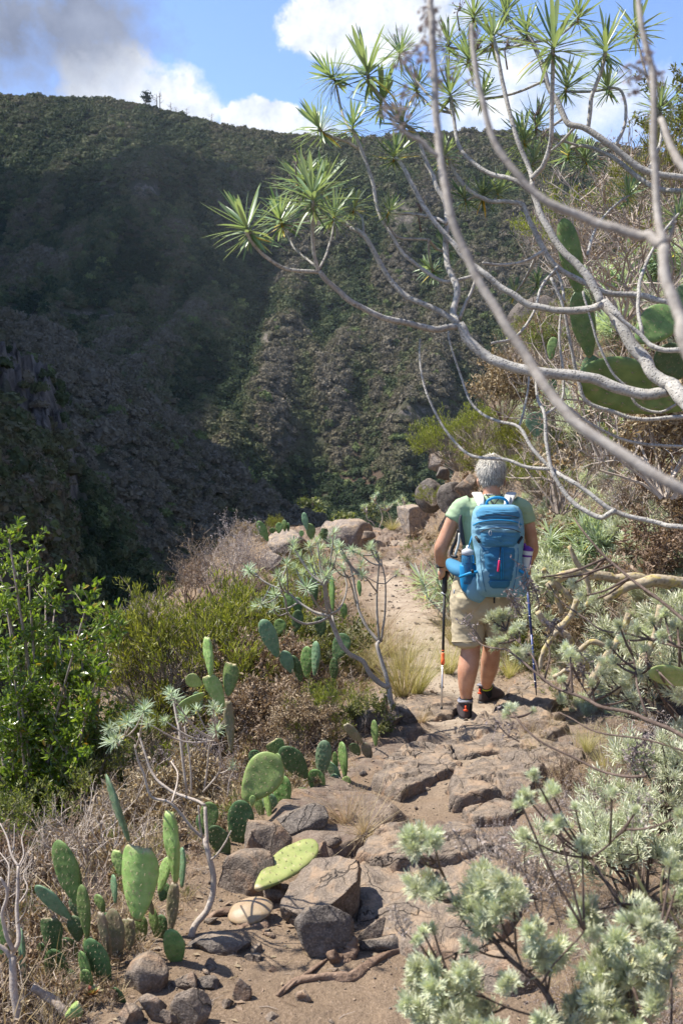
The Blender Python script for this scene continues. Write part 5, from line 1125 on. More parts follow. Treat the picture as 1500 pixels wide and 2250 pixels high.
# fallen pads
def fallen(label, base, top, w, Y0, Yt, mt, kind, roll, drop=0):
    o = pad(None, base, top, w, roll, Y0, mt, kind, Yt=Yt); o.name = 'fallen_pad'; tag(o, label, 'cactus pad'); return o
fallen('yellow-green fallen prickly pear pad lying on the brown rock', (566, 1952), (686, 1848), 96, 3.40, 3.72, 'pad_yellow', 1, 0)
def disk():
    c = P(550, 2002, 3.3); v, f = ico(4); s = 3.3 / FPX; v = v.copy(); v[:, 2] = np.sign(v[:, 2]) * np.abs(v[:, 2]) ** 1.2
    v = v * np.array([52 * s, 40 * s, 17 * s]) * (1 + .07 * fbm(v[:, 0] * 2, v[:, 1] * 2, v[:, 2] * 2, 3))[:, None]
    b = MB(); b.add(v, None, f, np.clip(-v[:, 2] * 30, 0, .6)); o = b.build('fallen_pad', MT['pad_tan']); o.location = c; o.rotation_euler = (R(14), R(-10), .3); tag(o, 'withered tan fallen pad lying flat like a loaf on the stones', 'cactus pad')
disk()
# a small red-edged rosette succulent
def little_succulent():
    g = P(202, 2188, 2.74); T = empty('rosette_succulent', g, 'small reddish rosette succulent between the stones, bottom left', 'succulent'); r = np.random.default_rng(5)
    for i in range(22):
        az = i * 2.4; el = R(15 + 55 * (1 - i / 22)); b = MB(); v, q = blade(1, .42, -.1, .35, 4); d = np.array([math.cos(az) * math.cos(el), math.sin(az) * math.cos(el), math.sin(el)]); side = norm(np.cross((0, 0, 1), d)); up = np.cross(d, side); l = .036 * (1 - .5 * (1 - i / 22))
        b.add((v @ np.stack([d * l, side * l, up * l], 1).T), q, None, r.random()); o = b.build('leaf', MT['red_leaf'], T)
little_succulent()

# dead wood
def wood(name, label, pix, ws, Y0, Y1=None, mt='dead_wood', k=12, seed=3):
    pts = stem_pts(pix, Y0, Y1, 8); n = len(pts); w = np.interp(np.linspace(0, 1, n), np.linspace(0, 1, len(ws)), ws); r = w * pts[:, 1] / FPX / 2
    b = MB(); b.tube(pts, r, k); v = b.v[0]; c = np.repeat(pts, k, 0); m = len(c); d = v[:m] - c
    ang = np.tile(np.arange(k), n) * 2 * math.pi / k; s = np.repeat(np.arange(n), k) / n
    v[:m] = c + d * (1 + .22 * np.sin(ang * 3 + s * 14) + .18 * vn(ang, s * 22, seed))[:, None]
    o = b.build(name, MT[mt]); tag(o, label, 'dead branch'); return o
def on(px, py, lift=.0): g = G(px, py); return (px, py, g[1] - .01)
wood('dead_branch', 'long twisted weathered root lying on the soil in the foreground', [on(610, 2188), on(650, 2158), on(720, 2148), on(770, 2150), on(810, 2122), on(860, 2094), on(935, 2087)], [9, 17, 22, 24, 20, 15, 9], 3)
wood('dead_branch', 'thin straight stick ending at the twisted root', [on(612, 2190), on(660, 2150), on(730, 2102)], [7, 8, 11], 3, seed=7)
wood('stump', 'short gnarled grey stump standing against the broken boulder', [on(765, 2140)[:2] + (3.0,), (762, 2112, 3.02), (772, 2085, 3.03), (778, 2062, 3.04)], [50, 46, 34, 20], 3, seed=11)
wood('stump', 'knobbly side stub of the gnarled grey stump', [(770, 2120, 3.0), (745, 2112, 3.0), (726, 2098, 2.98)], [26, 30, 22], 3, seed=12)
wood('dead_branch', 'rough brown dead root chunk under the loaf-like fallen pad', [(520, 2040, 3.25), (550, 2042, 3.25), (588, 2036, 3.25)], [26, 34, 24], 3, seed=14)
wood('dead_branch', 'shredded fibrous root arching beside the loaf-like pad', [(448, 2028, 3.3), (480, 2006, 3.32), (515, 2008, 3.32), (525, 2035, 3.3)], [10, 16, 14, 10], 3, seed=15)
wood('dead_branch', 'grey dead trunk leaning at the bottom left corner', [(70, 2170, 2.7), (110, 2195, 2.7), (150, 2232, 2.68)], [16, 20, 24], 2.7, mt='twig', seed=16)
# ------------------------------------------------------------------ shrubs, grasses and undergrowth
LF4 = (np.array([(0, 0, 0), (.5, -.21, .06), (1, 0, -.08), (.5, .21, .06)]), [(0, 1, 2), (0, 2, 3)])
LF4N = (np.array([(0, 0, 0), (.55, -.09, .04), (1, 0, -.05), (.55, .09, .04)]), [(0, 1, 2), (0, 2, 3)])
LF6 = (np.array([(0, 0, 0), (.35, -.19, .07), (.72, -.20, .05), (1, 0, -.10), (.72, .20, .05), (.35, .19, .07), (.5, 0, -.01)]), [(0, 1, 6), (1, 2, 6), (2, 3, 6), (3, 4, 6), (4, 5, 6), (5, 0, 6)])
def grow(seed, n0=10, levels=3, split=(2, 4), spread=.55, up=.35, shrink=.66, l0=.34, r0=.012, wig=.25, k=3, lean=0.0, flat=1.0, mainspread=.8):
    """a twiggy shrub about 1 high: returns its stems and the ends where leaves sit"""
    r = random.Random(seed); b = MB(); ends = []
    def rec(p, d, l, rad, lev):
        m = 3 if lev < 2 else 2; pts = [p]; q = p; dd = d
        for i in range(m):
            dd = norm(dd + np.array([r.gauss(0, wig), r.gauss(0, wig), r.gauss(0, wig) * .6 + up * .18])); q = q + dd * l / m; pts.append(q)
        e = rad * (.62 if lev < levels else .35)
        b.tube(np.array(pts), np.linspace(rad, e, m + 1), k if lev > 0 else k + 1, r.random() * .5, cap=False)
        if lev >= levels - 1: ends.append((q, dd, lev)); 
        if lev >= levels - 1 and lev: ends.append(((pts[1] + q) / 2, norm(dd + np.array([r.gauss(0, .5), r.gauss(0, .5), .3])), lev))
        if lev < levels:
            for _ in range(r.randint(*split)):
                nd = norm(dd + np.array([r.gauss(0, spread), r.gauss(0, spread), r.gauss(0, spread) * .7 + up * .5])); rec(q if r.random() < .6 else pts[-2], nd, l * shrink * r.uniform(.75, 1.2), rad * .62, lev + 1)
    for i in range(n0):
        a = r.uniform(0, 6.283); s = mainspread * math.sqrt(r.random()); d = norm((math.cos(a) * s + lean, math.sin(a) * s, 1.0 - .4 * s)); rec(np.array([math.cos(a) * .03, math.sin(a) * .03, -.03]), d, l0 * r.uniform(.8, 1.15), r0 * r.uniform(.6, 1.2), 0)
    return b, ends
def leaves_on(ends, seed, per, L_, tmpl, jit=.5, spreadp=.03, upw=.4, rnd=None):
    r = np.random.default_rng(seed); b = MB(); Ms = []; ps = []
    for p, d, lev in ends:
        for _ in range(per):
            dd = norm(d * .5 + r.normal(0, jit, 3) + np.array([0, 0, upw])); side = norm(np.cross(dd, r.normal(size=3))); u = np.cross(dd, side); l = L_ * r.uniform(.6, 1.2)
            Ms.append(np.stack([dd * l, side * l, u * l], 1)); ps.append(p - d * r.random() * spreadp * 2 + r.normal(0, spreadp * .3, 3))
    if Ms: b.inst(tmpl[0], None, tmpl[1], Ms, ps, r.random(len(ps)) if rnd is None else rnd(r, len(ps)))
    return b
def silver_tuft(seed, n=34, lobes=5, L_=1.0, narrow=.03):
    """a tuft of finely cut leaves, about 1 across, pointing up"""
    r = np.random.default_rng(seed); b = MB(); Ms = []; ps = []; rn = []
    for i in range(n):
        t = i / n; el = R(82 - 85 * t + r.normal(0, 8)); az = i * 2.4 + r.normal(0, .25); d = np.array([math.cos(az) * math.cos(el), math.sin(az) * math.cos(el), math.sin(el)])
        side = norm(np.cross((0, 0, 1), d)); up = np.cross(d, side); l = L_ * .52 * r.uniform(.75, 1.1); base = np.array([0, 0, -.28 * L_ * t]) + r.normal(0, .02, 3)
        for j in range(lobes):
            f = (j - (lobes - 1) / 2) / (lobes / 2); st = .25 + .5 * (1 - abs(f)); a = f * .75
            dd = norm(d * math.cos(a) + side * math.sin(a) + up * r.normal(0, .18) + up * .12); s2 = norm(side * math.cos(a) - d * math.sin(a)); u2 = np.cross(dd, s2)
            ll = l * (.62 - .22 * abs(f)); Ms.append(np.stack([dd * ll, s2 * ll * 1.5, u2 * ll], 1)); ps.append(base + d * l * st * .8); rn.append(np.clip(.55 - .35 * t + r.normal(0, .16), 0, .92) if r.random() > .02 else 1.0)
        Ms.append(np.stack([d * l * .8, side * l * .35, up * l], 1)); ps.append(base); rn.append(.3)
    b.inst(np.array([(0, 0, 0), (.55, -.055, .03), (1, -.02, -.03), (1, .02, -.03), (.55, .055, .03)]), None, [(0, 1, 2), (0, 2, 3), (0, 3, 4)], Ms, ps, rn)
    return b
SB = {}
def outer(e, q):
    d = np.array([np.linalg.norm((x[0] - [0, 0, .1]) * [.8, .8, 1]) for x in e]); c = np.quantile(d, q); return [x for x, v in zip(e, d) if v > c * (.9 + .15 * random.random()) and x[0][2] > .1]
def variants():
    for i in range(3):
        b, e = grow(400 + i, 13, 3, (2, 3), .55, .3, .7, .32, .010, .3); SB['dry', i] = [('stems', b.mesh('stems', MT[('twig', 'twig_red', 'twig_white')[i]], False)), ('dead_leaves', leaves_on(e, i, 1, .035, LF4N, .8).mesh('dead_leaves', MT['dry_leaf'], False))]
        b, e = grow(410 + i, 26, 3, (2, 4), .50, .3, .66, .32, .008, .2, mainspread=1.15); SB['lime', i] = [('stems', b.mesh('stems', MT['twig'], False)), ('foliage', leaves_on(outer(e, .66), i, 9, .040, LF4N, .55, .05, .8).mesh('foliage', MT['lime_leaf'], False))]
        b, e = grow(420 + i, 14, 3, (2, 3), .5, .4, .68, .33, .009, .25); SB['olive', i] = [('stems', b.mesh('stems', MT['twig'], False)), ('foliage', leaves_on(e, i, 5, .045, LF4, .7, .04).mesh('foliage', MT['olive_leaf'], False))]
        b, e = grow(430 + i, 9, 2, (2, 4), .55, .45, .62, .42, .014, .28); tf = [silver_tuft(50 + j, 13, 3, 1.0) for j in range(2)]; m = MB(); r = np.random.default_rng(i)
        for p, d, lev in e:
            if r.random() < .82:
                t = tf[int(r.integers(0, 2))]; A = axes(norm(d + [0, 0, .8]), r.normal(size=3)) * r.uniform(.12, .20); m.inst(t.v[0], None, t.t[0], [A], [p], np.array([0.]));  m.r[-1] = np.clip(t.r[0] + r.normal(0, .06), 0, 1)
        SB['silver', i] = [('stems', b.mesh('stems', MT['dark_stem'], False)), ('foliage', m.mesh('foliage', MT['silver_leaf'], False))]
        b, e = grow(440 + i, 10, 3, (2, 3), .6, .3, .7, .34, .007, .3); s = leaves_on(e, i, 5, .022, LF4, 1.0, .05, 0.)
        SB['seed', i] = [('stems', b.mesh('stems', MT['twig_white'], False)), ('seed_heads', s.mesh('seed_heads', MT['seed'], False))]
        b, e = grow(450 + i, 8, 1, (2, 3), .5, .7, .55, .48, .020, .2, 5); m = MB(); r = np.random.default_rng(i + 4)
        for mt, nm in (('kleinia_grey', 0),):
            for p, d, lev in e[::1]:
                for B, base, y, k in rosette(26, r.uniform(.18, .25), int(r.integers(0, 999)), wmul=.75):
                    A = axes(norm(d + [0, 0, .6]), (1, .3, .1)); m.inst(LEAFT[k][0], LEAFT[k][1], None, [A @ B], [p + A @ base], [y])
        SB['tufted', i] = [('stems', b.mesh('stems', MT['grey_bark'])), ('leaf_rosettes', m.mesh('leaf_rosettes', MT['kleinia_grey']))]
        b, e = grow(460 + i, 15, 3, (2, 4), .5, .3, .66, .33, .008, .3); SB['brown', i] = [('stems', b.mesh('stems', MT['twig_red'], False)), ('dead_leaves', leaves_on(e, i, 5, .045, LF4, .8, .05, 0).mesh('dead_leaves', MT['dry_leaf'], False))]
variants()
for ps in SB.values():   # every kind is brought to the same height
    co = np.empty(len(ps[0][1].vertices) * 3); ps[0][1].vertices.foreach_get('co', co); s = .95 / np.quantile(co.reshape(-1, 3)[:, 2], .995)
    for nm, me in ps: me.transform(Matrix.Scale(s, 4))
SN = {'dry': 'dry_shrub', 'lime': 'yellow_green_shrub', 'olive': 'leafy_shrub', 'silver': 'silver_shrub', 'seed': 'seed_head_shrub', 'tufted': 'tufted_shrub', 'brown': 'withered_shrub'}
cnt = [0]
def shrub_at(kind, p, size, label, group=None, wide=1.0, lean=(0, 0), var=None):
    i = cnt[0] % 3 if var is None else var; cnt[0] += 1
    t = empty(SN[kind], p, label, 'shrub', group)
    t.scale = (size * wide, size * wide, size); t.rotation_euler = (lean[0], lean[1], random.uniform(0, 6.28))
    for nm, me in SB[kind, i]: obj(nm, me, t)
    return t
def shrub(kind, px, py, hpx, label, group=None, Yd=None, **kw):
    """a shrub whose foot is at this pixel and whose top is hpx photograph pixels above it"""
    g = G(px, py) if Yd is None else P(px, py, Yd)
    return shrub_at(kind, g, hpx * g[1] / FPX / .92, label, group, **kw)

# the leafy green tree at the left edge
def leafy_tree():
    Yt = 6.0; base = P(95, 1985, Yt); T = empty('leafy_tree', base, 'glossy green leafy tree rising at the left edge of the slope', 'tree')
    r = random.Random(4); rn = np.random.default_rng(4); ends = []
    segs = MB(); trunks = []
    tops = [(20, 1185), (60, 1225), (0, 1260), (100, 1290), (15, 1340), (190, 1330), (225, 1390), (130, 1400), (60, 1380), (180, 1450), (240, 1430), (150, 1500), (90, 1480), (30, 1470), (-30, 1400), (-40, 1300), (215, 1480), (120, 1340), (40, 1560), (190, 1560), (100, 1600), (150, 1640), (0, 1600), (60, 1690), (190, 1640), (120, 1740), (20, 1760), (-20, 1680), (170, 1720), (80, 1830), (150, 1820), (-60, 1500), (-60, 1600)]
    for i, (px, py) in enumerate(tops):
        e = P(px, py, Yt + r.uniform(-.5, .6)); b0 = base + np.array([r.gauss(0, .06), r.gauss(0, .06), 0]); mid = b0 * .55 + e * .45 + np.array([r.gauss(0, .1), r.gauss(0, .1), .05])
        p = smooth_path([b0, b0 * .8 + mid * .2 + np.array([0, 0, .05]), mid, e], 4); m = MB(); m.tube(p, np.linspace(.022 if i % 3 else .035, .005, len(p)), 6); WT(m.build('branch', MT['twig'], T))
        for j in range(len(p) // 3, len(p)):
            for _ in range(4):
                q = p[j] + rn.normal(0, .03, 3); d = norm(rn.normal(size=3) * .8 + (0, 0, .7)); l = rn.uniform(.08, .22); e2 = q + d * l; segs.tube(np.array([q, (q + e2) / 2 + rn.normal(0, .01, 3), e2]), [.004, .003, .0015], 3); ends.append((e2, d, 1)); ends.append(((q + e2) / 2, d, 1))
    o = WT(segs.build('twigs', MT['twig'], T, False)); o['kind'] = 'stuff'
    o = WT(leaves_on(ends, 3, 15, .044, LF6, .8, .045, .35).build('foliage', MT['green_leaf'], T, False)); o['kind'] = 'stuff'
leafy_tree()

# big named shrubs on the left slope
LS = 'shrubs on the slope left of the path'; RS_ = 'shrubs on the bank right of the path'
shrub('lime', 370, 1600, 290, 'big yellow-green cushion bush with bare brown undersides on the left slope', LS, Yd=7.2, wide=1.05, var=0)
shrub('lime', 510, 1560, 275, 'yellow-green bush merging into the right side of the cushion bush', LS, Yd=7.8, wide=1.0, var=1)
shrub('lime', 440, 1590, 280, 'yellow-green bush between the two largest on the left slope', LS, Yd=7.5, wide=.9, var=2)
shrub('lime', 262, 1690, 165, 'pale lime bush in front of the ravine, just right of the leafy tree', LS, Yd=7.4, var=2)
shrub('lime', 300, 1720, 160, 'lime bush lower down between the leafy tree and the finger-pad cactus', LS, Yd=6.6, var=1)
shrub('olive', 230, 1800, 200, 'green weedy bush at the foot of the leafy tree', LS, Yd=5.6)
shrub('olive', 60, 1880, 170, 'dark leafy bush under the leafy tree at the left edge', LS, Yd=5.2)
shrub('seed', 700 - 390, 1420, 110, 'grey fluffy shrub on the skyline between leafy tree and cushion bush', LS, Yd=9.5, wide=.8, var=0)
shrub('seed', 265, 1560, 130, 'grey shrub on the slope edge right of the leafy tree', LS, Yd=8.5, wide=.8, var=1)
shrub('dry', 470, 1320, 165, 'tall bare twiggy shrub standing against the dark ravine', LS, Yd=12.0, var=0, wide=.9)
shrub('seed', 515, 1300, 170, 'grey-topped twiggy shrub, tallest against the dark ravine', LS, Yd=12.5, var=2, wide=.8)
shrub('dry', 410, 1330, 110, 'low spreading bare shrub at the edge of the ravine', LS, Yd=11.5, var=1)
shrub('seed', 565, 1290, 110, 'pale dry shrub left of the rim boulders', LS, Yd=12.8, var=0)
shrub('dry', 560, 1330, 90, 'small brown dry shrub below the pale one near the rim boulders', LS, Yd=11.0, var=1)
shrub('brown', 600, 1560, 170, 'withered brown bush right of the cushion bush', LS, Yd=7.0)
shrub('brown', 560, 1650, 170, 'withered reddish bush behind the finger-pad cactus', LS, Yd=5.9)
shrub('lime', 735, 1640, 140, 'low bush with yellow and brown leaves left of the forked trunk', LS, Yd=5.6, var=0, wide=1.0)
shrub('olive', 800, 1625, 100, 'small olive bush at the base of the forked trunk', LS, Yd=5.5, wide=1.2)
shrub('brown', 660, 1650, 120, 'brown withered bush left of the yellow-leaved low bush', LS, Yd=5.4)
shrub('lime', 660, 1330, 90, 'green bush behind the grey-green tufts of the forked tree', LS, Yd=9.0, var=1)
# right bank
shrub('lime', 1010, 1030, 125, 'bright yellow-green bush on the bank above the round boulders', RS_, Yd=11.5, var=0, wide=.95)
shrub('lime', 1060, 985, 90, 'yellowish bush right of the bright bush, up the bank', RS_, Yd=11.0, var=1)
shrub('lime', 950, 1110, 40, 'little green plant growing on the round boulders', RS_, Yd=13.4, var=2)
shrub('brown', 1105, 920, 150, 'reddish-brown withered bush against the mountain on the bank', RS_, Yd=10.0, wide=.8)
shrub('dry', 1150, 840, 130, 'bare twiggy shrub under the big dark boulder', RS_, Yd=9.5)
shrub('olive', 1190, 800, 110, 'olive bush beside the big dark boulder', RS_, Yd=9.0)
shrub('lime', 1300, 560, 150, 'yellow-flowered bush high on the bank behind the pale branches', RS_, Yd=7.6, var=2)
shrub('dry', 1400, 520, 260, 'tall tangle of pale twigs at the upper right', RS_, Yd=6.6, var=2)
shrub('lime', 1490, 470, 190, 'tall yellow-leaved shrub at the upper right edge', RS_, Yd=6.0, var=0)
shrub('olive', 1510, 360, 190, 'dark leafy shrub in the top right corner', RS_, Yd=6.4)
shrub('dry', 1250, 620, 170, 'pale twig tangle left of the yellow-flowered bush', RS_, Yd=8.0, var=2)
shrub('dry', 1335, 1010, 330, 'large bleached twig tangle below the huge horizontal pad', RS_, Yd=5.2, var=2)
shrub('dry', 1470, 1080, 380, 'large bleached twig tangle at the right edge above the lowest branches', RS_, Yd=4.6, var=2)
shrub('brown', 1420, 1060, 260, 'tan withered bush hung with dry leaves under the huge horizontal pad', RS_, Yd=4.9)
shrub('dry', 1480, 720, 360, 'airy tangle of pale twigs at the right edge above the rounded dark pad', RS_, Yd=4.4, var=0)
shrub('dry', 1360, 700, 300, 'airy tangle of pale twigs behind the fork of the thick branches', RS_, Yd=5.4, var=2)
shrub('dry', 1230, 1120, 230, 'bare twig tangle just right of the hiker\'s head', RS_, Yd=7.2, var=0)
for px_, py_, h_, kd, lb in ((1395, 1990, 230, 'silver', 'silver-leaved bush right of the lower right foreground bush, beside the broad-leaved tan plant'), (1490, 1850, 250, 'silver', 'silver-leaved bush at the right edge above the broad-leaved tan plant'), (1290, 1860, 150, 'seed', 'grey seed-headed shrub on the bare soil between the two foreground silver bushes'),
        (1190, 1960, 150, 'seed', 'small grey twiggy shrub behind the stems of the foreground silver bush'), (1420, 1760, 190, 'seed', 'dry grey shrub at the right of the brown ledge'), (1330, 2080, 150, 'dry', 'low tangle of dead twigs under the foreground silver bush'), (1240, 1740, 110, 'dry', 'low dead twig tangle right of the bedrock hump'), (1100, 1900, 110, 'seed', 'small dead grey shrub at the edge of the broad cracked slab')):
    shrub(kd, px_, py_, h_, lb, RS_)
shrub('seed', 1180, 560, 90, 'grey dry shrub breaking the skyline of the bank', RS_, Yd=10.5, var=1)

# landmark phrases to tell the many smaller shrubs apart
LMK = [(110, 1500, 'the leafy tree'), (430, 1400, 'the cushion bush'), (460, 1480, 'the finger-pad cactus'), (300, 1930, 'the broad cut-topped pad'), (150, 1915, 'the long oval pad'), (575, 1710, 'the big tilted pad'), (620, 1900, 'the yellow fallen pad'),
       (850, 1560, 'the forked tree'), (690, 1300, 'the grey-green tufts'), (765, 1175, 'the domed rim boulder'), (970, 1085, 'the round boulders'), (1080, 1200, 'the hiker'), (1060, 1550, "the hiker's boots"), (1380, 850, 'the huge horizontal pad'), (1290, 700, 'the column of tall pads'),
       (1180, 710, 'the big dark boulder'), (1250, 1300, 'the thick yellowish stems'), (1100, 2150, 'the tan half-buried boulder'), (1400, 1900, 'the broad-leaved tan plant'), (460, 1900, 'the leaning pale stem'), (1010, 950, 'the bright yellow-green bush'), (1460, 1470, 'the sun-bleached pad'), (1420, 1140, 'the lowest thin branch'), (1480, 300, 'the top right corner')]
used = {}
KEEP = [(885, 1095, 940, 1175, 15.5), (1105, 1260, 620, 800, 11), (820, 985, 1120, 1420, 20), (590, 830, 1090, 1250, 15), (1010, 1100, 900, 1010, 14)]
KA = {'dry': ['bare twiggy shrub', 'reddish bare shrub', 'bleached twiggy shrub'], 'lime': ['yellow-green bush'] * 3, 'olive': ['olive-leaved bush'] * 3, 'silver': ['silver-leaved bush'] * 3, 'seed': ['grey seed-headed shrub'] * 3, 'tufted': ['shrub with spiky grey-green tufts'] * 3, 'brown': ['withered brown bush'] * 3}
def autolabel(kind, var, p, size):
    d = p - CAM; cp, sp = math.cos(PITCH), math.sin(PITCH); z = d[1] * cp - d[2] * sp; px = 750 + FPX * d[0] / z; py = 1125 - FPX * (d[1] * sp + d[2] * cp) / z
    top = py - size * FPX / d[1] * .5
    best = sorted(LMK, key=lambda l: math.hypot(l[0] - px, l[1] - top))
    for lm in best[:6]:
        dx, dy = px - lm[0], top - lm[1]; ax, ay = abs(dx), abs(dy)
        if max(ax, ay) < 45: rel = 'close against'
        else: rel = ('right of' if dx > 0 else 'left of') if ax > 2 * ay else (('below' if dy > 0 else 'above') if ay > 2 * ax else (('below and ' if dy > 0 else 'above and ') + ('right of' if dx > 0 else 'left of')))
        far = 'a little ' if max(ax, ay) < 110 and rel != 'close against' else ''
        lb = f"{KA[kind][var]} {far}{rel} {lm[2]}"
        if lb not in used: used[lb] = 1; return lb, px, py
    return None, px, py
def fill(n, sampler, kinds, smin, smax, group, seed):
    r = random.Random(seed); done = []
    tries = 0
    while len(done) < n and tries < n * 30:
        tries += 1; x, y = sampler(r); size = r.uniform(smin, smax) * (1 if y > 5 else .8)
        if any(math.hypot(x - a, y - b) < .42 * (size + c) * .5 for a, b, c in done): continue
        z = float(H(x, y)); k = kinds(r, x, y); v = r.randint(0, 2); lb, px, py = autolabel(k, v, np.array([x, y, z]), size)
        if any(a < px < b and c < py - size * 300 / y < d and y < e for a, b, c, d, e in KEEP): continue
        if px < -60 or px > 1560 or py > 2300 or lb is None: continue
        done.append((x, y, size)); shrub_at(k, (x, y, z - .02), size, lb, group, wide=r.uniform(.85, 1.25), var=v)
def sl(r):
    y = 3.3 + 15 * r.random() ** 1.25; return float(ip(y, XL)) - .35 - r.random() ** 1.1 * min(4.5, .36 * y + .6), y
def kl(r, x, y): return r.choices(['dry', 'brown', 'lime', 'olive', 'seed', 'silver'], [5, 2, 1.0, .8, 2, .2])[0]
fill(110, sl, kl, .30, .62, LS, 11)
def sr(r):
    y = 3.6 + 12 * r.random() ** 1.2; return float(ip(y, XR)) + .18 + r.random() * min(4.0, .2 * y + 1.2), y
def kr(r, x, y):
    return r.choices(['dry', 'brown', 'lime', 'olive', 'seed', 'silver', 'tufted'], [6.5, .8, .5, .6, 5.0, 3.6 if y < 9 else 2.5, 2.0 if 7.5 < y < 11 else .3])[0]
fill(130, sr, kr, .34, .72, RS_, 12)
# grasses
def grass_tuft(seed, n, L_, lean, mt, w=.010, out=.5):
    r = np.random.default_rng(seed); b = MB()
    for i in range(n):
        a = r.uniform(0, 6.28); o = r.uniform(.1, out); d = np.array([math.cos(a) * o + lean[0], math.sin(a) * o + lean[1], 1.0]); l = L_ * r.uniform(.5, 1.1); p0 = np.array([math.cos(a), math.sin(a), 0]) * r.random() * .08
        p = [p0 + d * l * t + np.array([math.cos(a), math.sin(a), -.9]) * (t * t) * l * .45 * r.uniform(.5, 1.3) * o for t in (0, .35, .7, 1)]
        s = norm(np.cross(d, r.normal(size=3))) * w * r.uniform(.5, 1); V = []
        for j, q in enumerate(p): V += [q - s * (1 - j / 3.2), q + s * (1 - j / 3.2)]
        b.add(V, [(0, 1, 3, 2), (2, 3, 5, 4), (4, 5, 7, 6)], None, r.random())
    return b.mesh('grass_blades', MT[mt], False)
GT = [grass_tuft(600 + i, 190, .9, (.1, 0), 'straw', .0042, .8) for i in range(2)] + [grass_tuft(610 + i, 260, 1.0, (.2, 0), 'grass_green', .0038, .62) for i in range(2)]
def tuft(px, py, hpx, i, label, wide=1.0, lean=(0, 0), Yd=None):
    g = G(px, py) if Yd is None else P(px, py, Yd); s = hpx * g[1] / FPX; o = obj('grass_tuft', GT[i], loc=g - np.array([0, 0, .01]), rot=(lean[0], lean[1], px * .7), scale=(s * wide, s * wide, s)); tag(o, label, 'grass tuft', 'dry grass tufts beside the path')
tuft(885, 1530, 200, 2, 'tall golden grass tuft right behind the forked trunk', 1.0)
tuft(915, 1525, 150, 3, 'greenish-gold grass tuft at the path edge near the planted pole', .9)
tuft(850, 1440, 130, 0, 'pale dry grass between the forked tree and the path', 1.2)
tuft(800, 1480, 140, 2, 'golden grass tuft left of the forked trunk', 1.1)
tuft(760, 1430, 130, 0, 'dry straw tuft behind the dark heart-shaped pad', 1.2)
tuft(830, 1400, 120, 1, 'straw tuft beside the shadow of the forked tree', 1.1)
tuft(740, 1350, 110, 0, 'straw tuft under the grey-green leaf tufts', 1.2)
tuft(880, 1470, 120, 3, 'green-gold tuft mid-way along the grassy path edge', 1.1)
tuft(800, 1830, 90, 0, 'pale wiry dry grass spilling over the ledge rocks', 2.1, lean=(.6, -.35))
tuft(760, 1810, 90, 1, 'flattened dry grass beside the prickly pears at the ledge', 2.2, lean=(.5, -.6))
tuft(850, 1820, 60, 1, 'thin dry grass on the soil above the cracked slab', 2.0, lean=(.7, .3))
tuft(985, 1480, 120, 2, 'fine pale grass to the left of the hiker\'s bare leg', 1.0)
tuft(1000, 1420, 110, 3, 'fading green grass behind the hiker\'s shorts', 1.0)
tuft(1120, 1490, 90, 3, 'fading green grass right of the hiker\'s calf', 1.0)
tuft(925, 1585, 50, 1, 'short dry grass at the tip of the black pole', 1.6)
tuft(830, 1230, 60, 1, 'orange-brown dry grass beside the domed rim boulder', 1.2)
tuft(860, 1165, 40, 3, 'yellowish grass at the far end of the path', 1.8)
tuft(1180, 1660, 60, 3, 'small green grass tuft on the brown ledge', 1.2)
tuft(1330, 1700, 120, 3, 'green grass tuft under the right-hand silver bushes', 1.0)
tuft(1290, 1650, 90, 2, 'fading grass right of the pale flat slab', 1.0)
tuft(1160, 1620, 60, 1, 'dry grass at the right end of the pale slab', 1.5)

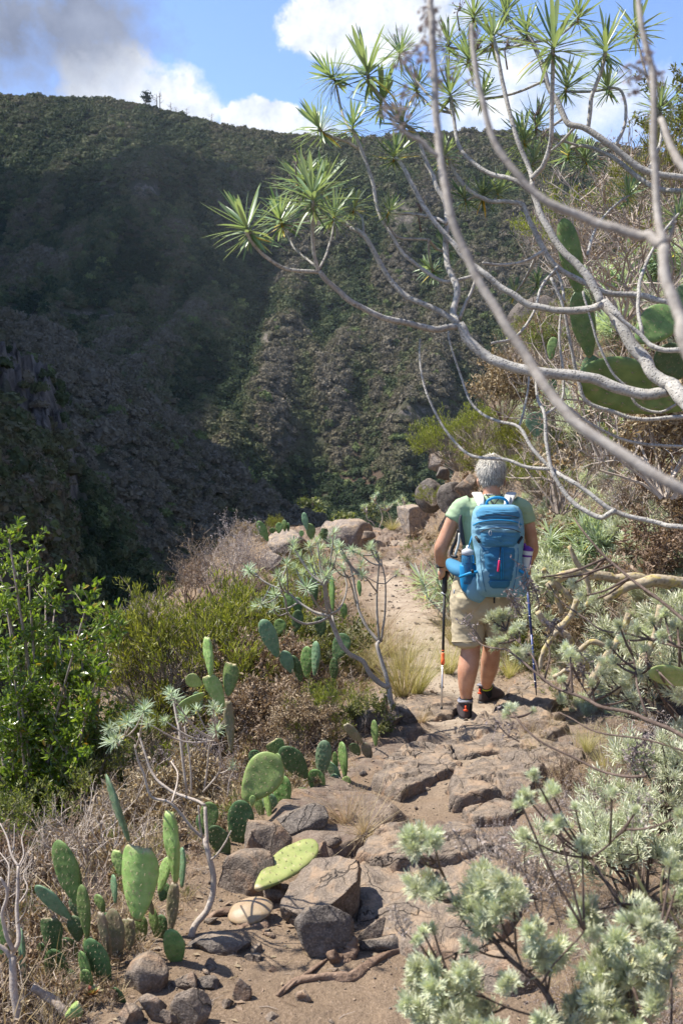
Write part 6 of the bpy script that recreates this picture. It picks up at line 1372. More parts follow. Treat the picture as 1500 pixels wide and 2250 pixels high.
# undergrowth: nobody could count it
def under():
    U = []
    for i in range(3):
        b, e = grow(700 + i, 9, 1, (1, 3), .8, .1, .7, .5, .010, .45, 3, mainspread=1.3); U.append(b.mesh('twig_tangle', MT[('twig', 'twig_white', 'twig_red')[i]], False))
    U += [grass_tuft(720, 26, .8, (0, 0), 'straw', .012, .9)]
    b, e = grow(730, 7, 1, (1, 3), .6, .5, .6, .4, .008); U.append(leaves_on(e, 1, 7, .11, LF4, .8, .06).mesh('leaf_litter', MT['dry_leaf'], False))
    b, e = grow(731, 7, 1, (1, 3), .6, .5, .6, .4, .008); U2 = [leaves_on(e, 2, 8, .10, LF4N, .7, .06).mesh('sprig', MT['olive_leaf'], False), leaves_on(e, 3, 8, .10, LF4N, .7, .06).mesh('sprig', MT['lime_leaf'], False)]
    def sc(name, n, side, y0, y1, wmax, s0, s1, kinds, label, seed, pw=1.0):
        r = np.random.default_rng(seed); y = y0 + (y1 - y0) * r.random(n) ** pw; w = r.random(n) ** 1.2 * np.minimum(wmax, .45 * y + .5)
        x = ip(y, XL) - w + .05 if side < 0 else ip(y, XR) + w - .05
        keep = (np.abs(x) < .40 * y + .6); x, y, w = x[keep], y[keep], w[keep]; n = len(x); s = r.uniform(s0, s1, n) * (.35 + .65 * sstep(0, .35, w))
        rot = np.stack([r.normal(0, .45, n), r.normal(0, .45, n), r.uniform(0, 6.28, n)], 1)
        scatter(name, np.stack([x, y, H(x, y) - .01], 1), rot, np.repeat(s[:, None], 3, 1), r.random(n), kinds, label)
    sc('dry_undergrowth', 6500, -1, 2.6, 19, 6.0, .12, .34, U + [U[0], U[3]], 'tangle of dry twigs, straw and dead leaves covering the left slope', 1, 1.35)
    sc('bank_undergrowth', 3800, 1, 2.6, 16, 5.0, .12, .36, U + [U[1], U2[0]], 'tangle of dry twigs and straw covering the right bank', 2, 1.3)
    sc('green_sprigs', 900, -1, 3.2, 16, 6.0, .10, .28, U2, 'small green sprigs among the dry twigs on the left slope', 3)
    tv = U[3]
    # loose straw and leaf bits on the soil
    r = np.random.default_rng(9); n = 5200; y = 2.4 + 6.5 * r.random(n) ** 1.3; x = r.uniform(-1.3, 2.3, n); edge = np.minimum(np.abs(x - ip(y, XL)), np.abs(x - ip(y, XR))); k = (r.random(n) < np.exp(-edge * 2.2) + .10 + .5 * (fbm(x * 1.5, y * 1.5, 0, 2) > .25)) ; x, y = x[k], y[k]; n = len(x)
    b = MB(); b.tube([(-.5, 0, 0), (0, .06, .03), (.5, 0, 0)], [.018, .02, .01], 3); s1 = b.mesh('straw', MT['straw'], False)
    b = MB(); b.add(LF4[0] * [1, 1.2, 1] * .7, None, LF4[1], .6); s2 = b.mesh('dead_leaf', MT['dry_leaf'], False); b = MB(); b.tube([(-.5, 0, 0), (-.1, .12, .02), (.5, -.05, 0)], [.02, .025, .012], 3); s3 = b.mesh('twig_bit', MT['twig'], False)
    s = r.uniform(.015, .06, n); scatter('litter', np.stack([x, y, H(x, y) + .004], 1), np.stack([r.normal(0, .15, n), r.normal(0, .15, n), r.uniform(0, 6.28, n)], 1), np.repeat(s[:, None], 3, 1), r.random(n), [s1, s2, s3], 'bits of straw, twig and dead leaf lying on the soil')
under()
def bank_silver():
    kinds = []
    for i in range(2):
        b, e = grow(760 + i, 5, 1, (2, 3), .6, .6, .6, .5, .010, .3); m = MB(); r = np.random.default_rng(i); t = silver_tuft(90 + i, 14, 3)
        for p, d, lev in e: m.inst(t.v[0], None, t.t[0], [axes(norm(d + [0, 0, .8]), r.normal(size=3)) * r.uniform(.3, .5)], [p], np.array([0.])); m.r[-1] = t.r[0]
        b2 = MB(); b2.v = b.v + m.v; b2.q = [*b.q]; b2.qm = [*b.qm]; b2.t = [x + b.n for x in m.t]; b2.tm = [x * 0 + 1 for x in m.tm]; b2.r = b.r + m.r; kinds.append(b2.mesh('silver_sprig', [MT['twig'], MT['silver_leaf']], False))
    for q in range(4): b, e = grow(770 + q, 12, 1, (2, 4), .7, .3, .7, .5, .009, .4); kinds.append(b.mesh('pale_twigs', MT['twig_white' if q else 'twig'], False))
    r = np.random.default_rng(21); n = 4200; y = 4.2 + 10 * r.random(n) ** 1.2; w = r.random(n) ** 1.1 * np.minimum(4, .4 * y); x = ip(y, XR) + .12 + w; q_ = 750 + x / y * FPX; k = (x < .40 * y + .5) & ~((q_ > 890) & (q_ < 1075) & (y > 9.5)); x, y, w = x[k], y[k], w[k]; n = len(x); s = r.uniform(.10, .27, n) * (.5 + .5 * sstep(0, .4, w))
    scatter('silver_ground_cover', np.stack([x, y, H(x, y) - .01], 1), np.stack([r.normal(0, .3, n), r.normal(0, .3, n), r.uniform(0, 6.28, n)], 1), np.repeat(s[:, None], 3, 1), r.random(n), kinds, 'low silver-leaved herbs and pale twigs covering the right bank')
bank_silver()
def corner_herbs():
    b1 = [grow(780 + i, 10, 2, (2, 3), .8, .2, .66, .36, .005, .4, 3, mainspread=1.3) for i in range(2)]
    K = [b.mesh('fine_twigs', MT['twig_white'], False) for b, e in b1] + [leaves_on(b1[0][1], 1, 4, .05, LF4, 1., .06, 0).mesh('dead_leaf_bits', MT['dry_leaf'], False), leaves_on(b1[1][1], 2, 4, .03, LF4, 1., .06, 0).mesh('seed_bits', MT['seed'], False), grass_tuft(785, 40, .8, (0, 0), 'straw', .006, .9)]
    r = np.random.default_rng(31); n = 1500; y = 2.3 + 3.3 * r.random(n); x = y * (.13 + .25 * r.random(n) ** .8); k = (r.random(n) < .15 + .85 * sstep(-.1, .3, fbm(x * 2, y * 2, 0, 3))) & (x > .50 + .12 * (y - 2.3)); x, y = x[k], y[k]; n = len(x); s = r.uniform(.07, .2, n)
    scatter('dry_herbage', np.stack([x, y, H(x, y) - .005], 1), np.stack([r.normal(0, .5, n), r.normal(0, .5, n), r.uniform(0, 6.28, n)], 1), np.repeat(s[:, None], 3, 1), r.random(n), K, 'fine pale dead twigs, seed bits and straw at the lower right of the path')
corner_herbs()

# ---- thick lichened stems and silver bush right of the hiker
def fat_stems():
    g = G(1290, 1500); T = empty('thick_stemmed_shrub', g, 'old shrub with thick yellowish lichened stems, right of the hiker', 'shrub'); Yf = 5.3
    L_ = [([(1190, 1250), (1215, 1275), (1240, 1300), (1262, 1330)], 14, 14), ([(1205, 1290), (1245, 1262), (1290, 1262), (1340, 1270), (1400, 1272), (1470, 1285)], 20, 26), ([(1225, 1280), (1222, 1310), (1235, 1350)], 14, 12), ([(1285, 1265), (1295, 1300), (1290, 1330)], 12, 10), ([(1180, 1345), (1200, 1368), (1222, 1385), (1250, 1355), (1265, 1320)], 16, 16),
          ([(1222, 1385), (1205, 1410), (1190, 1440), (1188, 1470)], 14, 10), ([(1222, 1385), (1250, 1400), (1262, 1430), (1290, 1470)], 16, 20), ([(1330, 1320), (1370, 1290), (1430, 1275), (1500, 1282), (1580, 1300)], 20, 34), ([(1215, 1490), (1240, 1475), (1270, 1480)], 10, 12), ([(1340, 1430), (1300, 1410), (1270, 1430), (1262, 1450)], 14, 12), ([(1250, 1200), (1270, 1240), (1300, 1262)], 10, 14), ([(1380, 1350), (1360, 1400), (1330, 1450), (1300, 1500)], 16, 22), ([(1450, 1330), (1440, 1400), (1400, 1470), (1350, 1520)], 16, 22)]
    for i, (pix, a, b_) in enumerate(L_):
        b = MB(); stem(b, pix, a, b_, Yf + .25 * math.sin(i), None, 9, 5, .16, i + 90); WT(b.build('stem', MT['fat_stem'], T))
fat_stems()
TUFT = [silver_tuft(800 + i, n, 5).mesh('leaf_tuft', MT['silver_leaf'], False) for i, n in enumerate((54, 64, 48))]
def silver_bush(label, stems, tufts, Y0, foot, seedheads=(), more=()):
    NT = len(tufts); tufts = list(tufts) + list(more)
    T = empty('silver_bush', foot, label, 'shrub', 'silver bushes right of the path'); ends = []
    for i, s in enumerate(stems):
        b = MB(); Ya, Yb = (s[3], s[4]) if len(s) > 3 else (Y0, Y0); p = stem(b, s[0], s[1], s[2], Ya, Yb, 7, 4, .08, i + 120); ends.append(p); WT(b.build('stem', MT['dark_stem'], T))
    for i, t in enumerate(tufts):
        px, py, d_ = t[:3]; Yq = t[3] if len(t) > 3 else Y0 + .06 * math.sin(i * 1.9); p = P(px, py, Yq); j = [np.linalg.norm(e - p, axis=1).min() for e in ends]; e = ends[int(np.argmin(j))]; a = e[max(0, int(np.argmin(np.linalg.norm(e - p, axis=1))) - 2)]
        if min(j) > .012 and i < NT: m = MB(); m.tube(smooth_path([a, (a + p) / 2 - [0, 0, .06 * np.linalg.norm(a - p)], p], 4), np.linspace(.0026, .0016, 9) * Y0 / 1.7, 5); WT(m.build('twig', MT['dark_stem'], T))
        d = norm(norm(p - a) * .8 + np.array([0, -.1, .7])); 
        for k in range(max(2, int(d_ / 17))):
            q = p + rng.normal(0, .27, 3) * d_ * Yq / FPX * (k > 0) * [1, 1, .7]; o = obj('leaf_tuft', TUFT[(i + k) % 3], T); WT(o, mat4(axes(norm(d + rng.normal(0, .35, 3)), (math.cos(i + k), math.sin(i), .1)), q, d_ * Yq / FPX * (1.25 if k == 0 else .85)))
    m = MB()
    for (x0, y0, x1, y1, Yq) in seedheads:
        a, e = P(x0, y0, Yq), P(x1, y1, Yq); m.tube(smooth_path([a, (a + e) / 2 + rng.normal(0, .01, 3), e], 3), .0012 * Y0 / 1.7, 4)
        for t in np.linspace(.3, 1, 16):
            q = a + (e - a) * t + rng.normal(0, .007, 3) * Y0 / 1.7 * 1.6; m.tube([a + (e - a) * (t - .05), q], .0007 * Y0 / 1.7, 3)
            for _ in range(3): m.inst(LF4[0], None, LF4[1], [axes(rng.normal(size=3), rng.normal(size=3)) * .008 * Y0 / 1.7 * rng.uniform(.6, 1.3)], [q + rng.normal(0, .003, 3)], [rng.random()])
    if m.n: o = WT(m.build('seed_stalks', MT['seed'], T, False)); o['kind'] = 'stuff'
    return T
def q10(l): return q3(l, 850, 1650, 2.308)
silver_bush('large silver-leaved bush with dark stems in the lower right foreground', [
    (q10([(900, 1480), (870, 1385), (780, 1190), (620, 1060), (530, 940), (500, 870)]), 20, 9, 1.55, 1.75), (q10([(700, 1130), (640, 1000), (560, 960), (430, 1020), (280, 1020)]), 6, 4, 1.65, 1.75), (q10([(560, 980), (400, 880), (290, 640), (200, 510)]), 7, 4, 1.72, 1.8),
    (q10([(780, 1190), (850, 1080), (980, 940), (1010, 900)]), 6, 4, 1.6, 1.6), (q10([(1400, 1480), (1300, 1330), (1250, 1200)]), 12, 8, 1.5, 1.55), (q10([(1180, 775), (1060, 590), (960, 490), (880, 380), (760, 270)]), 9, 5, 1.7, 1.9), (q10([(1030, 550), (1130, 470), (1240, 340), (1260, 300)]), 6, 4, 1.75, 1.8),
    (q10([(1440, 1480), (1440, 1200), (1430, 1060), (1300, 860)]), 7, 5, 1.5, 1.6), (q10([(900, 1385), (600, 1300), (400, 1200), (230, 1080)]), 6, 4, 1.6, 1.7), (q10([(1260, 1480), (1220, 1000), (1180, 775)]), 10, 9, 1.6, 1.7), (q10([(760, 800), (700, 600), (700, 480)]), 4, 3, 1.9, 1.9)],
    q10([(110, 450, 52), (170, 440, 58), (235, 440, 48), (140, 500, 44), (210, 680, 62), (150, 700, 48), (250, 720, 46), (500, 640, 56), (460, 700, 62), (540, 760, 76), (430, 800, 66), (600, 770, 62), (500, 860, 66), (640, 690, 46), (190, 1080, 58), (150, 1100, 44), (230, 1110, 44), (190, 1230, 66), (270, 1270, 70), (380, 1200, 62), (440, 1180, 46), (330, 1330, 72), (150, 1310, 58), (480, 1340, 66), (220, 1370, 66),
        (840, 1030, 58), (800, 1100, 52), (880, 1000, 46), (1000, 810, 62), (960, 860, 50), (1060, 870, 52), (1240, 800, 54), (1210, 860, 46), (1300, 820, 50), (700, 230, 36), (680, 270, 32), (740, 120, 30), (830, 200, 38), (800, 230, 30), (870, 360, 34), (830, 400, 34), (700, 440, 34), (990, 470, 34), (1000, 490, 28), (950, 280, 20), (1140, 210, 26), (1260, 300, 22),
        (1130, 1080, 80), (1080, 1140, 70), (1200, 1120, 66), (1180, 1050, 60), (1220, 1240, 84), (1130, 1290, 80), (1040, 1340, 76), (1280, 1330, 76), (960, 1300, 56), (1400, 950, 60), (1430, 1040, 56), (1480, 640, 54), (1440, 560, 48), (1500, 760, 60), (1380, 1100, 50), (400, 980, 34), (180, 920, 30), (230, 900, 26), (150, 960, 26), (1490, 330, 36)]),
    1.68, P(1250, 2330, 1.55), [(*[850 + a / 2.308, 1650 + b / 2.308][:2], 850 + c / 2.308, 1650 + d / 2.308, 1.85) for a, b, c, d in ((600, 700, 560, 480), (650, 720, 680, 520), (720, 700, 760, 560), (780, 700, 850, 520), (450, 600, 410, 420), (520, 560, 470, 380), (420, 560, 330, 400), (800, 760, 900, 640), (640, 860, 700, 700), (1240, 480, 1280, 200), (1300, 420, 1330, 220), (880, 900, 830, 740), (150, 980, 40, 780), (100, 950, 60, 840), (740, 860, 780, 720), (560, 560, 600, 400), (900, 620, 960, 560))],
    more=[(random.uniform(a, b), random.uniform(c, d), random.uniform(40, 62), random.uniform(1.5, 1.75)) for a, b, c, d, n in ((895, 1120, 2130, 2270, 16), (1200, 1460, 2110, 2270, 24), (1150, 1420, 2030, 2110, 8), (1400, 1510, 1980, 2200, 8), (1030, 1130, 1910, 2000, 5)) for _ in range(n)])
def q9(l): return q3(l, 900, 1150, 2.5)
silver_bush('silver-leaved branch reaching across the hiker from the right', [
    (q9([(1560, 1200), (1480, 1160), (1330, 1090), (1200, 1040), (1050, 1010), (960, 960), (820, 910), (700, 830), (620, 760), (540, 700), (490, 690), (400, 670), (330, 600)]), 12, 3, 2.3, 3.0), (q9([(820, 910), (720, 850), (690, 760), (650, 700), (560, 620), (500, 560)]), 5, 3, 2.8, 3.1),
    (q9([(1560, 700), (1400, 660), (1200, 610), (1060, 590), (960, 520), (830, 430), (760, 330)]), 7, 3, 2.6, 3.1), (q9([(1540, 560), (1400, 440), (1250, 330), (1080, 190), (950, 40), (900, -30)]), 9, 4, 2.4, 2.8), (q9([(1300, 1060), (1250, 900), (1240, 800), (1200, 640)]), 6, 3, 2.5, 2.7), (q9([(740, 860), (770, 720), (740, 640)]), 5, 3, 2.9, 3.0), (q9([(1560, 1270), (1300, 1190), (1030, 1150), (900, 1080), (820, 1040)]), 6, 3, 2.3, 2.6),
    (q9([(1300, 1390), (1180, 1390), (1050, 1360), (880, 1280), (700, 1190), (600, 1090), (570, 1050)]), 8, 4, 2.2, 2.6), (q9([(1020, 1000), (950, 900), (880, 780), (830, 700)]), 4, 3, 2.7, 2.9), (q9([(1450, 900), (1350, 800), (1250, 720)]), 4, 3, 2.5, 2.7)],
    q9([(440, 520, 30, 3.1), (500, 510, 32, 3.1), (550, 500, 28, 3.1), (480, 580, 26, 3.1), (600, 570, 30, 3.05), (580, 600, 26, 3.05), (460, 660, 30, 3.05), (520, 640, 26, 3.05), (590, 710, 32, 3.0), (640, 700, 30, 3.0), (620, 740, 26, 3.0), (560, 1020, 30, 2.6), (530, 1050, 22, 2.6), (680, 1030, 16, 2.6), (860, 690, 32), (900, 740, 28), (880, 720, 26), (1180, 640, 32), (1240, 570, 30), (1150, 560, 28), (1070, 760, 30), (1060, 830, 34), (1120, 760, 28), (1220, 840, 36), (1180, 880, 34), (1270, 830, 32), (1440, 920, 40), (1480, 950, 36), (1220, 960, 24), (1100, 680, 26),
        (1330, 540, 30), (1400, 500, 30), (950, 400, 26), (1010, 420, 26), (900, 330, 26), (780, 300, 22), (700, 300, 24), (830, 960, 18), (1300, 700, 28), (1380, 620, 28), (1470, 560, 30), (1500, 780, 32), (840, 860, 20), (1000, 880, 22), (1480, 1110, 40)]),
    2.7, P(1640, 1750, 2.3), [(900 + a / 2.5, 1150 + b / 2.5, 900 + c / 2.5, 1150 + d / 2.5, y) for a, b, c, d, y in ((640, 470, 530, 370, 3.1), (660, 440, 620, 230, 3.1), (700, 480, 690, 360, 3.1), (620, 520, 560, 430, 3.1), (400, 660, 290, 520, 3.1), (760, 640, 800, 520, 3.0), (900, 860, 940, 740, 2.8), (950, 900, 960, 780, 2.8), (600, 1200, 460, 1070, 2.6), (700, 400, 640, 300, 3.1), (840, 620, 780, 540, 3.0), (1180, 1390, 1250, 1200, 2.4), (1250, 1350, 1300, 1180, 2.4))])

def tan_plant():
    Yp = 1.75; T = empty('broad_leaved_plant', P(1560, 2120, Yp), 'pale tan plant with broad felty leaves at the lower right edge', 'plant'); r = random.Random(3)
    for pix, a, b_ in ((q10([(1520, 1000), (1440, 940), (1360, 820), (1290, 690), (1260, 620)]), 13, 6), (q10([(1480, 960), (1400, 800), (1390, 680), (1400, 600)]), 6, 4), (q10([(1500, 900), (1430, 800), (1420, 720)]), 6, 4)):
        b = MB(); stem(b, pix, a, b_, Yp, Yp, 8); WT(b.build('stem', MT['tan_leaf'], T))
    v, q = blade(1, .42, .15, .25, 4)
    def lf(x0, y0, x1, y1, tw=0):
        a, e = P(*q10([(x0, y0)])[0], Yp + r.uniform(-.03, .03)), P(*q10([(x1, y1)])[0], Yp + r.uniform(-.05, .05)); d = e - a; l = np.linalg.norm(d); d /= l; s = norm(np.cross(d, (0, -1, .6 + tw))); u = np.cross(d, s); b = MB(); b.add(v @ np.stack([d * l, s * l, u * l], 1).T, q, None, r.random()); WT(b.build('leaf', MT['tan_leaf'], T))
    for e in ((1270, 630, 1255, 510), (1280, 640, 1310, 510), (1280, 640, 1140, 620), (1300, 660, 1150, 680), (1300, 680, 1190, 770), (1330, 640, 1360, 560), (1390, 640, 1340, 480), (1390, 620, 1430, 520), (1400, 640, 1500, 510), (1400, 660, 1460, 540), (1380, 690, 1290, 560), (1400, 700, 1480, 700), (1390, 740, 1470, 690), (1300, 650, 1350, 640), (1290, 720, 1240, 600), (1440, 930, 1520, 980), (1430, 960, 1500, 930), (1350, 600, 1400, 560)): lf(*e)
    T2 = empty('broad_leaved_plant', P(1560, 1700, 2.3), 'second broad-leaved pale plant, above the tan one at the right edge', 'plant')
    for pix in (q9([(1560, 1290), (1480, 1260), (1400, 1210), (1360, 1190)]), q9([(1540, 1330), (1450, 1240), (1400, 1180)])):
        b = MB(); stem(b, pix, 5, 3, 2.3, 2.3, 6); WT(b.build('stem', MT['tan_leaf'], T2))
    for x0, y0, x1, y1 in ((1390, 1200, 1300, 1190), (1380, 1210, 1310, 1250), (1390, 1200, 1340, 1270), (1400, 1200, 1440, 1230), (1470, 1200, 1500, 1170), (1460, 1220, 1410, 1180), (1480, 1290, 1440, 1330), (1500, 1280, 1470, 1350), (1440, 1250, 1480, 1300)):
        a, e = P(900 + x0 / 2.5, 1150 + y0 / 2.5, 2.3), P(900 + x1 / 2.5, 1150 + y1 / 2.5, 2.27); d = e - a; l = np.linalg.norm(d); d /= l; s = norm(np.cross(d, (0, -1, .6))); u = np.cross(d, s); b = MB(); b.add(v @ np.stack([d * l, s * l, u * l], 1).T, q, None, r.random()); WT(b.build('leaf', MT['tan_leaf'], T2))
tan_plant()
# ------------------------------------------------------------------ the hiker
UPX = 6.35 / FPX / 3.41          # metres for one unit of the enlarged crop the figure was measured in
def C(cx, cy, d=0.0): return P(880 + cx / 3.41, 960 + cy / 3.41, 6.35 + d)
def loft(b, rings, n=20, ex=1.0, m=0, rnd=0.0, capd=True):
    """rings: (cx, cy, d, half width, half depth) in crop units; d in metres"""
    c = np.array([C(r[0], r[1], r[2]) for r in rings]); rx = np.array([r[3] for r in rings]) * UPX; ry = np.array([r[4] for r in rings]) * UPX
    t = np.gradient(c, axis=0); t /= np.linalg.norm(t, axis=1, keepdims=True); th = np.arange(n) * 2 * math.pi / n; V = []
    for i in range(len(c)):
        x = np.array([1., 0, 0]) - t[i] * t[i][0]
        if np.linalg.norm(x) < .3: x = np.array([0, 0, 1.]) - t[i] * t[i][2]
        x = norm(x); y = np.cross(t[i], x); co, si = np.cos(th), np.sin(th)
        V.append(c[i] + np.outer(np.sign(co) * np.abs(co) ** ex * rx[i], x) + np.outer(np.sign(si) * np.abs(si) ** ex * ry[i], y))
    k = len(c); V = np.vstack(V); q = [[i * n + j, i * n + (j + 1) % n, (i + 1) * n + (j + 1) % n, (i + 1) * n + j] for i in range(k - 1) for j in range(n)]; tr = None
    if capd:
        V = np.vstack([V, c[0] - t[0] * min(rx[0], ry[0]) * .5, c[-1] + t[-1] * min(rx[-1], ry[-1]) * .5]); tr = [[(j + 1) % n, j, k * n] for j in range(n)] + [[(k - 1) * n + j, (k - 1) * n + (j + 1) % n, k * n + 1] for j in range(n)]
    b.add(V, q, tr, rnd, m)
def dense(r, n=4):
    return [tuple(x) for x in smooth_path(np.array(r, float), n)]
def ellips(b, cx, cy, d, rx, rz, ry, tilt=0.0):
    v, f = ico(4); A = np.array([[1, 0, 0], [0, math.cos(tilt), math.sin(tilt)], [0, -math.sin(tilt), math.cos(tilt)]]); b.add((v * [rx * UPX, ry * UPX, rz * UPX]) @ A.T + C(cx, cy, d), None, f)
def fused(b, name, mat_, parent, voxel=.007, smooth=4, disp=None):
    """join the limbs into one continuous skin"""
    me = b.mesh('tmp', mat_); o = bpy.data.objects.new('tmp', me); COL.objects.link(o)
    r = o.modifiers.new('r', 'REMESH'); r.mode = 'VOXEL'; r.voxel_size = voxel; s = o.modifiers.new('s', 'SMOOTH'); s.factor = .5; s.iterations = smooth
    dg = bpy.context.evaluated_depsgraph_get(); dg.update(); m2 = bpy.data.meshes.new_from_object(o.evaluated_get(dg)); bpy.data.objects.remove(o)
    if disp is not None:
        n = len(m2.vertices); co = np.empty(n * 3); no = np.empty(n * 3); m2.vertices.foreach_get('co', co); m2.vertices.foreach_get('normal', no); co = co.reshape(-1, 3); no = no.reshape(-1, 3)
        co = co + no * disp(co)[:, None]; m2.vertices.foreach_set('co', co.ravel()); m2.update()
    m2.polygons.foreach_set('use_smooth', np.ones(len(m2.polygons), bool)); m2.materials.clear(); m2.materials.append(mat_); m2.name = name
    o = obj(name, m2, parent); WT(o); return o
def skin_material():
    m, nt, out = newmat('tanned_skin'); w = coord(nt); f = noise(nt, w, 14, 5, .6); g = noise(nt, w, 160, 3, .6)
    c = MIX(nt, RAMPF(nt, f, .35, .65), (.40, .195, .115), (.50, .275, .175)); c = MIX(nt, M(nt, 'MULTIPLY', RAMPF(nt, g, .55, .7), .25), c, (.33, .14, .085))
    p = prin(nt, c, .5, .4, M(nt, 'ADD', g, M(nt, 'MULTIPLY', f, .6)), .3, .003); p.inputs['Subsurface Weight'].default_value = .12; p.inputs['Subsurface Radius'].default_value = (.012, .005, .003); L(nt, p.outputs[0], out.inputs[0]); return m
MT['skin'] = skin_material()
MT['shirt'] = plain('green_shirt_cloth', (.33, .44, .27), .85, .15, var=.10, sc=20, bstr=.25, weave=300)
MT['shorts'] = plain('khaki_cloth', (.44, .37, .25), .85, .15, var=.12, sc=16, bstr=.3, weave=300)
MT['hair'] = leaf_mat('grey_hair', [(0, (.14, .13, .12)), (.5, (.40, .375, .345)), (1, (.72, .66, .56))], .15, .5, .5, tcol=(1, 1, 1))
MT['scalp'] = plain('grey_hair_base', (.16, .15, .14), .8)
MT['black'] = plain('black_rubber', (.018, .018, .02), .55); MT['sock'] = plain('dark_sock', (.022, .026, .032), .9, .1)
MT['shoe'] = plain('grey_boot_fabric', (.075, .060, .062), .8, .2, var=.3, sc=60); MT['shoe_grey'] = plain('boot_collar_grey', (.22, .22, .25), .8); MT['red'] = plain('orange_red_plastic', (.75, .09, .03), .45)
MT['orange'] = plain('orange_collar', (.80, .14, .04), .4); MT['silver'] = plain('brushed_aluminium', (.62, .60, .57), .3, .5, .8); MT['navy'] = plain('navy_pole', (.035, .06, .20), .35, .5)
MT['pk'] = plain('pack_blue', (.075, .225, .36), .92, .08, var=.14, sc=22, bstr=.35, weave=260); MT['pk_l'] = plain('pack_light_blue', (.19, .36, .46), .92, .08, var=.12, sc=22, bstr=.35, weave=260)
MT['pk_d'] = plain('pack_deep_blue', (.045, .165, .29), .92, .08, var=.14, sc=22, bstr=.35, weave=260); MT['pk_b'] = plain('bright_blue_webbing', (.012, .24, .50), .6, .3)
MT['strap'] = plain('pale_grey_strap', (.55, .54, .50), .85, .2, var=.15, sc=90, weave=200); MT['pink'] = plain('pink_zip_pull', (.60, .03, .12), .4); MT['white'] = plain('white_plastic', (.75, .74, .70), .35); MT['purple'] = plain('purple_plastic', (.16, .04, .28), .4)
MT['grey_pl'] = plain('grey_plastic_cap', (.42, .44, .47), .4); MT['dark_grey'] = plain('dark_grey_cloth', (.05, .05, .058), .8); MT['yellow'] = plain('yellow_green_yarn', (.42, .50, .03), .8)
def bottle_mat():
    m, nt, out = newmat('clear_blue_bottle'); p = prin(nt, (.10, .42, .80), .08, .5); p.inputs['Transmission Weight'].default_value = .75; p.inputs['IOR'].default_value = 1.35; L(nt, p.outputs[0], out.inputs[0]); return m
MT['bottle'] = bottle_mat()

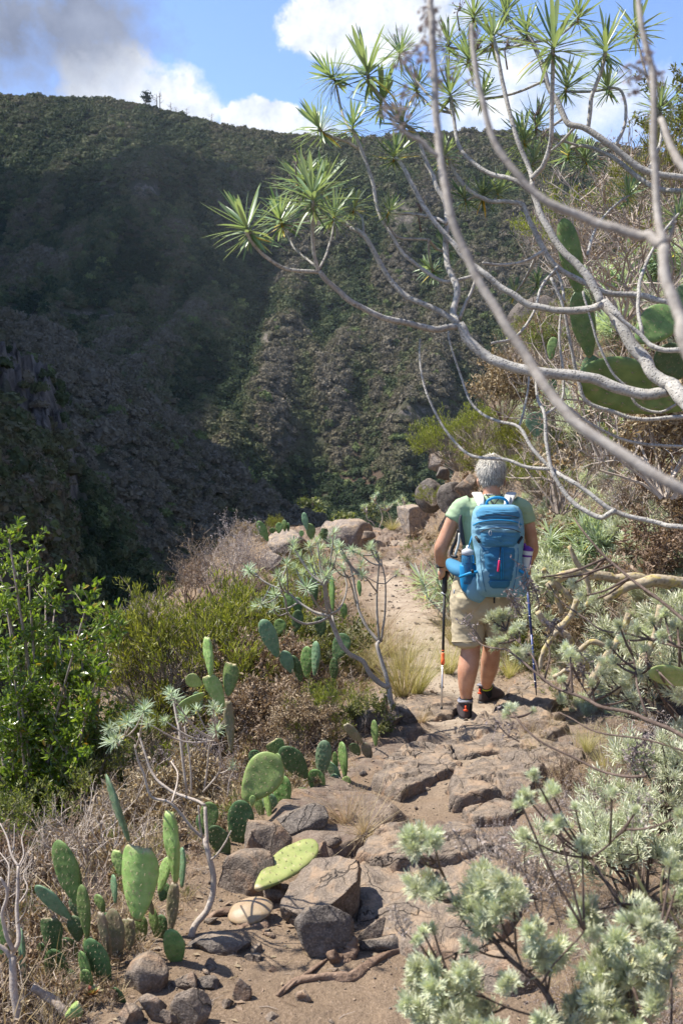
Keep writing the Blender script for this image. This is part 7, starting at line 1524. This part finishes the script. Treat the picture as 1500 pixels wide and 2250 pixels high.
HK = empty('person', C(560, 2120), 'grey-haired hiker in green T-shirt and khaki shorts walking away along the path with two poles', 'person')
def hiker_body():
    b = MB()
    ellips(b, 679, 262, .045, 96, 118, 112, R(14)); ellips(b, 680, 325, .075, 74, 82, 88)
    loft(b, dense([(680, 330, .02, 64, 66), (680, 390, .005, 62, 64), (682, 440, 0, 74, 70), (682, 480, 0, 110, 80)]))
    loft(b, dense([(682, 462, 0, 120, 70), (681, 500, 0, 215, 95), (680, 570, 0, 222, 115), (675, 700, 0, 200, 118), (662, 860, .01, 188, 112), (645, 1000, .01, 190, 112), (628, 1110, .01, 205, 122), (620, 1200, .02, 205, 125)]), 28)
    loft(b, dense([(500, 520, 0, 62, 66), (445, 545, 0, 62, 64), (398, 620, 0, 58, 60), (352, 720, .01, 54, 56), (312, 810, .01, 54, 56), (300, 850, .03, 52, 52), (302, 910, .07, 46, 44), (314, 965, .11, 33, 30), (318, 990, .125, 34, 26)]))
    loft(b, dense([(865, 525, 0, 60, 64), (915, 550, 0, 58, 62), (950, 640, 0, 52, 56), (972, 740, .0, 48, 52), (985, 830, .02, 48, 50), (978, 880, .08, 44, 44), (955, 930, .20, 38, 38), (948, 985, .30, 30, 28)]))
    loft(b, dense([(515, 1160, .02, 108, 118), (508, 1300, .02, 98, 104), (515, 1450, .01, 84, 90), (524, 1590, 0, 74, 80), (512, 1680, -.01, 78, 84), (500, 1760, -.02, 76, 84), (492, 1850, -.02, 62, 66), (490, 1930, -.01, 47, 50), (488, 2010, 0, 42, 46), (486, 2080, .0, 42, 52)]))
    loft(b, dense([(715, 1160, .02, 108, 118), (712, 1300, .05, 98, 104), (700, 1450, .09, 82, 88), (682, 1580, .13, 70, 76), (672, 1670, .18, 73, 80), (662, 1740, .24, 68, 74), (646, 1820, .31, 52, 56), (640, 1880, .36, 40, 44), (642, 1930, .39, 40, 48)]))
    # face, ears
    loft(b, [(680, 300, .15, 9, 12), (680, 330, .175, 16, 18), (680, 345, .16, 14, 14)], 10); loft(b, [(655, 372, .145, 6, 8), (680, 374, .15, 9, 9), (705, 372, .145, 6, 8)], 8)
    for s in (-1, 1): loft(b, [(679 + s * 94, 305, .04, 9, 16), (679 + s * 103, 330, .035, 10, 22), (679 + s * 98, 358, .04, 8, 16), (679 + s * 90, 372, .045, 7, 9)], 10)
    # left hand closed round the pole grip
    ellips(b, 306, 1022, .115, 30, 40, 26)
    for i, (cy, l) in enumerate(((1008, 1.0), (1026, 1.06), (1044, 1.0), (1060, .85))):
        loft(b, [(292, cy, .12, 11, 11), (290, cy + 3, .145, 10.5, 10.5), (305, cy + 6, .165, 10, 10), (328, cy + 8, .168, 9.5, 9.5), (350 * l + (1 - l) * 328, cy + 10, .152, 9, 9), (356 * l + (1 - l) * 328, cy + 10, .132, 8, 8)], 9)
    loft(b, [(318, 990, .11, 14, 14), (345, 992, .105, 13, 13), (362, 1004, .12, 11, 11), (366, 1020, .135, 10, 10)], 9)
    ellips(b, 948, 1012, .31, 30, 38, 26)
    for i, cy in enumerate((996, 1014, 1032, 1048)): loft(b, [(962, cy, .31, 11, 11), (966, cy + 3, .335, 10.5, 10.5), (950, cy + 6, .355, 10, 10), (928, cy + 8, .352, 9.5, 9.5), (920, cy + 9, .33, 8, 8)], 9)
    loft(b, [(940, 985, .30, 14, 14), (918, 990, .30, 12, 12), (914, 1008, .315, 10, 10)], 9)
    fused(b, 'body', MT['skin'], HK, .0048, 5, lambda co: .0012 * fbm(co[:, 0] * 18, co[:, 1] * 18, co[:, 2] * 12, 3))
    for s in (-1, 1):
        e = MB(); ellips(e, 679 + s * 34, 300, .142, 11, 9, 10); WT(e.build('eye', MT['white'], HK))
    # shirt
    b = MB(); 
    loft(b, dense([(682, 438, -.0, 88, 76), (682, 462, -.0, 150, 88), (681, 500, 0, 236, 108), (680, 570, 0, 240, 128), (675, 700, 0, 218, 132), (662, 860, .01, 206, 128), (645, 1000, .01, 210, 128), (635, 1095, .01, 222, 134)]), 30)
    loft(b, dense([(520, 510, 0, 78, 84), (460, 535, 0, 78, 82), (418, 590, 0, 74, 78), (400, 618, 0, 72, 76)])); loft(b, dense([(850, 515, 0, 76, 82), (905, 540, 0, 74, 80), (935, 605, 0, 68, 74), (944, 640, 0, 65, 70)]))
    def wr(co): 
        z = co[:, 2]; return .010 * fbm(co[:, 0] * 9 + z * 4, co[:, 1] * 8, z * 16, 3) + .003 * (1 - np.abs(fbm(co[:, 0] * 14 + z * 8, co[:, 1] * 10, z * 20, 2)) * 2)
    fused(b, 'shirt', MT['shirt'], HK, .0065, 3, wr)
    b = MB(); loft(b, [(636, 436, .0, 8, 8)] + [(682 + 62 * math.sin(a), 438 - 6 * math.cos(a), -.055 * math.cos(a) + .0, 7, 7) for a in np.linspace(-1.5, 1.5, 9)], 8); WT(b.build('collar', MT['strap'], HK))
    b = MB(); loft(b, dense([(452, 585, -.07, 8, 5), (446, 640, -.085, 15, 5), (456, 720, -.095, 16, 5), (474, 810, -.095, 12, 5)]), 8); WT(b.build('side_panel', MT['dark_grey'], HK))
    # shorts
    b = MB(); loft(b, dense([(628, 1070, .01, 226, 136), (620, 1120, .01, 240, 150), (615, 1200, .01, 250, 164), (612, 1290, .015, 246, 160), (612, 1340, .02, 228, 140)]), 30)
    loft(b, dense([(500, 1240, .015, 132, 150), (500, 1350, .01, 128, 138), (504, 1450, .005, 122, 128), (504, 1500, .0, 120, 124), (505, 1545, 0, 119, 122)]), 24); loft(b, dense([(722, 1240, .02, 130, 150), (726, 1350, .05, 122, 134), (722, 1450, .08, 116, 124), (716, 1540, .10, 112, 118)]), 24)
    ellips(b, 520, 1230, -.055, 108, 125, 95); ellips(b, 712, 1235, -.05, 104, 122, 92)
    def ws(co): z = co[:, 2]; x = co[:, 0]; return .014 * fbm(x * 7 + z * 5, co[:, 1] * 6, z * 11, 3) + .0045 * (1 - np.abs(fbm(x * 11 - z * 7, co[:, 1] * 8, z * 14, 3)) * 2)
    fused(b, 'shorts', MT['shorts'], HK, .0065, 3, ws)
    # seams, pocket
    def seam(pts, w=3.0, mt='shorts', nm='seam', col=None): b = MB(); loft(b, dense(pts), 6) if len(pts[0]) == 5 else None; WT(b.build(nm, MT[mt], HK))
    seam([(398, 1140, -.135, 3, 3), (440, 1160, -.155, 3, 3), (500, 1172, -.170, 3, 3), (560, 1170, -.165, 3, 3)], nm='pocket_flap'); seam([(402, 1145, -.14, 5, 4), (398, 1175, -.145, 5, 4)], nm='zip_pull', mt='grey_pl')
    for cx, cy, d, r1 in ((505, 1535, 0, 123), (716, 1530, .10, 116)):
        b = MB(); pts = [C(cx + r1 * math.cos(a), cy, d + r1 * UPX * 1.03 * math.sin(a)) for a in np.linspace(0, 6.283, 30)]; b.tube(pts, .0045, 6, cap=False); WT(b.build('hem', MT['shorts'], HK))
    # hair
    b = MB(); ellips(b, 679, 252, .035, 103, 122, 118, R(14)); ellips(b, 680, 318, .005, 86, 62, 66)
    b2 = MB(); 
    o = fused(b, 'hair', MT['scalp'], HK, .006, 3, lambda co: .0015 * fbm(co[:, 0] * 60, co[:, 1] * 60, co[:, 2] * 22, 3))
    r = np.random.default_rng(3); me = o.data; n = len(me.vertices); co = np.empty(n * 3); no = np.empty(n * 3); me.vertices.foreach_get('co', co); me.vertices.foreach_get('normal', no); co = co.reshape(-1, 3); no = no.reshape(-1, 3)
    idx = r.integers(0, n, 6500); c = co[idx]; nn = no[idx]; top = C(679, 150, .03)
    dn = np.array([0, 0, -1.]) + (c - top) * [4, 4, 0]; dn = dn - nn * np.sum(dn * nn, 1, keepdims=True); dn /= np.linalg.norm(dn, axis=1, keepdims=True) + 1e-6; dn = dn + nn * .42 + r.normal(0, .24, dn.shape); dn /= np.linalg.norm(dn, axis=1, keepdims=True)
    sd = np.cross(dn, nn); sd /= np.linalg.norm(sd, axis=1, keepdims=True) + 1e-6; l = r.uniform(.018, .042, len(c)); keep = ~((c[:, 1] > C(679, 262, .10)[1]) & (c[:, 2] < C(679, 225, 0)[2])) & (c[:, 2] > C(679, 372)[2])
    Mx = np.stack([dn * l[:, None], sd * .0011, nn * .001], 2)[keep]; zz = (c[keep][:, 2] - C(679, 372)[2]) / .19
    b2.inst([(0, -1, 0), (0, 1, 0), (.5, .8, 2), (.5, -.8, 2), (1, 0, -2)], [(0, 1, 2, 3)], [(3, 2, 4)], Mx, c[keep], np.clip(.15 + .75 * zz + r.normal(0, .16, keep.sum()), 0, 1));  # strands paler toward the crown: light from above put into the hair colour
    hs = b2.build('hair_strands', MT['hair'], o, False); hs.matrix_basis = Matrix.Identity(4); hs['kind'] = 'stuff'
    # socks, boots
    b = MB(); loft(b, dense([(490, 1955, -.0, 53, 56), (489, 2000, 0, 50, 54), (487, 2060, 0, 48, 54), (486, 2100, .0, 46, 54)]), 20); WT(b.build('sock', MT['sock'], HK)); b = MB(); loft(b, [(490, 1962, -.0, 55, 58), (490, 1968, 0, 55, 58)], 20); WT(b.build('sock_band', MT['shoe_grey'], HK)); b = MB(); loft(b, [(490, 1982, -.0, 54, 57), (490, 1987, 0, 54, 57)], 20); WT(b.build('sock_band', MT['shoe_grey'], HK))
    b = MB(); b.inst([(-1, 0, -1), (0, 0, 1.2), (1, 0, -1), (0, 0, -.3), (-.9, 0, .5), (.9, 0, .5)], None, [(0, 1, 3), (3, 1, 2), (4, 3, 5)], [np.eye(3) * .0085], [C(490, 1975, -.068 * .75)], [0]); WT(b.build('sock_emblem', MT['yellow'], HK))
    b = MB(); loft(b, dense([(640, 1862, .345, 48, 50), (641, 1890, .365, 46, 50), (642, 1930, .385, 46, 52)]), 20); WT(b.build('sock', MT['sock'], HK)); b = MB(); loft(b, [(640, 1866, .346, 50, 52), (640, 1872, .35, 50, 52)], 20); WT(b.build('sock_band', MT['yellow'], HK))
    def boot(ax, ay, d, dirx, diry, sc):
        """heel at (ax, ay) bottom; points along dir in the ground plane"""
        T = obj('boot', None, HK); h = C(ax, ay, d); f = norm([dirx, diry, 0.0]); s = np.array([-f[1], f[0], 0]) * -1; Z = np.array([0, 0, 1.])
        def Q(x, y, z): return h + (f * x + s * y + Z * z) * sc
        def ringmesh(rows, nm, mt):
            b = MB(); n = 22; V = []
            for x0, x1, w, z, e in rows:
                a = np.arange(n) * 2 * math.pi / n; cx, hx = (x0 + x1) / 2, (x1 - x0) / 2
                for t in a:
                    u, v = math.cos(t), math.sin(t); V.append(Q(cx + hx * np.sign(u) * abs(u) ** e, w * np.sign(v) * abs(v) ** e * (1 - .12 * (u < 0)), z + (.012 * max(0, u) ** 3 if z < .04 else 0)))
            k = len(rows); V.append(Q(sum(rows[0][:2]) / 2, 0, rows[0][3])); V.append(Q(sum(rows[-1][:2]) / 2, 0, rows[-1][3]))
            q = [[i * n + j, i * n + (j + 1) % n, (i + 1) * n + (j + 1) % n, (i + 1) * n + j] for i in range(k - 1) for j in range(n)]
            b.add(V, q, [[(j + 1) % n, j, k * n] for j in range(n)] + [[(k - 1) * n + j, (k - 1) * n + (j + 1) % n, k * n + 1] for j in range(n)]); o = b.build(nm, MT[mt], T); WT(o); o.matrix_basis = Matrix.Translation(-HK.location); return o
        ringmesh([(-.03, .27, .050, 0, .8), (-.034, .275, .053, .012, .8), (-.032, .27, .051, .026, .8)], 'sole', 'black')
        ringmesh([(-.03, .262, .048, .024, .85), (-.03, .255, .047, .045, .85), (-.026, .22, .044, .07, .9), (-.024, .15, .042, .092, 1), (-.028, .115, .041, .112, 1), (-.032, .10, .042, .128, 1)], 'upper', 'shoe')
        b = MB(); pts = [Q(.033 + .066 * math.cos(t), .041 * math.sin(t), .128 + .012 * math.cos(t) ** 2) for t in np.linspace(0, 6.283, 24)]; b.tube(pts, .0085, 8, cap=False); o = b.build('collar', MT['shoe_grey'], T); o.matrix_basis = Matrix.Translation(-HK.location)
        b = MB(); b.tube([Q(-.038, -.012, .085), Q(-.044, 0, .09), Q(-.038, .012, .085)], [.006, .008, .006], 8); b.tube([Q(-.036, 0, .085), Q(-.04, 0, .115)], [.007, .006], 6); o = b.build('heel_tab', MT['red'], T); o.matrix_basis = Matrix.Translation(-HK.location)
        for k in range(4):
            b = MB(); x = .10 + .028 * k; z = .120 - .013 * k; b.tube([Q(x, -.026, z - .01), Q(x + .006, 0, z + .004), Q(x, .026, z - .01)], .0022, 5); o = b.build('lace', MT['dark_grey'], T); o.matrix_basis = Matrix.Translation(-HK.location)
    boot(482, 2136, -.045, .05, 1.0, 1.0); boot(612, 2006, .35, .62, .78, 1.0)
    # wristband
    b = MB(); loft(b, [(303, 958, .105, 40, 36), (305, 966, .108, 40, 36)], 18); WT(b.build('wristband', MT['black'], HK))
hiker_body()

def backpack():
    B = empty('backpack', C(730, 1180, -.25), 'steel blue hiking backpack worn by the hiker', 'backpack')
    RW = [(508, 722, 120, .060), (522, 722, 158, .085), (560, 723, 184, .112), (640, 725, 197, .132), (720, 728, 200, .140), (800, 731, 190, .142), (900, 734, 176, .148), (1000, 737, 176, .150), (1080, 739, 182, .140), (1150, 742, 190, .112), (1185, 744, 175, .080), (1200, 745, 140, .05)]
    A = np.array(RW, float); D0 = -.235
    def row(cy): return [np.interp(cy, A[:, 0], A[:, k]) for k in (1, 2, 3)]
    def S(cx, cy, lift=0.0):
        c, w, dp = row(cy); u = np.clip((cx - c) / w, -1, 1); f = (1 - abs(u) ** 3.2) ** (1 / 3.2); return C(cx, cy, D0 - dp * f - lift)
    b = MB(); n = 44; V = []; rows = np.concatenate([[508, 514, 522, 535], np.linspace(550, 1150, 40), [1165, 1178, 1190, 1200]])
    for cy in rows:
        c, w, dp = row(cy)
        for t in np.arange(n) * 2 * math.pi / n:
            u, v = math.cos(t), math.sin(t); e = .62; uu = np.sign(u) * abs(u) ** e; vv = np.sign(v) * abs(v) ** e
            wr = .007 * float(vn(u * 3 + cy * .03, v * 3, cy * .022)) + .004 * float(vn(u * 8 + cy * .05, v * 5, cy * .06)); V.append(C(c + uu * w, cy, D0 + vv * (dp if v < 0 else .09) - wr * 1.5))
    k = len(rows); V += [C(722, 506, D0), C(745, 1203, D0)]
    b.add(V, [[i * n + j, i * n + (j + 1) % n, (i + 1) * n + (j + 1) % n, (i + 1) * n + j] for i in range(k - 1) for j in range(n)], [[(j + 1) % n, j, k * n] for j in range(n)] + [[(k - 1) * n + j, (k - 1) * n + (j + 1) % n, k * n + 1] for j in range(n)]); WT(b.build('main_bag', MT['pk_l'], B))
    def panel(nm, mt, rowsp, lift, bulge=0.0, wrk=.003, lab=None):
        """a sewn panel: rows of (cy, x left, x right) with a rounded raised edge"""
        rp = np.array(rowsp, float); cys = np.linspace(rp[0, 0], rp[-1, 0], 26); m = 22; b = MB(); V = []
        for i, cy in enumerate(cys):
            l, r_ = np.interp(cy, rp[:, 0], rp[:, 1]), np.interp(cy, rp[:, 0], rp[:, 2]); tv = i / 25; ev = min(1, 8 * min(tv, 1 - tv))
            for j in range(m):
                tu = j / (m - 1); eu = min(1, 8 * min(tu, 1 - tu)); h = lift * math.sqrt(max(0, min(eu, ev))) + bulge * math.sin(math.pi * tu) * math.sin(math.pi * tv) + wrk * (float(vn(tu * 4 + cy * .02, cy * .045, lift * 99)) + .8 * float(vn(tu * 9 - cy * .04, cy * .09, lift * 55))) * min(eu, ev) - .002; V.append(S(l + (r_ - l) * tu, cy, h))
        b.add(V, [[i * m + j, i * m + j + 1, (i + 1) * m + j + 1, (i + 1) * m + j] for i in range(25) for j in range(m - 1)]); o = WT(b.build(nm, MT[mt], B)); return o
    def cord_(nm, mt, pts, r, k=6): b = MB(); b.tube(smooth_path([S(*p) for p in pts], 4), r, k); return WT(b.build(nm, MT[mt], B))
    panel('top_lid', 'pk', [(528, 600, 850), (545, 575, 875), (575, 562, 890), (600, 555, 900), (612, 560, 898)], .014, .012, .005)
    panel('lid_band', 'pk_l', [(612, 552, 898), (625, 548, 903), (650, 545, 908)], .010, .004, .004)
    cord_('zip', 'pk_b', [(543, 662, .012), (600, 636, .020), (725, 622, .024), (850, 634, .020), (908, 658, .012)], .0042)
    cord_('zip', 'dark_grey', [(575, 606, .012), (650, 588, .020), (735, 584, .022), (830, 592, .02), (885, 606, .012)], .0024)
    panel('pouch_hood', 'pk_l', [(664, 640, 840), (672, 598, 880), (690, 575, 905), (712, 590, 900), (722, 640, 850)], .020, .012, .004)
    panel('upper_pouch', 'pk', [(690, 640, 855), (705, 600, 893), (740, 594, 896), (790, 600, 880), (818, 612, 862), (826, 640, 840)], .016, .014, .005)
    cord_('zip', 'dark_grey', [(592, 716, .022), (650, 690, .030), (740, 682, .034), (830, 690, .030), (897, 716, .022)], .0026)
    panel('front_pocket', 'pk_d', [(822, 608, 862), (850, 612, 858), (950, 628, 852), (1030, 645, 842), (1080, 660, 828)], .009, .012, .006)
    panel('base_patch', 'pk_d', [(1072, 670, 815), (1090, 652, 820), (1120, 662, 812), (1138, 690, 790)], .013, .004, .001)
    cord_('zip', 'pk_b', [(748, 832, .022), (750, 900, .026), (752, 1000, .024), (752, 1068, .016)], .0028); cord_('zip', 'pk_b', [(763, 832, .022), (765, 900, .026), (766, 1000, .024), (765, 1068, .016)], .0022)
    for s, x0, x1 in ((-1, 598, 622), (1, 876, 856)): cord_('piping', 'pk_d', [(x0, 830, .006), (x0 + s * 4, 900, .007), (x0 - s * 8, 1000, .008), (x0 - s * 20, 1080, .006), (x0 - s * 40, 1160, .006)], .0022)
    cord_('zip_pull', 'black', [(747, 826, .026), (745, 870, .034), (741, 905, .036)], .0032); cord_('zip_pull', 'grey_pl', [(742, 905, .036), (738, 918, .04), (740, 930, .036)], .0022)
    cord_('key_tag', 'pink', [(739, 925, .036), (736, 950, .040), (731, 990, .038), (728, 1008, .036)], .0068, 8)
    cord_('zip_pull', 'grey_pl', [(668, 700, .04), (660, 720, .046), (668, 738, .044), (680, 732, .042), (676, 705, .04)], .0022); cord_('zip_pull', 'grey_pl', [(888, 630, .02), (884, 662, .03), (896, 682, .03), (906, 662, .02)], .0024)
    cord_('webbing', 'black', [(560, 745, .010), (590, 790, .012)], .009); cord_('webbing', 'black', [(908, 750, .010), (880, 795, .012)], .009)
    # lettering and emblem
    f = bpy.data.curves.new('lettering', 'FONT'); f.body = 'OSPREY'; f.size = .019; f.align_x = 'CENTER'; f.extrude = .0006; f.materials.append(MT['pk_d']); dgr = bpy.context.evaluated_depsgraph_get(); t0 = bpy.data.objects.new('tmp', f); COL.objects.link(t0); dgr.update(); tm = bpy.data.meshes.new_from_object(t0.evaluated_get(dgr)); bpy.data.objects.remove(t0); t = obj('lettering', tm, B); p = S(750, 752, .036); t.rotation_euler = (R(90), 0, 0); t.location = Vector(p) - B.location
    b = MB(); c = S(750, 778, .037); b.add([c + np.array(v) * .012 for v in ((-1.2, 0, .7), (0, 0, -.9), (1.2, 0, .7), (.35, 0, .25), (0, 0, -.1), (-.35, 0, .25), (-1.2, .3, .7), (0, .3, -.9), (1.2, .3, .7))], None, [(0, 1, 4), (0, 4, 5), (1, 2, 4), (4, 2, 3)]); WT(b.build('emblem', MT['pk_d'], B))
    # grab loop, shoulder straps, buckles
    b = MB(); b.tube(smooth_path([C(640, 520, -.22), C(650, 480, -.23), C(685, 460, -.235), (C(725, 455, -.235)), C(770, 462, -.235), C(795, 485, -.23), C(803, 522, -.22)], 5), .0085, 8); WT(b.build('grab_loop', MT['pk_b'], B))
    for s in (-1, 1):
        X = lambda x: 700 + s * x
        b = MB(); loft(b, dense([(X(125), 420, .05, 38, 8), (X(128), 424, -.02, 40, 9), (X(118), 445, -.10, 38, 9), (X(105), 490, -.16, 30, 9), (X(95), 520, -.20, 26, 8)]), 12, .7); WT(b.build('shoulder_strap', MT['strap'], B))
        b = MB(); loft(b, [(X(100), 440, -.125, 20, 8), (X(97), 470, -.165, 22, 9), (X(92), 505, -.205, 18, 8)], 10, .6); WT(b.build('buckle', MT['white'], B))
        b = MB(); b.tube([C(X(60), 430, -.07), C(X(20), 480, -.13), C(X(-10), 520, -.17)], .004, 6); WT(b.build('strap', MT['black'], B))
    # hip fins and belt
    b = MB(); loft(b, dense([(355, 930, -.02, 8, 20), (372, 945, -.05, 40, 36), (420, 985, -.12, 62, 44), (470, 1010, -.18, 62, 42), (540, 1040, -.22, 40, 30)]), 18, .8); WT(b.build('hip_belt_pocket', MT['pk'], B))
    b = MB(); loft(b, dense([(945, 1080, -.08, 20, 12), (935, 1060, -.14, 44, 26), (900, 1060, -.2, 60, 34)]), 16, .8); WT(b.build('hip_belt_pocket', MT['pk'], B))
    for s, pts in ((0, [(560, 1000, 0), (520, 1050, 0), (500, 1100, 0), (560, 1160, 0)]),):
        pass
    b = MB(); V = [C(566, 880, -.30), C(578, 1060, -.33), C(600, 1175, -.30), C(480, 1125, -.20), C(450, 1060, -.20), C(445, 960, -.22)]; 
    b = MB(); loft(b, dense([(505, 960, -.255, 62, 46), (506, 1010, -.255, 63, 48), (510, 1070, -.25, 64, 50), (520, 1120, -.245, 62, 48), (550, 1160, -.24, 46, 40)]), 22); WT(b.build('side_pocket', MT['pk_b'], B))
    b = MB(); loft(b, dense([(560, 1050, -.25, 30, 70), (545, 1110, -.25, 60, 66), (560, 1160, -.25, 70, 60), (620, 1195, -.24, 60, 40)]), 18); WT(b.build('side_wing', MT['pk_l'], B))
    b = MB(); loft(b, dense([(915, 980, -.25, 26, 60), (925, 1060, -.25, 34, 66), (935, 1120, -.25, 26, 60), (900, 1180, -.24, 30, 40)]), 18); WT(b.build('side_wing', MT['pk_l'], B))
    b = MB(); b.tube([C(440, 1050, -.30), C(510, 1025, -.33), C(575, 1010, -.34)], .009, 8); WT(b.build('webbing', MT['pk_b'], B)); b = MB(); b.tube([C(885, 1000, -.35), C(925, 1020, -.34), (C(950, 1065, -.28))], .009, 8); WT(b.build('webbing', MT['pk_b'], B))
    b = MB(); loft(b, [(528, 1010, -.345, 14, 6), (545, 1004, -.348, 14, 6)], 8, .5); WT(b.build('buckle', MT['dark_grey'], B))
    b = MB(); b.tube(smooth_path([C(548, 700, -.22), C(535, 740, -.25), C(520, 790, -.27), C(500, 845, -.27)], 4), .0045, 6); WT(b.build('webbing', MT['pk_b'], B))
    # harness hanging at the left side
    b = MB(); b.tube(smooth_path([C(435, 690, -.06), C(420, 760, -.05), C(385, 840, -.04), C(380, 890, -.05), C(420, 900, -.08)], 4), .011, 8); WT(b.build('harness_strap', MT['black'], B)); b = MB(); b.tube(smooth_path([C(440, 720, -.09), C(432, 800, -.09), C(408, 880, -.09)], 4), .008, 8); WT(b.build('harness_strap', MT['strap'], B))
    b = MB(); b.tube([C(700, 1205, -.25), C(700, 1245, -.24)], .006, 6); WT(b.build('webbing', MT['black'], B)); b = MB(); b.tube([C(850, 1180, -.28), C(858, 1235, -.27)], .005, 6); WT(b.build('webbing', MT['pk_b'], B))
backpack()
def bottles():
    B = empty('water_bottle', C(500, 1100, -.25), 'translucent blue water bottle with grey lid in the left side pocket of the backpack', 'bottle')
    b = MB(); loft(b, dense([(503, 885, -.262, 44, 44), (504, 920, -.262, 47, 47), (506, 1000, -.262, 46, 46), (508, 1095, -.262, 44, 44)]), 22); WT(b.build('body', MT['bottle'], B))
    b = MB(); loft(b, [(502, 842, -.262, 30, 30), (502, 850, -.262, 44, 44), (503, 880, -.262, 46, 46)], 22); WT(b.build('lid', MT['grey_pl'], B)); b = MB(); loft(b, [(510, 815, -.262, 16, 12), (506, 845, -.262, 22, 18)], 12); WT(b.build('spout', MT['white'], B))
    b = MB(); loft(b, [(512, 885, -.262, 8, 8), (512, 1080, -.262, 8, 8)], 8); WT(b.build('straw', MT['white'], B))
    B = empty('drinking_bottle', C(945, 1000, -.2), 'white and purple drinking bottle on the right side of the backpack', 'bottle')
    b = MB(); loft(b, [(950, 850, -.2, 42, 42), (946, 880, -.2, 40, 40), (938, 960, -.2, 34, 34), (934, 1010, -.2, 32, 32)], 20); WT(b.build('body', MT['white'], B)); b = MB(); loft(b, [(952, 826, -.2, 26, 26), (951, 842, -.2, 43, 43), (950, 852, -.2, 43, 43)], 20); WT(b.build('lid', MT['purple'], B))
    b = MB(); loft(b, [(943, 884, -.2, 42, 42), (942, 896, -.2, 41, 41)], 20); WT(b.build('band', MT['purple'], B)); b = MB(); b.tube([C(975, 890, -.22), C(968, 950, -.22), C(955, 985, -.22)], .006, 6); WT(b.build('loop', MT['purple'], B)); b = MB(); loft(b, [(925, 800, -.2, 10, 8), (935, 832, -.2, 14, 12)], 10); WT(b.build('spout', MT['purple'], B))
bottles()
def poles():
    def seg(T, nm, mt, p, r): b = MB(); b.tube(p, r, 14); WT(b.build(nm, MT[mt], T))
    a, e = C(332, 1005, .135), C(304, 2112, .0); T = empty('trekking_pole', e, "black trekking pole with an orange collar in the hiker's left hand", 'trekking pole')
    l = lambda t: a + (e - a) * t; Z = lambda cy: l((cy - 1005) / (2112 - 1005))
    seg(T, 'grip', 'black', [Z(988), Z(1000), Z(1040), Z(1090), Z(1130), Z(1160), Z(1185)], [.015, .018, .0155, .017, .0185, .015, .010]); seg(T, 'shaft', 'black', [Z(1180), Z(1400), Z(1612)], [.0088, .0088, .0088]); seg(T, 'ring', 'orange', [Z(1600), Z(1606)], .0092)
    seg(T, 'collar', 'orange', [Z(1622), Z(1632), Z(1665), Z(1668), Z(1705)], [.0100, .0105, .0105, .0125, .0120]); seg(T, 'lower_shaft', 'silver', [Z(1700), Z(2022)], [.0065, .0062]); seg(T, 'tip', 'black', [Z(2020), Z(2040), Z(2050), Z(2085), Z(2116)], [.0062, .009, .0065, .0055, .003])
    seg(T, 'lever', 'grey_pl', [Z(1168) + [-.02, 0, 0], Z(1180) + [.004, -.01, 0]], [.006, .005]); 
    b = MB(); b.tube(smooth_path([Z(992), Z(992) + [.045, -.01, -.02], Z(1000) + [.05, 0, -.06], C(330, 965, .10)], 4), .004, 6); WT(b.build('wrist_strap', MT['dark_grey'], T))
    a, e = C(938, 980, .31), C(1016, 1936, .20); T = empty('trekking_pole', e, "slim navy blue trekking pole at the hiker's right hand", 'trekking pole'); Z = lambda cy: a + (e - a) * ((cy - 980) / (1936 - 980))
    seg(T, 'grip', 'black', [Z(955), Z(985), Z(1080), Z(1130)], [.013, .016, .015, .009]); seg(T, 'shaft', 'navy', [Z(1120), Z(1480)], .0088); seg(T, 'lower_shaft', 'navy', [Z(1475), Z(1880)], .0075); seg(T, 'tip', 'black', [Z(1875), Z(1938)], [.006, .003])
    for cy in (1340, 1560, 1700, 1830): seg(T, 'stripe', 'silver', [Z(cy), Z(cy + 5)], .0092)
poles()
# ------------------------------------------------------------------ the air between here and the mountain
def haze():
    m = bpy.data.materials.new('haze'); m.use_nodes = True; nt = m.node_tree; nt.nodes.clear(); out = N(nt, 'ShaderNodeOutputMaterial')
    v = N(nt, 'ShaderNodeVolumePrincipled'); v.inputs['Color'].default_value = (.80, .88, 1.0, 1); v.inputs['Density'].default_value = HAZE; v.inputs['Anisotropy'].default_value = .2; L(nt, v.outputs[0], out.inputs['Volume'])
    x0, x1, y0, y1, z0, z1 = -4600, 4600, -60, 1700, -900, 420
    V = [(x, y, z) for x in (x0, x1) for y in (y0, y1) for z in (z0, z1)]
    b = MB(); b.add(V, [(0, 1, 3, 2), (4, 6, 7, 5), (0, 4, 5, 1), (2, 3, 7, 6), (0, 2, 6, 4), (1, 5, 7, 3)]); o = b.build('haze', m, smooth=False); tag(o, 'thin blue air between the path and the mountain', kind='stuff'); o.display_type = 'WIRE'
HAZE = .00006
haze()
